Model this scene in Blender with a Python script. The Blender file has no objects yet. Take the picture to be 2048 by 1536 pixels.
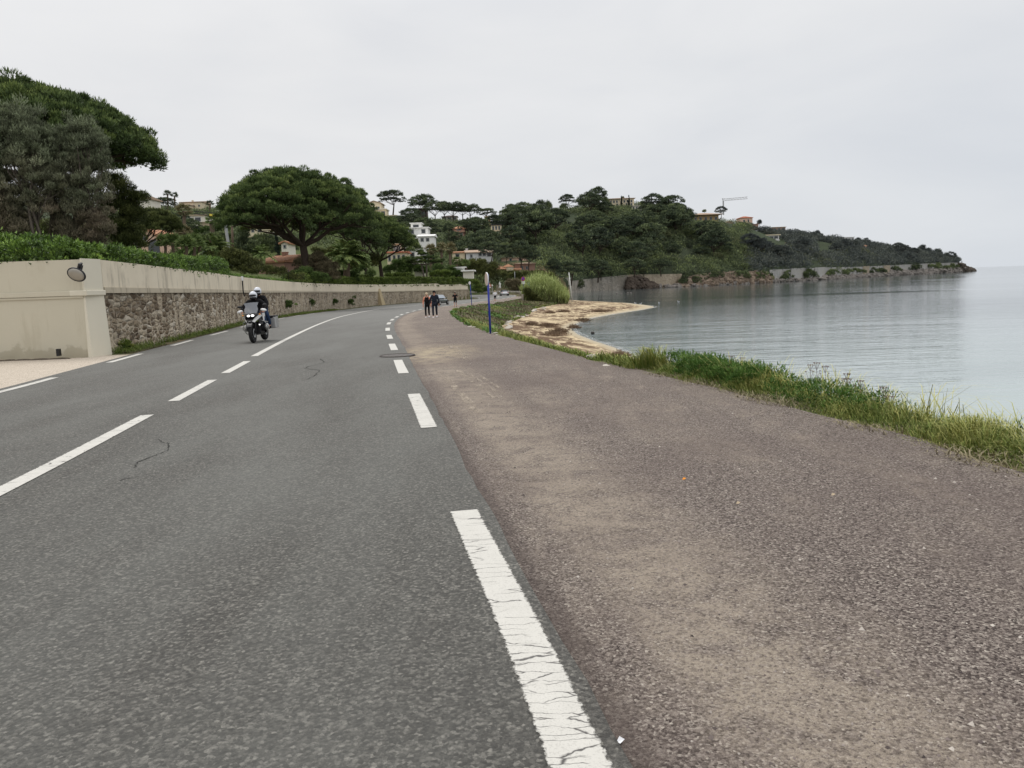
import bpy, bmesh, math, random
import numpy as np
from mathutils import Vector, Matrix, noise as mnoise

R = math.radians
rng = np.random.default_rng(7)
random.seed(7)
sc = bpy.context.scene
COL = sc.collection

# ------------------------------------------------------------------ camera model
F = 1539.0; ROLL = R(1.96); PITCH = R(7.47); EYE = 4.0
_f = Vector((0, math.cos(PITCH), -math.sin(PITCH)))
_r = Vector((1, 0, 0)); _u = Vector((0, math.sin(PITCH), math.cos(PITCH)))
_r2 = _r * math.cos(ROLL) - _u * math.sin(ROLL)
_u2 = _u * math.cos(ROLL) + _r * math.sin(ROLL)
cam_data = bpy.data.cameras.new('camera'); cam = bpy.data.objects.new('camera', cam_data); COL.objects.link(cam)
cam.matrix_world = Matrix.Translation((0, 0, EYE)) @ Matrix((_r2, _u2, -_f)).transposed().to_4x4()
cam_data.sensor_width = 36; cam_data.sensor_fit = 'HORIZONTAL'; cam_data.lens = 36 * F / 2048
cam_data.clip_start = 0.1; cam_data.clip_end = 60000
sc.camera = cam

def ray(px, py): return _f + _r2 * ((px - 1024) / F) + _u2 * ((768 - py) / F)
def at(px, py, Y):
    """world point on the photograph's sight line at distance Y ahead"""
    d = ray(px, py); t = Y / d.y
    return Vector((d.x * t, Y, EYE + d.z * t))
def zg(y):
    y = max(y, -30.0)
    h = 1.42 + .0125 * min(y, 95.0)
    if y > 95: h += .19 * (1 - math.exp(-(y - 95) * .0125 / .19))
    return EYE - h
zgv = np.vectorize(zg)
def ground_at(px, py, z=None):
    d = ray(px, py); Y = 20.0
    for _ in range(120):
        zz = zg(Y) if z is None else z
        t = (zz - EYE) / d.z
        Y = Y * .4 + d.y * t * .6
    return Vector((d.x * Y / d.y, Y, zz))
def ppm(Y): return F / Y          # photo pixels per metre at distance Y

# ------------------------------------------------------------------ objects and tags
def tag(o, label=None, cat=None, group=None, kind=None):
    if label: o['label'] = label
    if cat: o['category'] = cat
    if group: o['group'] = group
    if kind: o['kind'] = kind
    return o
def empty(name, loc, rz=0, label=None, cat=None, group=None):
    o = bpy.data.objects.new(name, None); COL.objects.link(o)
    o.location = loc; o.rotation_euler = (0, 0, rz); o.empty_display_size = .2
    return tag(o, label, cat, group)
def mesh_np(name, v, faces, m, parent=None, tone=None, smooth=False, uv=None):
    """v (n,3); faces: (k,3)/(k,4) array or list of lists"""
    me = bpy.data.meshes.new(name)
    v = np.asarray(v, dtype=np.float32)
    if isinstance(faces, np.ndarray):
        k, s = faces.shape
        me.vertices.add(len(v)); me.vertices.foreach_set('co', v.ravel())
        me.loops.add(k * s); me.loops.foreach_set('vertex_index', faces.astype(np.int32).ravel())
        me.polygons.add(k); me.polygons.foreach_set('loop_start', np.arange(0, k * s, s, dtype=np.int32))
        me.update(calc_edges=True)
    else:
        me.from_pydata([tuple(map(float, p)) for p in v], [], faces)
    if smooth: me.polygons.foreach_set('use_smooth', np.ones(len(me.polygons), dtype=bool))
    if tone is not None:
        tone = np.asarray(tone, dtype=np.float32)
        if tone.ndim == 1:
            a = me.attributes.new('tone', 'FLOAT', 'POINT'); a.data.foreach_set('value', tone)
        else:
            a = me.color_attributes.new('tone', 'FLOAT_COLOR', 'POINT')
            c = np.ones((len(v), 4), dtype=np.float32); c[:, :tone.shape[1]] = tone
            a.data.foreach_set('color', c.ravel())
    if uv is not None:
        l = me.uv_layers.new(name='UVMap')
        idx = np.empty(len(me.loops), dtype=np.int32); me.loops.foreach_get('vertex_index', idx)
        l.data.foreach_set('uv', np.asarray(uv, dtype=np.float32)[idx].ravel())
    ms = m if isinstance(m, (list, tuple)) else [m]
    for q in ms: me.materials.append(q)
    me.update()
    o = bpy.data.objects.new(name, me); COL.objects.link(o)
    if parent: o.parent = parent
    return o

class MB:
    """collects shapes into ONE mesh"""
    def __init__(s): s.v = []; s.f = []
    def add(s, vs, fs):
        n = len(s.v); s.v += [tuple(p) for p in vs]; s.f += [[i + n for i in q] for q in fs]; return s
    def box(s, c, d, rot=None, taper=1.0):
        x, y, z = d[0] / 2, d[1] / 2, d[2] / 2
        P = [Vector((sx * x * (taper if sz > 0 else 1), sy * y * (taper if sz > 0 else 1), sz * z)) for sz in (-1, 1) for sy in (-1, 1) for sx in (-1, 1)]
        if rot is not None: P = [rot @ p for p in P]
        c = Vector(c)
        return s.add([p + c for p in P], [(0, 2, 3, 1), (4, 5, 7, 6), (0, 1, 5, 4), (2, 6, 7, 3), (0, 4, 6, 2), (1, 3, 7, 5)])
    def ell(s, c, r, nu=12, nv=8, rot=None):
        vs = []; fs = []
        for j in range(1, nv):
            ph = math.pi * j / nv
            for i in range(nu):
                th = 2 * math.pi * i / nu
                vs.append(Vector((r[0] * math.sin(ph) * math.cos(th), r[1] * math.sin(ph) * math.sin(th), r[2] * math.cos(ph))))
        vs += [Vector((0, 0, r[2])), Vector((0, 0, -r[2]))]
        t, b = len(vs) - 2, len(vs) - 1
        for i in range(nu):
            k = (i + 1) % nu
            fs.append((t, i, k)); fs.append((b, (nv - 2) * nu + k, (nv - 2) * nu + i))
            for j in range(nv - 2): fs.append((j * nu + i, (j + 1) * nu + i, (j + 1) * nu + k, j * nu + k))
        if rot is not None: vs = [rot @ p for p in vs]
        c = Vector(c)
        return s.add([p + c for p in vs], fs)
    def tube(s, pts, rad, n=8, cap=True):
        pts = [Vector(p) for p in pts]
        if not isinstance(rad, (list, tuple)): rad = [rad] * len(pts)
        vs = []; fs = []; ref = None
        for i, p in enumerate(pts):
            d = (pts[min(i + 1, len(pts) - 1)] - pts[max(i - 1, 0)])
            if d.length < 1e-9: d = Vector((0, 0, 1))
            d.normalize()
            if ref is None: ref = d.orthogonal()
            a = (ref - d * ref.dot(d))
            a = a.normalized() if a.length > 1e-6 else d.orthogonal().normalized()
            ref = a; b = d.cross(a)
            for k in range(n):
                th = 2 * math.pi * k / n
                vs.append(p + (a * math.cos(th) + b * math.sin(th)) * rad[i])
        for i in range(len(pts) - 1):
            for k in range(n):
                q = (k + 1) % n
                fs.append((i * n + k, i * n + q, (i + 1) * n + q, (i + 1) * n + k))
        if cap: fs.append(tuple(range(n))[::-1]); fs.append(tuple((len(pts) - 1) * n + k for k in range(n)))
        return s.add(vs, fs)
    def prism(s, poly, axis, t):
        """poly: 3-D points of a flat outline; extruded by +-t/2 along axis"""
        a = Vector(axis).normalized() * t / 2; n = len(poly); P = [Vector(p) for p in poly]
        return s.add([p - a for p in P] + [p + a for p in P],
                     [tuple(range(n))[::-1], tuple(range(n, 2 * n))] + [(i, (i + 1) % n, n + (i + 1) % n, n + i) for i in range(n)])
    def torus(s, c, axis, R_, r_, nu=32, nv=10, flat=1.0):
        ax = Vector(axis).normalized(); a = ax.orthogonal().normalized(); b = ax.cross(a); c = Vector(c); vs = []; fs = []
        for i in range(nu):
            th = 2 * math.pi * i / nu; d = a * math.cos(th) + b * math.sin(th)
            for j in range(nv):
                ph = 2 * math.pi * j / nv
                vs.append(c + d * (R_ + r_ * math.cos(ph)) + ax * r_ * flat * math.sin(ph))
        for i in range(nu):
            for j in range(nv):
                fs.append((i * nv + j, ((i + 1) % nu) * nv + j, ((i + 1) % nu) * nv + (j + 1) % nv, i * nv + (j + 1) % nv))
        return s.add(vs, fs)
    def build(s, name, m, parent=None, smooth=False, bevel=0, sub=0):
        me = bpy.data.meshes.new(name); me.from_pydata(s.v, [], s.f); me.update()
        bm = bmesh.new(); bm.from_mesh(me); bmesh.ops.recalc_face_normals(bm, faces=bm.faces); bm.to_mesh(me); bm.free()
        if smooth: me.polygons.foreach_set('use_smooth', np.ones(len(me.polygons), dtype=bool))
        for q in (m if isinstance(m, (list, tuple)) else [m]): me.materials.append(q)
        o = bpy.data.objects.new(name, me); COL.objects.link(o)
        if parent: o.parent = parent
        if bevel:
            b = o.modifiers.new('bevel', 'BEVEL'); b.width = bevel; b.segments = 2; b.limit_method = 'ANGLE'
        if sub:
            b = o.modifiers.new('sub', 'SUBSURF'); b.levels = sub; b.render_levels = sub
        return o
def obj(name, m, shape, parent=None, **k):
    b = MB(); shape(b); return b.build(name, m, parent, **k)

# ------------------------------------------------------------------ materials
def hexc(r, g, b):
    f = lambda c: (c / 255 / 12.92) if c / 255 <= .04045 else ((c / 255 + .055) / 1.055) ** 2.4
    return (f(r), f(g), f(b))
class NT:
    def __init__(s, name):
        s.m = bpy.data.materials.new(name); s.m.use_nodes = True; s.t = s.m.node_tree
        s.b = s.t.nodes['Principled BSDF']; s.L = s.t.links
    def n(s, kind, **kw):
        o = s.t.nodes.new(kind)
        for k, v in kw.items():
            if k == 'inputs':
                for a, b in v.items(): o.inputs[a].default_value = b
            else: setattr(o, k, v)
        return o
    def link(s, a, b): s.L.new(a, b)
    def pos(s, scale=(1, 1, 1), rot=(0, 0, 0), src='Object'):
        if src == 'World': tc = s.n('ShaderNodeNewGeometry').outputs['Position']
        else: tc = s.n('ShaderNodeTexCoord').outputs[src]
        mp = s.n('ShaderNodeMapping'); mp.inputs['Scale'].default_value = scale; mp.inputs['Rotation'].default_value = rot
        s.link(tc, mp.inputs[0]); return mp.outputs[0]
    def noise(s, scale, detail=4, rough=.55, vec=None, dist=0):
        o = s.n('ShaderNodeTexNoise', inputs={'Scale': scale, 'Detail': detail, 'Roughness': rough, 'Distortion': dist})
        if vec is not None: s.link(vec, o.inputs['Vector'])
        return o.outputs['Fac']
    def ramp(s, fac, stops):
        o = s.n('ShaderNodeValToRGB'); e = o.color_ramp.elements
        while len(e) < len(stops): e.new(.5)
        for i, (p, c) in enumerate(stops):
            e[i].position = p; e[i].color = (*c, 1) if not isinstance(c, (int, float)) else (c, c, c, 1)
        s.link(fac, o.inputs[0]); return o.outputs[0]
    def mix(s, fac, a, b, mode='MIX'):
        o = s.n('ShaderNodeMix', data_type='RGBA', blend_type=mode)
        for sock, v in ((o.inputs[0], fac), (o.inputs[6], a), (o.inputs[7], b)):
            if isinstance(v, bpy.types.NodeSocket): s.link(v, sock)
            elif isinstance(v, (int, float)): sock.default_value = v if sock is o.inputs[0] else (v, v, v, 1)
            else: sock.default_value = (*v, 1)
        return o.outputs[2]
    def math(s, op, a, b=0.0, c=None):
        o = s.n('ShaderNodeMath', operation=op)
        for i, v in enumerate((a, b) if c is None else (a, b, c)):
            if isinstance(v, bpy.types.NodeSocket): s.link(v, o.inputs[i])
            else: o.inputs[i].default_value = v
        return o.outputs[0]
    def mr(s, v, a, b, c=0.0, d=1.0, smooth=False):
        o = s.n('ShaderNodeMapRange', inputs={1: a, 2: b, 3: c, 4: d})
        if smooth: o.interpolation_type = 'SMOOTHSTEP'
        s.link(v, o.inputs[0]); return o.outputs[0]
    def bump(s, h, strength=.3, dist=.02):
        o = s.n('ShaderNodeBump', inputs={'Strength': strength, 'Distance': dist}); s.link(h, o.inputs['Height'])
        s.link(o.outputs[0], s.b.inputs['Normal']); return o
    def color(s, c):
        if isinstance(c, bpy.types.NodeSocket): s.link(c, s.b.inputs['Base Color'])
        else: s.b.inputs['Base Color'].default_value = (*c, 1)
        return s
    def set(s, rough=.6, spec=.3, metal=0, **k):
        s.b.inputs['Roughness'].default_value = rough; s.b.inputs['Specular IOR Level'].default_value = spec
        s.b.inputs['Metallic'].default_value = metal
        for a, v in k.items(): s.b.inputs[a.replace('_', ' ')].default_value = v
        return s
def plain(name, c, rough=.6, spec=.3, metal=0, var=.12, scale=8, **k):
    t = NT(name); n = t.noise(scale, 5, .6, t.pos())
    t.color(t.mix(n, tuple(x * (1 - var) for x in c), tuple(min(1, x * (1 + var)) for x in c))).set(rough, spec, metal, **k)
    return t.m
def leafmat(name, dark, mid, light, rough=.6, patch=0, alt=None, spec=.15, rnd=0.0):
    """foliage: the attribute 'tone' picks the shade of each leaf"""
    t = NT(name); a = t.n('ShaderNodeAttribute', attribute_name='tone').outputs['Fac']
    oi = t.n('ShaderNodeObjectInfo'); a = t.math('ADD', a, t.math('MULTIPLY', t.math('SUBTRACT', oi.outputs['Random'], .5), rnd))
    c = t.ramp(a, [(0, dark), (.5, mid), (1, light)])
    if patch and alt:
        n = t.noise(patch, 2, .5, t.pos()); c = t.mix(t.ramp(n, [(.45, 0), (.62, 1)]), c, alt)
    t.color(c).set(rough, spec)
    return t.m

M = {}
M['pine'] = leafmat('pine_needles', (0.029, 0.044, 0.018), (0.091, 0.133, 0.044), (0.290, 0.349, 0.106))
M['pine_brown'] = leafmat('small_pine_needles', (0.024, 0.031, 0.014), (0.085, 0.105, 0.034), (0.204, 0.221, 0.076))
M['olive'] = leafmat('olive_leaves', (0.060, 0.067, 0.044), (0.171, 0.185, 0.117), (0.402, 0.413, 0.271))
M['hedge'] = leafmat('hedge_leaves', (0.021, 0.040, 0.009), (0.086, 0.155, 0.025), (0.289, 0.437, 0.083), rough=.45, spec=.3)
M['hedge_low'] = leafmat('low_hedge_leaves', (0.032, 0.054, 0.014), (0.112, 0.155, 0.035), (0.240, 0.310, 0.070))
M['shrub'] = leafmat('shrub_leaves', (0.030, 0.036, 0.013), (0.091, 0.102, 0.033), (0.215, 0.231, 0.075))
M['shrub_green'] = leafmat('green_shrub_leaves', (0.021, 0.036, 0.012), (0.078, 0.124, 0.034), (0.195, 0.273, 0.078))
M['palm'] = leafmat('palm_leaves', (0.028, 0.050, 0.019), (0.144, 0.208, 0.070), (0.392, 0.443, 0.151))
M['palm_dry'] = leafmat('dry_palm_leaves', (0.068, 0.061, 0.027), (0.216, 0.196, 0.101), (0.432, 0.378, 0.216))
M['grass'] = leafmat('grass_blades', (0.040, 0.072, 0.014), (0.144, 0.197, 0.040), (0.464, 0.435, 0.149))
M['weed'] = leafmat('broadleaf_weeds', (0.022, 0.056, 0.011), (0.075, 0.154, 0.028), (0.180, 0.280, 0.070))
M['drygrass'] = leafmat('dry_grass', (0.064, 0.054, 0.032), (0.166, 0.144, 0.083), (0.331, 0.279, 0.175))
M['reed'] = leafmat('reed_leaves', (0.088, 0.093, 0.041), (0.265, 0.324, 0.103), (0.564, 0.631, 0.266))
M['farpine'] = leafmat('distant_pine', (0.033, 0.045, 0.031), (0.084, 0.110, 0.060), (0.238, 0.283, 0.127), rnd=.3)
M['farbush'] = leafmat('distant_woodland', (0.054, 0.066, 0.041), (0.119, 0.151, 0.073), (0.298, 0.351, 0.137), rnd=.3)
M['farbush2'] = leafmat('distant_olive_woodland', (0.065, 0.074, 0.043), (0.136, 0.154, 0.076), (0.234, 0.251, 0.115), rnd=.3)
M['hazed_wood'] = leafmat('hazed_headland_woodland', (0.051, 0.059, 0.062), (0.086, 0.100, 0.092), (0.158, 0.170, 0.136), rnd=.3)  # distance haze put into the colour as a paler, bluer green
M['hillgreen'] = leafmat('hillside_scrub', (.034, .042, .026), (.075, .094, .050), (.135, .160, .085))
M['cypress'] = leafmat('cypress', (0.016, 0.026, 0.021), (0.031, 0.047, 0.034), (0.058, 0.078, 0.049))
M['bark'] = plain('pine_bark', (.060, .045, .036), .9, .1, var=.5, scale=6)
M['greybark'] = plain('grey_bark', (.13, .11, .09), .9, .1, var=.4, scale=6)
M['palmbark'] = plain('palm_bark', (.12, .09, .065), .9, .1, var=.4, scale=10)
for nm, c in dict(cream=(.66, .57, .41), white=(.78, .77, .74), offwhite=(.70, .66, .57), pink=(.66, .46, .35), grey=(.56, .56, .56), ochre=(.42, .30, .16),
                  rose=(.42, .26, .2), stonebeige=(.34, .29, .22), brown=(.13, .10, .09), sand=(.42,.34,.24)).items():
    M[nm] = plain('stucco_' + nm, c, .85, .15, var=.1, scale=1.5)
def tiles(name, a, b):
    t = NT(name); w = t.n('ShaderNodeTexWave', inputs={'Scale': 1.3, 'Distortion': .4, 'Detail': 1}); t.link(t.pos(), w.inputs[0])
    n = t.noise(3, 5, .7, t.pos()); c = t.mix(n, a, b); c = t.mix(t.math('MULTIPLY', w.outputs['Fac'], .35), c, tuple(x * .5 for x in a))
    t.color(c).set(.85, .1); t.bump(w.outputs['Fac'], .5, .05); return t.m
M['tile'] = tiles('terracotta_tiles', (.36, .16, .09), (.55, .32, .20))
M['tile_pale'] = tiles('pale_clay_tiles', (.38, .27, .20), (.52, .40, .30))
M['tile_red'] = tiles('red_clay_tiles', (.38, .12, .07), (.48, .2, .12))
M['pane'] = plain('window_glass', (.03, .035, .04), .1, .6, var=.1)
M['shutter'] = plain('grey_shutters', (.27, .28, .27), .6)
M['dark'] = plain('dark_metal', (.02, .02, .022), .5)
M['steel'] = plain('galvanised_steel', (.38, .39, .39), .5, .5, .4, var=.15)
M['blackp'] = plain('black_plastic', (.012, .012, .013), .42, .4, var=.2)
M['rubber'] = plain('tyre_rubber', (.018, .018, .018), .8, .2)
M['whitep'] = plain('white_paint', (.72, .72, .71), .3, .5, var=.05, scale=3)
M['alu'] = plain('aluminium', (.42, .42, .41), .42, .5, .75, var=.12, scale=14)
M['chrome'] = plain('chrome', (.6, .6, .6), .2, .5, 1)
M['amber'] = plain('amber_lens', (.75, .28, .02), .3)
M['blue'] = plain('blue_post_paint', (.012, .025, .26), .4, .4)
M['bluesign'] = plain('blue_sign_face', (.015, .05, .42), .4, .4)
M['cyansign'] = plain('pale_blue_sign_face', (.10, .32, .60), .4, .4)
M['redsign'] = plain('red_sign_paint', (.55, .03, .03), .4, .4)
M['signback'] = plain('sign_back', (.50, .40, .33), .5, .4, var=.15, scale=4)
M['skin'] = plain('skin', (.50, .27, .19), .55, .3)
M['mastw'] = plain('white_mast_paint', (.6, .6, .57), .5, var=.3, scale=3)
M['wood'] = plain('weathered_wood', (.22, .19, .15), .9, var=.35, scale=9)
M['redlamp'] = plain('red_lamp', (.5, .02, .02), .3)
M['rock'] = plain('shore_rock', (.21, .19, .17), .9, .1, var=.55, scale=.5)
M['whiterock'] = plain('white_rock', (.50, .46, .40), .85, .1, var=.2, scale=5)
M['darkrock'] = plain('wet_dark_rock', (.035, .03, .026), .6, .3, var=.5, scale=3)
M['seaweed'] = plain('dry_seaweed', (.10, .065, .042), .95, .1, var=.6, scale=5)
M['canvas'] = plain('black_soft_top', (.02, .02, .022), .8)
M['denim'] = plain('blue_denim', (.025, .045, .09), .85, .1, var=.3, scale=14)
M['navy'] = plain('navy_cloth', (.020, .024, .034), .85, .1, var=.3, scale=12)
M['blackc'] = plain('black_cloth', (.012, .012, .013), .85, .1, var=.3, scale=12)
M['peach'] = plain('peach_cloth', (.80, .33, .22), .8, .1)
M['hairblond'] = plain('blonde_hair', (.50, .40, .27), .7, var=.3, scale=20)
M['hairdark'] = plain('dark_hair', (.03, .02, .015), .7, var=.3, scale=20)
M['whitec'] = plain('white_cloth', (.72, .72, .73), .8, .1)
M['carwhite'] = plain('white_car_paint', (.70, .71, .73), .25, .6, var=.03, Coat_Weight=.5)
M['cardark'] = plain('dark_green_car_paint', (.035, .045, .042), .25, .6, Coat_Weight=.5)
M['helmet'] = plain('white_helmet_shell', (.6, .62, .66), .25, .6, var=.1)
M['glass'] = plain('tinted_screen', (.20, .21, .23), .12, .6, var=.1, Alpha=.8)
M['carglass'] = plain('car_glass', (.42, .47, .52), .1, .8, var=.1)
# ------------------------------------------------------------------ plan of the coast, road and walls (world metres, y ahead)
def curve(pts, n=None, step=None):
    """Catmull-Rom through 2-D points -> dense polyline"""
    P = np.array(pts, dtype=float); P = np.vstack([2 * P[0] - P[1], P, 2 * P[-1] - P[-2]]); out = []
    for i in range(1, len(P) - 2):
        L = np.linalg.norm(P[i + 1] - P[i]); k = max(2, int(L / (step or 1.0)))
        for t in np.linspace(0, 1, k, endpoint=False):
            a, b, c, d = P[i - 1], P[i], P[i + 1], P[i + 2]
            out.append(.5 * ((2 * b) + (-a + c) * t + (2 * a - 5 * b + 4 * c - d) * t * t + (-a + 3 * b - 3 * c + d) * t ** 3))
    out.append(P[-2]); return np.array(out)
RL = curve([(1.0, -6), (.75, -2), (.16, 2.14), (-.34, 4.86), (-.90, 8.08), (-1.42, 10.97), (-1.98, 14.03), (-2.52, 17.05), (-3.07, 20.28), (-3.57, 23.1), (-4.04, 25.9), (-4.46, 28.3),
            (-5.32, 33.5), (-6.42, 40.9), (-7.38, 48.9), (-8.05, 56), (-8.6, 63), (-9.0, 72), (-9.15, 82), (-8.5, 96), (-7.6, 104), (-6.5, 112), (-5.2, 120), (-3.6, 128), (-1.6, 139),
            (-.4, 147), (.7, 156), (1.3, 166), (1.0, 177), (-1.2, 189), (-6, 201), (-16, 211)], step=.5)
CL = curve([(-2.4, -6), (-2.95, -2), (-3.5, 2.2), (-4.02, 5.9), (-4.70, 9.8), (-5.48, 14), (-6.27, 18.25), (-6.62, 19.8), (-8.5, 30), (-11.0, 44.8), (-13.2, 60.4), (-14.9, 79), (-15.5, 92),
            (-14.8, 104), (-12.9, 114), (-9.6, 124), (-6.4, 133), (-4.2, 143), (-2.6, 155), (-2.3, 167), (-4.5, 180), (-9, 190), (-16, 197)], step=.5)
LL = curve([(-5.9, -6), (-6.4, -2), (-7.2, 3), (-8.1, 8.5), (-8.85, 13.3), (-9.4, 16), (-10.15, 19.5), (-10.8, 22.5), (-11.6, 26.5), (-12.35, 30), (-13.2, 34.2), (-14.1, 38.7), (-16.4, 50),
            (-18.4, 63.4), (-19.6, 75), (-20.4, 88), (-20.6, 100), (-19.7, 115), (-16.9, 126.5), (-12.6, 135), (-8.3, 141.5), (-6.1, 149), (-6.2, 160), (-8.4, 170), (-16, 179)], step=.5)
def fy(pts):
    p = np.array(pts, dtype=float); return lambda y: np.interp(y, p[:, 1], p[:, 0])
L0p = [(3.7, -20), (3.6, 2), (3.55, 5.2), (3.47, 6), (3.42, 6.9), (3.23, 7.85), (2.94, 9.43), (2.62, 10.8), (2.05, 13.5), (1.55, 15.5), (.75, 19.7), (-.72, 27.2), (-2.1, 36), (-3.6, 48.8), (-4.85, 63),
       (-5.35, 75), (-5.0, 85), (-3.9, 95), (-1.5, 108), (.5, 121), (2.2, 134), (3.2, 147), (3.8, 160), (3.9, 175), (4.5, 262)]
L1p = [(6.3, -20), (6.0, 2), (5.4, 10), (4.4, 16), (3.7, 22), (3.3, 28), (3.0, 31), (2.5, 34.6), (1.6, 39), (.3, 45.6), (-.7, 55), (-.8, 63), (.4, 72), (1.8, 81.5), (2.8, 97.8), (3.9, 104), (7.7, 120), (10, 132),
       (9.5, 145), (9.0, 160), (9, 180), (9, 200), (11, 225), (15, 250), (16, 262)]
L2p = [(7.2, -20), (6.8, 2), (6.3, 10), (5.7, 20), (5.6, 28), (6.2, 34), (6.3, 40), (6.2, 45.5), (5.6, 51), (5.1, 58), (5.2, 67), (6.1, 72), (8.5, 81.6), (12.3, 90.3), (17.6, 100.5), (20.5, 108), (20.9, 114.7),
       (20.3, 130), (17, 145), (13, 160), (11, 180), (11, 200), (13, 225), (18, 250), (20, 262)]
L0, L1, L2 = fy(L0p), fy(L1p), fy(L2p)
Wp = [(-12.0, 22.96), (-13.35, 30.2), (-15.4, 40.8), (-17.5, 50.5), (-19.6, 64), (-21.4, 79.4), (-22.3, 94), (-22.4, 107), (-21.2, 122), (-17.6, 134), (-12.6, 143), (-7.2, 150)]
W = curve(Wp, step=1.0)
Wf = fy([tuple(p) for p in W])
_wt = np.array([(22, 5.09), (47, 5.03), (64, 4.92), (80, 4.80), (105, 4.60), (122, 4.5), (138, 4.38), (150, 4.38)])
_wb = np.array([(22, 4.12), (47, 4.0), (80, 3.78), (105, 3.52), (138, 3.12), (150, 3.0)])
wtop = lambda y: float(np.interp(y, _wt[:, 0], _wt[:, 1])) - (.27 if y > 142.2 else 0)
wband = lambda y: float(np.interp(y, _wb[:, 0], _wb[:, 1]))

# hills: everything in terms of bearing a (photo column of that direction) and distance
hA = [-900, 0, 250, 350, 440, 560, 740, 800, 900, 960, 1000, 1050, 1100, 1150, 1200, 1270, 1350, 1400, 1450, 1500, 1560, 1650, 1750, 1850, 1915, 1944]
hY = [400, 412, 420, 430, 432, 436, 450, 452, 452, 455, 456, 454, 445, 431, 421, 419, 429, 443, 449, 457, 471, 483, 496, 511, 523, 541]
hD1 = [330, 330, 330, 335, 335, 340, 360, 370, 380, 390, 400, 410, 420, 425, 430, 440, 450, 455, 465, 480, 500, 540, 600, 660, 730, 785]
dA = [-900, 700, 800, 880, 940, 1040, 1100, 1141, 1200, 1260, 1319, 1419, 1520, 1587, 1664, 1734, 1781, 1851, 1900, 1944]
hD0 = [165, 168, 175, 190, 215, 218, 235, 260, 291, 306, 319, 336, 361, 391, 421, 491, 541, 601, 671, 779]
z0A = [-900, 800, 880, 940, 1040, 1141, 1260, 1365, 1450, 1544, 1631, 1727, 1828, 1919, 1930, 1944]
hZ0 = [4.6, 4.3, 3.2, 1.6, 1.6, 3.55, 5.4, 5.1, 4.6, 5.8, 6.2, 6.4, 7.5, 8.7, 5.0, .3]
hor = lambda a: 566 + (1024 - a) * .0342
hZ1 = [EYE + (hor(a) - y) * d / F for a, y, d in zip(hA, hY, hD1)]
shoreD = lambda a: np.interp(a, dA, hD0)
wallZ = lambda a: np.interp(a, z0A, hZ0)
def hnoise(x, y):
    return np.array([mnoise.noise(Vector((p / 38, q / 38, 3))) * 2.6 + mnoise.noise(Vector((p / 13, q / 13, 9))) * .9 for p, q in zip(np.ravel(x), np.ravel(y))]).reshape(np.shape(x))
def hill(x, y, nz=True):
    x = np.asarray(x, float); y = np.maximum(np.asarray(y, float), 1)
    a = 1024 + F * x / y
    D0 = np.interp(a, dA, hD0); D1 = np.interp(a, hA, hD1); z0 = np.interp(a, z0A, hZ0); z1 = np.interp(a, hA, hZ1)
    t = (y - D0) / np.maximum(D1 - D0, 5)
    s = np.clip(t, 0, 1); s = 1 - (1 - s) ** 1.35
    z = z0 + (z1 - z0) * s
    if nz: z = z + hnoise(x, y) * np.clip(t * 4, 0, 1) * np.clip((z1 - z0) / 15, .1, 1)
    z = np.where(t > 1, z - (t - 1) * (z1 + 6) * .35, z)
    return np.where((t < 0) | (a > 1944), -50.0, z)
def Hs(x, y): return float(land(np.array([x]), np.array([y]))[0])
def land(x, y):
    g = zgv(y)
    x0, x1, x2 = L0(y), L1(y), L2(y)
    zf = np.interp(y, [24, 34], [.15, .6])
    t = np.clip((x - x0) / np.maximum(x1 - x0, .3), 0, 1)
    edge = np.interp(y, [12, 16], [.85, .3])
    tt = np.clip((x - x0 - edge) / np.maximum(x1 - x0 - edge, .3), 0, 1)
    z = g + (zf - g) * (tt ** 1.2)
    u = np.clip((x - x1) / np.maximum(x2 - x1, .3), 0, 1)
    z = np.where(x > x1, zf * (1 - u), z)
    z = np.where(x > x2, -np.minimum((x - x2) * .12, 3.0), z)
    # garden behind the wall
    wx = Wf(y); gt = np.interp(y, _wt[:, 0], _wt[:, 1]) - .38
    behind = ((x < wx - .35) & (y > 22.6) & (y < 150.5)) | ((y >= 150.5) & (x < -9.5) & (y < 168))
    z = np.where(behind, gt + np.clip((wx - x - 4) * .012, 0, 1.2), z)
    h = hill(x, y)
    z = np.where((h > -20) & (y > 150), np.where(x > x0, h, np.maximum(z, h)), z)
    return z

# ------------------------------------------------------------------ ground
xs = np.concatenate([np.arange(-330, -70, 8), np.arange(-70, -24, 1.5), np.arange(-24, 9, .35), np.arange(9, 26, .9), np.arange(26, 60, 3)])
ys = np.concatenate([np.arange(-20, 0, 1.5), np.arange(0, 60, .4), np.arange(60, 150, .8), np.arange(150, 262.1, 2)])
X, Y = np.meshgrid(xs, ys); x = X.ravel(); y = Y.ravel()
z = land(x, y)
x0, x1, x2 = L0(y), L1(y), L2(y)
sandm = np.clip((x - x1) / .8 + .6, 0, 1) * (y > 26) * (z < 1.0)
ochre = ((x < -8) & (y < 22.5)).astype(float)
h_ = hill(x, y, False)
tone = np.stack([sandm, ochre, ((x < Wf(y)) & (y > 22.5)).astype(float)], 1)
nx, ny = len(xs), len(ys)
ii = (np.arange(ny - 1)[:, None] * nx + np.arange(nx - 1)[None]).ravel()
quads = np.stack([ii, ii + 1, ii + nx + 1, ii + nx], 1)
t = NT('ground'); P = t.pos(src='World')
at_ = t.n('ShaderNodeAttribute', attribute_name='tone'); sep = t.n('ShaderNodeSeparateColor'); t.link(at_.outputs['Color'], sep.inputs[0])
n1 = t.noise(.35, 6, .65, P); n2 = t.noise(3.0, 6, .7, P); n3 = t.noise(40, 3, .6, P)
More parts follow.
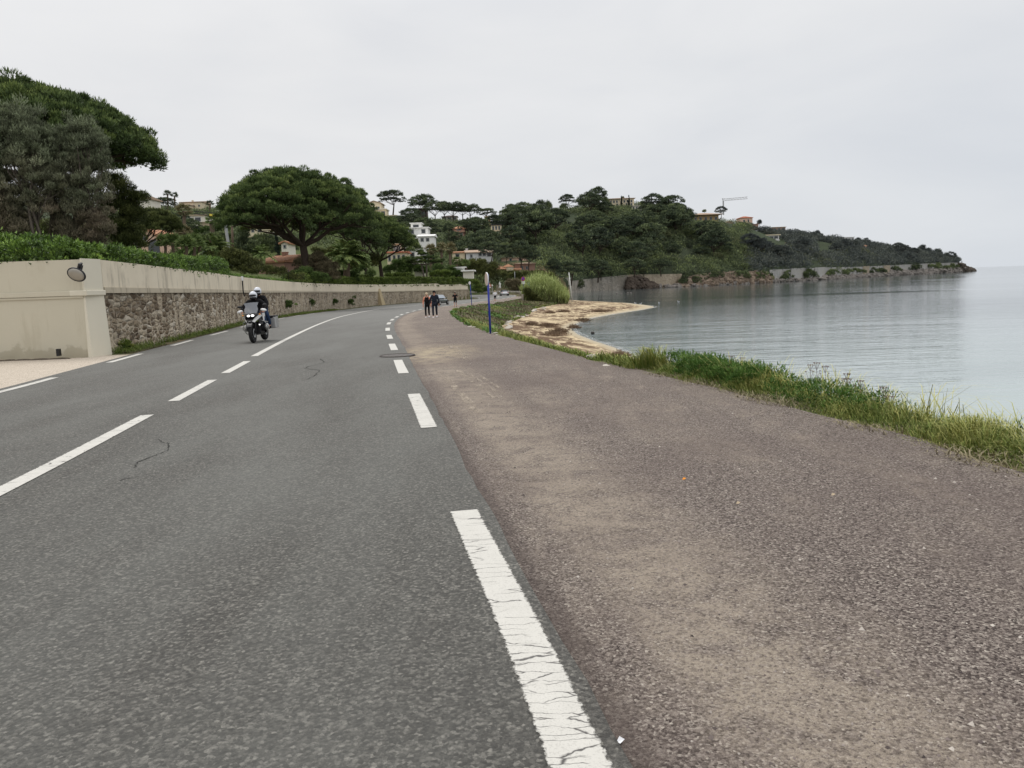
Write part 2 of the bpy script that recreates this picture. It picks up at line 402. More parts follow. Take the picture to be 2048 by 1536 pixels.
soil = t.mix(n2, (.07, .060, .030), (.20, .15, .09)); soil = t.mix(t.ramp(n1, [(.42, 0), (.6, 1)]), soil, (.06, .075, .028))
sand = t.mix(n2, (.50, .395, .24), (.68, .57, .38)); sand = t.mix(t.ramp(n3, [(.3, 1), (.5, 0)]), sand, (.38, .28, .17))
wv = t.noise(.22, 8, .72, t.pos((1, .55, 1), src='World'), .8); wv2 = t.noise(1.6, 7, .75, t.pos((1, .3, 1), (0, 0, .5), 'World'), .6)
weedm = t.math('MULTIPLY', t.ramp(wv, [(.37, 0), (.52, 1)]), t.ramp(wv2, [(.42, 0), (.50, 1)]))
geo = t.n('ShaderNodeNewGeometry'); sx = t.n('ShaderNodeSeparateXYZ'); t.link(geo.outputs['Position'], sx.inputs[0])
weedm = t.math('MULTIPLY', weedm, t.mr(sx.outputs['Z'], .02, .12))
sand = t.mix(weedm, sand, t.mix(n3, (.06, .036, .02), (.19, .12, .075)))
sand = t.mix(t.mr(sx.outputs['Z'], .10, .0), sand, (.36, .32, .24))
och = t.mix(n2, (.46, .40, .32), (.64, .57, .48)); och = t.mix(t.ramp(n3, [(.35, .8), (.55, 0)]), och, (.20, .15, .11))
gard = t.mix(n1, (.05, .075, .02), (.10, .11, .045))
c = t.mix(sep.outputs[0], soil, sand); c = t.mix(sep.outputs[1], c, och); c = t.mix(sep.outputs[2], c, gard)
t.color(c).set(.95, .1); t.bump(n2, .5, .05)
tag(mesh_np('ground', np.stack([x, y, z], 1), quads, t.m, tone=tone, smooth=True), kind='structure')

# hillside: polar sheet
az = np.concatenate([np.arange(-900, 1100, 20), np.arange(1100, 1945, 6.5), [1944.5]])
tt = np.concatenate([np.linspace(0, 1.15, 42), [1.4, 1.8]])
A, T = np.meshgrid(az, tt)
D0 = np.maximum(np.interp(A, dA, hD0), 0) ; D1 = np.interp(A, hA, hD1)
start = np.where(A < 1141, 258.0, D0 + 2.5); Yh = start + (D1 - start) * T; Xh = (A - 1024) / F * Yh
Zh = hill(Xh, Yh); Zh = np.where(Zh < -20, np.interp(A, z0A, hZ0), Zh)
Xh = np.vstack([Xh[:1] * .9995, Xh]); Yh = np.vstack([Yh[:1] * .9995, Yh]); Zh = np.vstack([np.where(A[:1] >= 1120, -2.0, Zh[:1] - .2), Zh])
n_a = len(az); ii = (np.arange(len(tt))[:, None] * n_a + np.arange(n_a - 1)[None]).ravel()
t = NT('hillside'); n1 = t.noise(.05, 5, .6, t.pos(src='World')); n2 = t.noise(.6, 5, .7, t.pos(src='World'))
t.color(t.mix(t.ramp(n1, [(.4, 0), (.6, 1)]), t.mix(n2, (.03, .040, .025), (.065, .075, .045)), t.mix(n2, (.04, .055, .032), (.07, .085, .05)))).set(.95, .05)
tag(mesh_np('hillside', np.stack([Xh.ravel(), Yh.ravel(), Zh.ravel()], 1), np.stack([ii, ii + 1, ii + n_a + 1, ii + n_a], 1), t.m, smooth=True), kind='structure')

# ------------------------------------------------------------------ sea
t = NT('sea_water'); P = t.pos(src='World')
sx = t.n('ShaderNodeSeparateXYZ'); t.link(t.n('ShaderNodeNewGeometry').outputs['Position'], sx.inputs[0])
big = t.noise(.02, 3, .5, t.pos((1, 1.6, 1), src='World'), .4)
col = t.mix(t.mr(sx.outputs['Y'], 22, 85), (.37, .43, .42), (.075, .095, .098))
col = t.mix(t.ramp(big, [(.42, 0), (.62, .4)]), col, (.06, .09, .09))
t.color(col).set(.06, .5); t.b.inputs['IOR'].default_value = 1.33
w1 = t.noise(2.2, 4, .6, t.pos((.24, 1, 1), src='World'), .5); w2 = t.noise(.5, 3, .55, t.pos((.28, 1, 1), (0, 0, .25), 'World'), .4)
calm = t.mr(t.noise(.011, 3, .5, t.pos((.35, 1.5, 1), (0, 0, .1), 'World'), .6), .42, .57, .22, 1.0, True)
near = t.mr(sx.outputs['Y'], 25, 140, .8, .22)
h = t.math('ADD', t.math('MULTIPLY', w1, .085), t.math('MULTIPLY', w2, .19))
h = t.math('MULTIPLY', h, calm)
t.bump(t.math('MULTIPLY', h, near), 1.0, 1.0)
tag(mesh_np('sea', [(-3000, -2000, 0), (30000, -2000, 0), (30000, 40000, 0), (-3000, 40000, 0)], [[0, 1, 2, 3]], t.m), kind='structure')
t = NT('seabed_sand'); t.color((.3, .28, .2)).set(.9)
tag(mesh_np('seabed', [(-3000, -2000, -4), (30000, -2000, -4), (30000, 40000, -4), (-3000, 40000, -4)], [[0, 1, 2, 3]], t.m), kind='structure')

t = NT('foam'); fn = t.noise(2.2, 6, .75, t.pos(src='World')); t.color((.78, .77, .74)).set(.7, .2); t.link(t.ramp(fn, [(.44, 0), (.62, .45)]), t.b.inputs['Alpha'])
fy_ = np.arange(36, 116, .5); fv = []
for y_ in fy_:
    j_ = mnoise.noise(Vector((0, y_ * .5, 0))) * .25; fv += [(float(L2(y_)) - .08 + j_ * .3, y_, .022), (float(L2(y_)) + .38 + j_, y_ - .15, .018)]
tag(mesh_np('foam', fv, np.array([(2 * i, 2 * i + 1, 2 * i + 3, 2 * i + 2) for i in range(len(fy_) - 1)]), t.m), kind='structure')

# ------------------------------------------------------------------ road sheets
def offs(line, d):
    """offset a 2-D polyline to its right by d (or array of d)"""
    tdir = np.gradient(line, axis=0); tdir /= np.linalg.norm(tdir, axis=1)[:, None] + 1e-9
    return line + np.stack([tdir[:, 1], -tdir[:, 0]], 1) * (np.asarray(d).reshape(-1, 1) if np.ndim(d) else d)
def arclen(l): return np.concatenate([[0], np.cumsum(np.linalg.norm(np.diff(l, axis=0), axis=1))])
def resamp(l, n):
    s = arclen(l); q = np.linspace(0, s[-1], n); return np.stack([np.interp(q, s, l[:, 0]), np.interp(q, s, l[:, 1])], 1)
def sheet(name, a, b, lift, m, parent=None, k=2, uv=None):
    """strip between two equally long polylines"""
    n = len(a); vs = []; uvs = []; s = arclen(a)
    for i in range(n):
        for j in range(k):
            f = j / (k - 1); p = a[i] * (1 - f) + b[i] * f
            vs.append((p[0], p[1], zg(p[1]) + lift)); uvs.append((f * np.linalg.norm(a[i] - b[i]), s[i]))
    fs = np.array([(i * k + j, (i + 1) * k + j, (i + 1) * k + j + 1, i * k + j + 1) for i in range(n - 1) for j in range(k - 1)])[:, ::-1]
    return mesh_np(name, vs, fs, m, parent, uv=uvs, smooth=True)

t = NT('asphalt'); P = t.pos(src='World')
v = t.n('ShaderNodeTexVoronoi', inputs={'Scale': 66.0, 'Randomness': 1.0}); t.link(P, v.inputs[0])
sp = t.n('ShaderNodeSeparateColor'); t.link(v.outputs['Color'], sp.inputs[0])
g = t.noise(55, 4, .75, P); g2 = t.noise(240, 2, .6, P)
base = t.ramp(sp.outputs[0], [(0, (.052, .049, .043)), (.5, (.121, .114, .100)), (.85, (.207, .196, .172)), (1, (.29, .275, .24))])
base = t.mix(t.ramp(g, [(.40, .85), (.54, 0)]), base, (.040, .038, .034))
base = t.mix(t.ramp(v.outputs['Distance'], [(.0, 0), (.9, .55)]), base, (.066, .064, .058))
pn = t.noise(.55, 5, .6, t.pos((1.5, .35, 1), (0, 0, .2), 'World')); pn2 = t.noise(3, 5, .6, P)
base = t.mix(t.ramp(pn, [(.32, 0), (.7, .36)]), base, (.225, .23, .21))
base = t.mix(t.ramp(pn2, [(.5, 0), (.75, .22)]), base, (.085, .083, .077))
sx = t.n('ShaderNodeSeparateXYZ'); t.link(t.n('ShaderNodeNewGeometry').outputs['Position'], sx.inputs[0])
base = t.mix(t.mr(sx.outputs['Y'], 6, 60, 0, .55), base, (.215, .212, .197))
t.color(base).set(.82, .25); t.bump(t.math('ADD', g, t.math('MULTIPLY', v.outputs['Distance'], -.6)), .85, .012)
ASPH = t.m
nR = 360
Ra = resamp(offs(RL, .34), nR); La = resamp(offs(LL, -.25), nR)
wob = np.array([mnoise.noise(Vector((0, p[1] * .9, 1))) * .05 + mnoise.noise(Vector((5, p[1] * 4, 1))) * .025 for p in Ra])
# pair the two edges by distance ahead
sR, sL = arclen(RL), arclen(LL)
RA = offs(resamp(RL, 700), np.interp(resamp(RL, 700)[:, 1], [2, 5, 10, 20], [.135, .165, .20, .30])); LA = resamp(offs(LL, -.28), 700)
wob = np.array([mnoise.noise(Vector((0, i * .25, 1))) * .03 + mnoise.noise(Vector((5, i * 1.1, 1))) * .022 for i in range(700)])
RA = offs(RA, wob)
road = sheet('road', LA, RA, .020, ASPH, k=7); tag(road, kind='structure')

def paintmat(name, crack):
    t = NT(name); P = t.pos(src='World')
    n = t.noise(9, 6, .65, P); c = t.mix(n, (.50, .485, .44), (.61, .59, .54))
    c = t.mix(t.ramp(t.noise(120, 3, .7, P), [(.36, .7), (.47, 0)]), c, (.40, .385, .35))
    if crack:
        vv = t.n('ShaderNodeTexVoronoi', feature='DISTANCE_TO_EDGE', inputs={'Scale': 1.0}); mp = t.n('ShaderNodeMapping'); mp.inputs['Scale'].default_value = (2.6, 17, 1); mp.inputs['Rotation'].default_value = (0, 0, .12)
        wrp = t.n('ShaderNodeVectorMath', operation='ADD'); nn = t.n('ShaderNodeTexNoise', inputs={'Scale': 14, 'Detail': 3}); t.link(P, nn.inputs[0])
        sc_ = t.n('ShaderNodeVectorMath', operation='SCALE'); sc_.inputs['Scale'].default_value = .055; t.link(nn.outputs['Color'], sc_.inputs[0])
        t.link(P, wrp.inputs[0]); t.link(sc_.outputs[0], wrp.inputs[1]); t.link(wrp.outputs[0], mp.inputs[0]); t.link(mp.outputs[0], vv.inputs[0])
        k = t.ramp(vv.outputs['Distance'], [(.006, 1), (.030, 0)])
        k = t.math('MULTIPLY', k, t.ramp(t.noise(5, 3, .6, P), [(.42, 0), (.50, 1)]))
        c = t.mix(k, c, (.09, .085, .08))
    uvn = t.n('ShaderNodeUVMap'); su = t.n('ShaderNodeSeparateXYZ'); t.link(uvn.outputs[0], su.inputs[0])
    e = t.math('ABSOLUTE', t.math('SUBTRACT', su.outputs[0], .095))
    e = t.math('ADD', e, t.math('MULTIPLY', t.math('SUBTRACT', t.noise(34, 3, .7, P), .5), .045))
    al = t.ramp(e, [(.083, 1), (.091, 0)])
    if crack: t.link(al, t.b.inputs['Alpha'])
    t.color(c).set(.7, .25); t.bump(t.noise(90, 3, .7, P), .35, .006); return t.m
PAINT = [paintmat('road_paint', False), paintmat('worn_road_paint', True)]
def line_piece(line, y_a, y_b, w=.19, lift=.026):
    s = arclen(line); yy = line[:, 1]; m_ = np.argmax(yy) if yy[-1] < yy.max() else len(yy) - 1
    sa, sb = np.interp([y_a, y_b], yy[:m_ + 1], s[:m_ + 1]) if not isinstance(y_a, str) else (0, 0)
    return seg_s(line, s, sa, sb, w, lift)
def seg_s(line, s, sa, sb, w, lift=.026):
    n = max(4, int((sb - sa) / .3)); q = np.linspace(sa, sb, n)
    c = np.stack([np.interp(q, s, line[:, 0]), np.interp(q, s, line[:, 1])], 1)
    near = c[0][1] < 13
    return sheet('lane_marking', offs(c, -w / 2), offs(c, w / 2), lift, PAINT[1 if near else 0], road, k=2)
# right edge dashes, 3 m on 3 m off then shorter apart far away
line_piece(RL, -1.2, 4.86)
for a_, b_ in ((8.08, 10.97), (14.03, 17.05), (20.28, 23.1), (25.9, 28.5), (32.2, 35.3)): line_piece(RL, a_, b_)
sR = arclen(RL); q = float(np.interp(39.5, RL[:, 1], sR))
while q < sR[-1] - 3: seg_s(RL, sR, q, q + 3.2, .20, .03); q += 6.4
# centre dashes then solid
for a_, b_ in ((-6, -3.5), (-1.8, 1.6), (3.2, 9.75), (11.1, 14.0), (15.3, 18.2)): line_piece(CL, a_, b_, .17)
sC = arclen(CL); seg_s(CL, sC, float(np.interp(19.8, CL[:, 1], sC)), sC[-1] - 2, .18)
for a_, b_ in ((3, 8), (10.3, 15.6), (19.3, 22.4), (26.3, 29.8), (33.8, 38.2), (43, 46.5), (51.5, 55), (59.6, 63), (67.5, 71), (75, 79), (83, 87), (91, 95)): line_piece(LL, a_, b_, .17)
sL = arclen(LL); q = float(np.interp(99, LL[:, 1], sL))
while q < sL[-1] - 3: seg_s(LL, sL, q, q + 3, .18, .03); q += 7

def crack(pts, w=.02):
    P = [np.array(ground_at(*p)) for p in pts]; q = []
    for i in range(len(P) - 1):
        for f in np.linspace(0, 1, 7, endpoint=False): q.append(P[i] * (1 - f) + P[i + 1] * f)
    q = np.array(q); n = len(q); d = np.gradient(q, axis=0)[:, :2]; d /= np.linalg.norm(d, axis=1)[:, None] + 1e-9
    nn = np.stack([d[:, 1], -d[:, 0]], 1); vs = []
    for i in range(n):
        j = rng.normal(0, w * .8, 2); ww = w * rng.uniform(.15, .9)
        for s_ in (-1, 1): vs.append((q[i, 0] + j[0] + nn[i, 0] * ww * s_, q[i, 1] + j[1] + nn[i, 1] * ww * s_, zg(q[i, 1]) + .0245))
    mesh_np('crack', vs, np.array([(2 * i, 2 * i + 1, 2 * i + 3, 2 * i + 2) for i in range(n - 1)]), M['crackm'], road)
M['crackm'] = plain('dark_crack', (.045, .045, .042), .95, .05)  # dark tone of the cracks in the asphalt
crack([(641, 720), (651, 727), (618, 735), (610, 739), (640, 743), (632, 752), (612, 763)], .016)
crack([(318, 883), (326, 889), (338, 891), (336, 905), (300, 920), (274, 930), (270, 941)], .009)
crack([(285, 958), (262, 962), (240, 966)], .010)

# gravel path beside the road
t = NT('gravel_path'); P = t.pos(src='World')
uvn = t.n('ShaderNodeUVMap'); su = t.n('ShaderNodeSeparateXYZ'); t.link(uvn.outputs[0], su.inputs[0])
v = t.n('ShaderNodeTexVoronoi', inputs={'Scale': 100.0}); t.link(P, v.inputs[0]); sp = t.n('ShaderNodeSeparateColor'); t.link(v.outputs['Color'], sp.inputs[0])
g = t.noise(60, 4, .75, P)
c = t.ramp(sp.outputs[0], [(0, (.050, .039, .034)), (.3, (.155, .126, .109)), (.7, (.265, .222, .193)), (.93, (.37, .32, .275)), (1, (.54, .48, .41))])
c = t.mix(t.ramp(g, [(.38, .8), (.5, 0)]), c, (.050, .038, .034))
dust = t.mix(t.noise(90, 3, .7, P), (.31, .255, .20), (.48, .41, .325))
m1 = t.noise(.75, 7, .7, t.pos((1.9, .42, 1), (0, 0, .16), 'World'), .7); m2 = t.noise(3.2, 6, .75, P, .6)
dm = t.math('MULTIPLY', t.ramp(m1, [(.44, 0), (.66, 1)]), t.ramp(m2, [(.38, .1), (.6, 1)]))
band = t.mr(su.outputs[0], .25, .55, 0, 1, True); band2 = t.mr(su.outputs[0], .8, 1.6, 1, 0, True)
edge = t.math('MULTIPLY', t.math('MULTIPLY', band, band2), t.ramp(m2, [(.36, .15), (.56, 1)]))
dm = t.math('MAXIMUM', t.math('MULTIPLY', dm, .66), t.math('MULTIPLY', edge, .85))
far = t.mr(su.outputs[1], 8, 60, 0, .30); dm = t.math('MAXIMUM', dm, t.math('MULTIPLY', far, t.ramp(m1, [(.35, .5), (.6, 1)])))
dm = t.math('MULTIPLY', dm, t.ramp(t.noise(48, 3, .8, P), [(.40, .3), (.54, 1)])); c = t.mix(dm, c, dust)
dk = t.math('MULTIPLY', t.mr(su.outputs[0], .26, .12, 0, 1, True), t.ramp(m2, [(.3, .4), (.6, 1)]))
c = t.mix(t.math('MULTIPLY', dk, .7), c, (.08, .062, .055))
c = t.mix(t.ramp(t.noise(.45, 4, .6, P), [(.35, .38), (.55, 0)]), c, (.14, .108, .096))
pp = ground_at(868, 706); vd = t.n('ShaderNodeVectorMath', operation='SUBTRACT'); t.link(t.n('ShaderNodeNewGeometry').outputs['Position'], vd.inputs[0]); vd.inputs[1].default_value = pp
vs_ = t.n('ShaderNodeVectorMath', operation='MULTIPLY'); t.link(vd.outputs[0], vs_.inputs[0]); vs_.inputs[1].default_value = (.75, .28, 0)
vl = t.n('ShaderNodeVectorMath', operation='LENGTH'); t.link(vs_.outputs[0], vl.inputs[0])
c = t.mix(t.math('MULTIPLY', t.mr(vl.outputs['Value'], .2, 1.15, .8, 0, True), t.ramp(m2, [(.40, .1), (.58, 1)])), c, (.46, .38, .26))
t.color(c).set(.9, .15); t.bump(t.math('ADD', g, t.math('MULTIPLY', v.outputs['Distance'], -.7)), .9, .018)
pa = offs(RL, .06); keep = pa[:, 1] < 160; pa = pa[keep]
pa = resamp(pa, 420)
pb = np.stack([L0(pa[:, 1]) + .12 + np.array([mnoise.noise(Vector((2, y_ * .8, 0))) * .18 for y_ in pa[:, 1]]), pa[:, 1]], 1)
path = sheet('path', pa, pb, .012, t.m, k=9); tag(path, kind='structure')

# pale scrapes left by tyres
t = NT('dust_scrape'); sn = t.noise(7, 6, .75, t.pos((1, .25, 1), (0, 0, .15), 'World')); t.color((.38, .325, .26)).set(.95, .1); t.link(t.ramp(sn, [(.44, 0), (.60, .75)]), t.b.inputs['Alpha'])
for q0, q1, w_ in [((915, 742), (1003, 806), .05), ((935, 748), (1000, 790), .035), ((958, 752), (1005, 782), .03), ((880, 745), (960, 830), .06), ((905, 693), (940, 722), .10)]:
    a_, b_ = ground_at(*q0), ground_at(*q1); ln = np.array([[a_.x * (1 - f) + b_.x * f, a_.y * (1 - f) + b_.y * f] for f in np.linspace(0, 1, 12)])
    sheet('tyre_mark', offs(ln, -w_), offs(ln, w_), .0175, t.m, path)

# manhole on the edge of the road
c_ = ground_at(795, 713.5)
mh = empty('manhole', (c_.x, c_.y, zg(c_.y) + .02), 0, 'round cast iron manhole cover at the seam between road and gravel path', 'manhole cover')
obj('frame_ring', plain('rusty_iron', (.06, .05, .045), .8), lambda b: b.torus((0, 0, .012), (0, 0, 1), .40, .03, 36, 6, .5), mh)
obj('cover', plain('worn_iron', (.11, .10, .09), .7, .4, .3, var=.4, scale=30), lambda b: (b.tube([(0, 0, .004), (0, 0, .014)], .385, 36), [b.box((i * .11, 0, .016), (.03, .55, .006)) for i in (-2, -1, 0, 1, 2)]), mh)
# ------------------------------------------------------------------ foliage
def unit(v): return v / (np.linalg.norm(v, axis=1)[:, None] + 1e-9)
def leaf_tris(C, D, L, Wd, tone, r=rng, quad=False):
    n = len(C); side = unit(np.cross(D, r.normal(size=(n, 3))))
    L = np.broadcast_to(L, n)[:, None]; Wd = np.broadcast_to(Wd, n)[:, None]
    a = C - side * Wd / 2; b = C + side * Wd / 2; c = C + D * L
    if quad:
        a = C + D * L * .45 - side * Wd / 2; b = C + D * L * .45 + side * Wd / 2
        v = np.stack([C, b, c, a], 1).reshape(-1, 3); return v, np.arange(4 * n).reshape(n, 4), np.repeat(tone, 4)
    v = np.stack([a, b, c], 1).reshape(-1, 3)
    return v, np.arange(3 * n).reshape(n, 3), np.repeat(tone, 3)
def clump_leaves(C, Rad, n_per, leaf, up=.5, flat=1.0, r=rng, aspect=.4, lo=0., inner=.45, tips=.35, nse=.11, cts=.15):
    """leaves spread through ellipsoidal clumps; C (k,3), Rad (k,) or (k,3)"""
    k = len(C); Rad = np.asarray(Rad, float)
    if Rad.ndim == 1: Rad = np.stack([Rad, Rad, Rad * flat], 1)
    idx = np.repeat(np.arange(k), n_per); n = len(idx)
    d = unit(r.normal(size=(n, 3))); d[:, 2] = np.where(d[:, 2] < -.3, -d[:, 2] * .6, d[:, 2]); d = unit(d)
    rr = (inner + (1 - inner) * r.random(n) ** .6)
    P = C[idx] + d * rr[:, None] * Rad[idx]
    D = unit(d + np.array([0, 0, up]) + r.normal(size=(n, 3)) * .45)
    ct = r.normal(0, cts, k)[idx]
    tone = np.clip(.30 + ct + .26 * d[:, 2] * rr + r.normal(0, nse, n) + tips * (rr - .7), lo, 1)  # paler new growth on top, plus clump shading put into the tone
    L = leaf * r.uniform(.6, 1.4, n)
    return leaf_tris(P, D, L, L * aspect, tone, r)
def merge(parts):
    vs, fs, ts, o = [], [], [], 0
    for v, f, t in parts: vs.append(v); fs.append(f + o); ts.append(t); o += len(v)
    return np.concatenate(vs), np.concatenate(fs), np.concatenate(ts)
def limbs(mb, base, fork, targets, r0, levels=(6, 4), r=rng, droop=.0, n=6):
    """trunk, limbs and branches reaching from the fork to the clumps of the crown"""
    base, fork = Vector(base), Vector(fork)
    mid = (base + fork) / 2 + Vector((r.normal(0, .03), r.normal(0, .03), 0)) * (fork - base).length
    mb.tube([base - Vector((0, 0, .3)), base, mid, fork], [r0 * 1.35, r0 * 1.15, r0, r0 * .85], 8)
    T = np.asarray(targets, float); b = np.array(fork)
    def split(start, pts, rad, lv, dirn):
        if len(pts) == 0: return
        if lv >= len(levels):
            for p in pts[:3]:
                e = Vector(p); s = Vector(start); m = s.lerp(e, .5) + Vector((0, 0, -.05 * (e - s).length))
                mb.tube([s, m, e], [rad, rad * .7, rad * .3], 4, False)
            return
        k = min(levels[lv], len(pts)); ce = pts[r.choice(len(pts), k, replace=False)]
        for _ in range(4):
            lab = np.argmin(((pts[:, None] - ce[None]) ** 2).sum(2), 1)
            ce = np.array([pts[lab == j].mean(0) if (lab == j).any() else ce[j] for j in range(k)])
        for j in range(k):
            q = pts[lab == j]
            if not len(q): continue
            e = start + (ce[j] - start) * (.55 if lv < len(levels) - 1 else .7)
            e[2] -= .06 * np.linalg.norm(ce[j] - start)
            s = Vector(start); E = Vector(e); m = s.lerp(E, .5) + Vector((r.normal(0, .04), r.normal(0, .04), -.03)) * (E - s).length
            mb.tube([s, m, E], [rad, rad * .82, rad * .62], n, False)
            split(np.array(E), q, rad * .55, lv + 1, None)
    split(b, T, r0 * .55, 0, None)
def dome_pts(n, Rx, H, r, asym=0, under=.12, rough=.07, power=.62):
    """clump centres over an umbrella-shaped crown"""
    q = np.sqrt(r.random(n)); th = r.random(n) * 2 * np.pi
    lob = 1 + .10 * np.sin(3 * th + r.random() * 6) + .07 * np.sin(5 * th + r.random() * 6)
    x = q * np.cos(th) * Rx * lob; y = q * np.sin(th) * Rx * lob
    z = H * (1 - q ** 2) ** power + r.normal(0, rough * H, n) + asym * x
    return np.stack([x, y, z], 1), q
def pine_tree(root, base, Cc, Rx, H, ncl, per, leaf, clr, seed, mat=None, r0=.3, fork=None, asym=0, levels=(6, 4), flat=.78, forkh=.35, bark=None, layers=1, up=1.0):
    """base/Cc in the root's frame: foot of the trunk and centre of the crown's rim"""
    r = np.random.default_rng(seed); base = np.array(base, float); Cc = np.array(Cc, float)
    P, q = dome_pts(ncl, Rx, H, r, asym); P = P + Cc
    P2, q2 = dome_pts(int(ncl * .45), Rx * .93, H * .55, r, asym); P2 = P2 + Cc - np.array([0, 0, clr * .25])
    sizes = clr * r.uniform(.5, 1.45, len(P))
    A1 = clump_leaves(P, sizes, per, leaf, up, flat, r, .34)
    A2 = clump_leaves(P2, clr * r.uniform(.7, 1.1, len(P2)), int(per * .6), leaf, up * .4, flat, r, .4); A2 = (A2[0], A2[1], A2[2] * .55)  # lower layer toned down: dark crown underside put into the leaf colour
    v, f, t = merge([A1, A2])
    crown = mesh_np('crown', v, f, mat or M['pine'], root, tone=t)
    mb = MB(); fk = fork if fork is not None else base + (Cc - base) * np.array([.6, .6, forkh])
    tg = np.concatenate([P, P2]); tg = tg - np.array([0, 0, clr * .4])
    limbs(mb, base, fk, tg, r0, levels, r)
    tr = mb.build('trunk', bark or M['bark'], root, smooth=True)
    return crown, tr
def on(loc, name, label, cat='tree', group=None): return empty(name, loc, 0, label, cat, group)
def local(p, root): return np.array(p) - np.array(root.location)

# --- the three big umbrella pines by the road
def big_pine(D, base, crown, rim_y, top_y, rpx, label, seed, ncl, per, leaf, clr, r0, fork=None, asym=0, mat=None, **k):
    B = at(*base, D); C_ = at(crown, rim_y, D); B.z = min(B.z, Hs(B.x, B.y))
    root = on(B, 'umbrella_pine', label); H = (rim_y - top_y) / ppm(D) * .92
    fk = local(at(*fork, D), root) if fork else None
    pine_tree(root, (0, 0, 0), local(C_, root), rpx / ppm(D), H, ncl, per, leaf, clr, seed, r0=r0, fork=fk, asym=asym, mat=mat, **k)
    return root
big_pine(96, (617, 540), 588, 456, 350, 145, 'largest umbrella pine, broad dark dome above a terracotta roof', 11, 900, 230, .22, .66, .52, fork=(606, 492), levels=(8, 5), asym=-.03)
big_pine(125, (730, 553), 700, 486, 376, 72, 'umbrella pine half merged into the right flank of the largest pine', 12, 330, 210, .25, .66, .26, fork=(728, 512), levels=(5, 4), asym=-.2)
big_pine(136, (762, 556), 768, 490, 436, 68, 'spreading umbrella pine leaning right with a forked trunk behind the road wall', 13, 330, 210, .25, .66, .34, fork=(759, 522), levels=(6, 4), asym=-.22)
big_pine(52, (150, 500), 40, 305, 190, 242, 'giant umbrella pine overhanging from the left above the olive trees', 14, 1050, 260, .20, .54, .45, fork=(165, 372), levels=(9, 6), asym=-.06, flat=.75)
big_pine(86, (285, 512), 313, 462, 424, 46, 'small umbrella pine with bare twisted limbs in front of the pink house', 15, 130, 230, .2, .45, .17, fork=(280, 494), levels=(7, 3), mat=M['pine_brown'])

# --- broad-leaved trees built from lumps given in the photograph's plane at one distance
def lump_tree(name, label, D, base, lumps, per_m2, leaf, mat, bark, seed, clr=.38, aspect=.3, r0=.12, up=.7, levels=(4, 3), nfork=1, group=None, trunk=True, cat='tree', depthf=.9):
    r = np.random.default_rng(seed); B = at(*base, D); B.z = Hs(B.x, B.y)
    root = on(B, name, label, cat, group); pts = []
    for (px, py, rp) in lumps:
        c = local(at(px, py, D), root); Rr = rp / ppm(D)
        n = max(6, int(4 * math.pi * Rr * Rr / (clr * clr) * .55))
        d = unit(r.normal(size=(n, 3))); d[:, 2] = np.where(d[:, 2] < -.35, -d[:, 2], d[:, 2])
        pts.append(c + d * np.array([Rr, Rr * depthf, Rr]) * (r.uniform(.55, 1.0, n)[:, None]))
    P = np.concatenate(pts)
    v, f, t = clump_leaves(P, clr * r.uniform(.6, 1.35, len(P)), per_m2, leaf, up, 1.0, r, aspect)
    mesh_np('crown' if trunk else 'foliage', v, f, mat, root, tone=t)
    if trunk:
        mb = MB()
        for q in range(nfork):
            bx = (q - (nfork - 1) / 2) * .5; top = P.mean(0) * np.array([1, 1, .35])
            limbs(mb, (bx, 0, 0), np.array([bx * 1.5 + top[0] * .5, 0, max(.5, top[2])]), P[r.choice(len(P), len(P) // nfork)] * .97, r0, levels, r)
        mb.build('trunk', bark, root, smooth=True)
    return root
def feathery(label, px0, D, lumps, seed, green):
    r = np.random.default_rng(seed); B = at(px0, 500, D); B.z = Hs(B.x, B.y); root = on(B, 'olive_tree', label); pts = []; sz = []
    for (px, py, rp) in lumps:
        c = local(at(px, py, D), root); Rr = rp / ppm(D); n = int(60 * Rr * Rr) + 12
        d = unit(r.normal(size=(n, 3))); d[:, 2] = np.where(d[:, 2] < -.5, -d[:, 2], d[:, 2]); pts.append(c + d * Rr * r.uniform(.35, 1.12, n)[:, None]); sz.append(np.clip(r.lognormal(-1.55, .4, n), .09, .42))
    P = np.concatenate(pts); S = np.concatenate(sz)
    v, f, t = clump_leaves(P, np.stack([S, S, S * 1.35], 1), 150, .105, 1.3, 1, r, .24, inner=.1, tips=.2)
    z1, z0 = P[:, 2].max(), P[:, 2].min(); hgt = np.clip((v[:, 2] - z0) / (z1 - z0), 0, 1); nzv = np.repeat(np.array([mnoise.noise(Vector(q) * .6) for q in P]), 150 * 3)
    t = np.clip(t + nzv * .28, 0, 1); brown = np.clip(.95 - hgt * 1.35 + nzv * .8 - green, 0, 1)
    col = (np.array([.045, .050, .030]) * 1.0)[None] * (1 - t[:, None]) + np.array([.34, .39, .235])[None] * t[:, None]
    cb = np.array([.05, .040, .028])[None] * (1 - t[:, None]) + np.array([.33, .265, .185])[None] * t[:, None]
    mesh_np('crown', v, f, M['olivecol'], root, tone=col * (1 - brown[:, None]) + cb * brown[:, None])
    for q in (-.5, .45):
        mb = MB(); sel = P[(P[:, 0] > P[:, 0].mean()) == (q > 0)]; limbs(mb, (q, 0, 0), (q * 1.6 + sel[:, 0].mean() * .3, 0, 1.1), sel[r.choice(len(sel), 90)] * .97, .13, (5, 4), r); mb.build('trunk', M['greybark'], root, smooth=True)
t = NT('feathery_leaves'); t.color(t.n('ShaderNodeAttribute', attribute_name='tone').outputs['Color']).set(.65, .15); M['olivecol'] = t.m
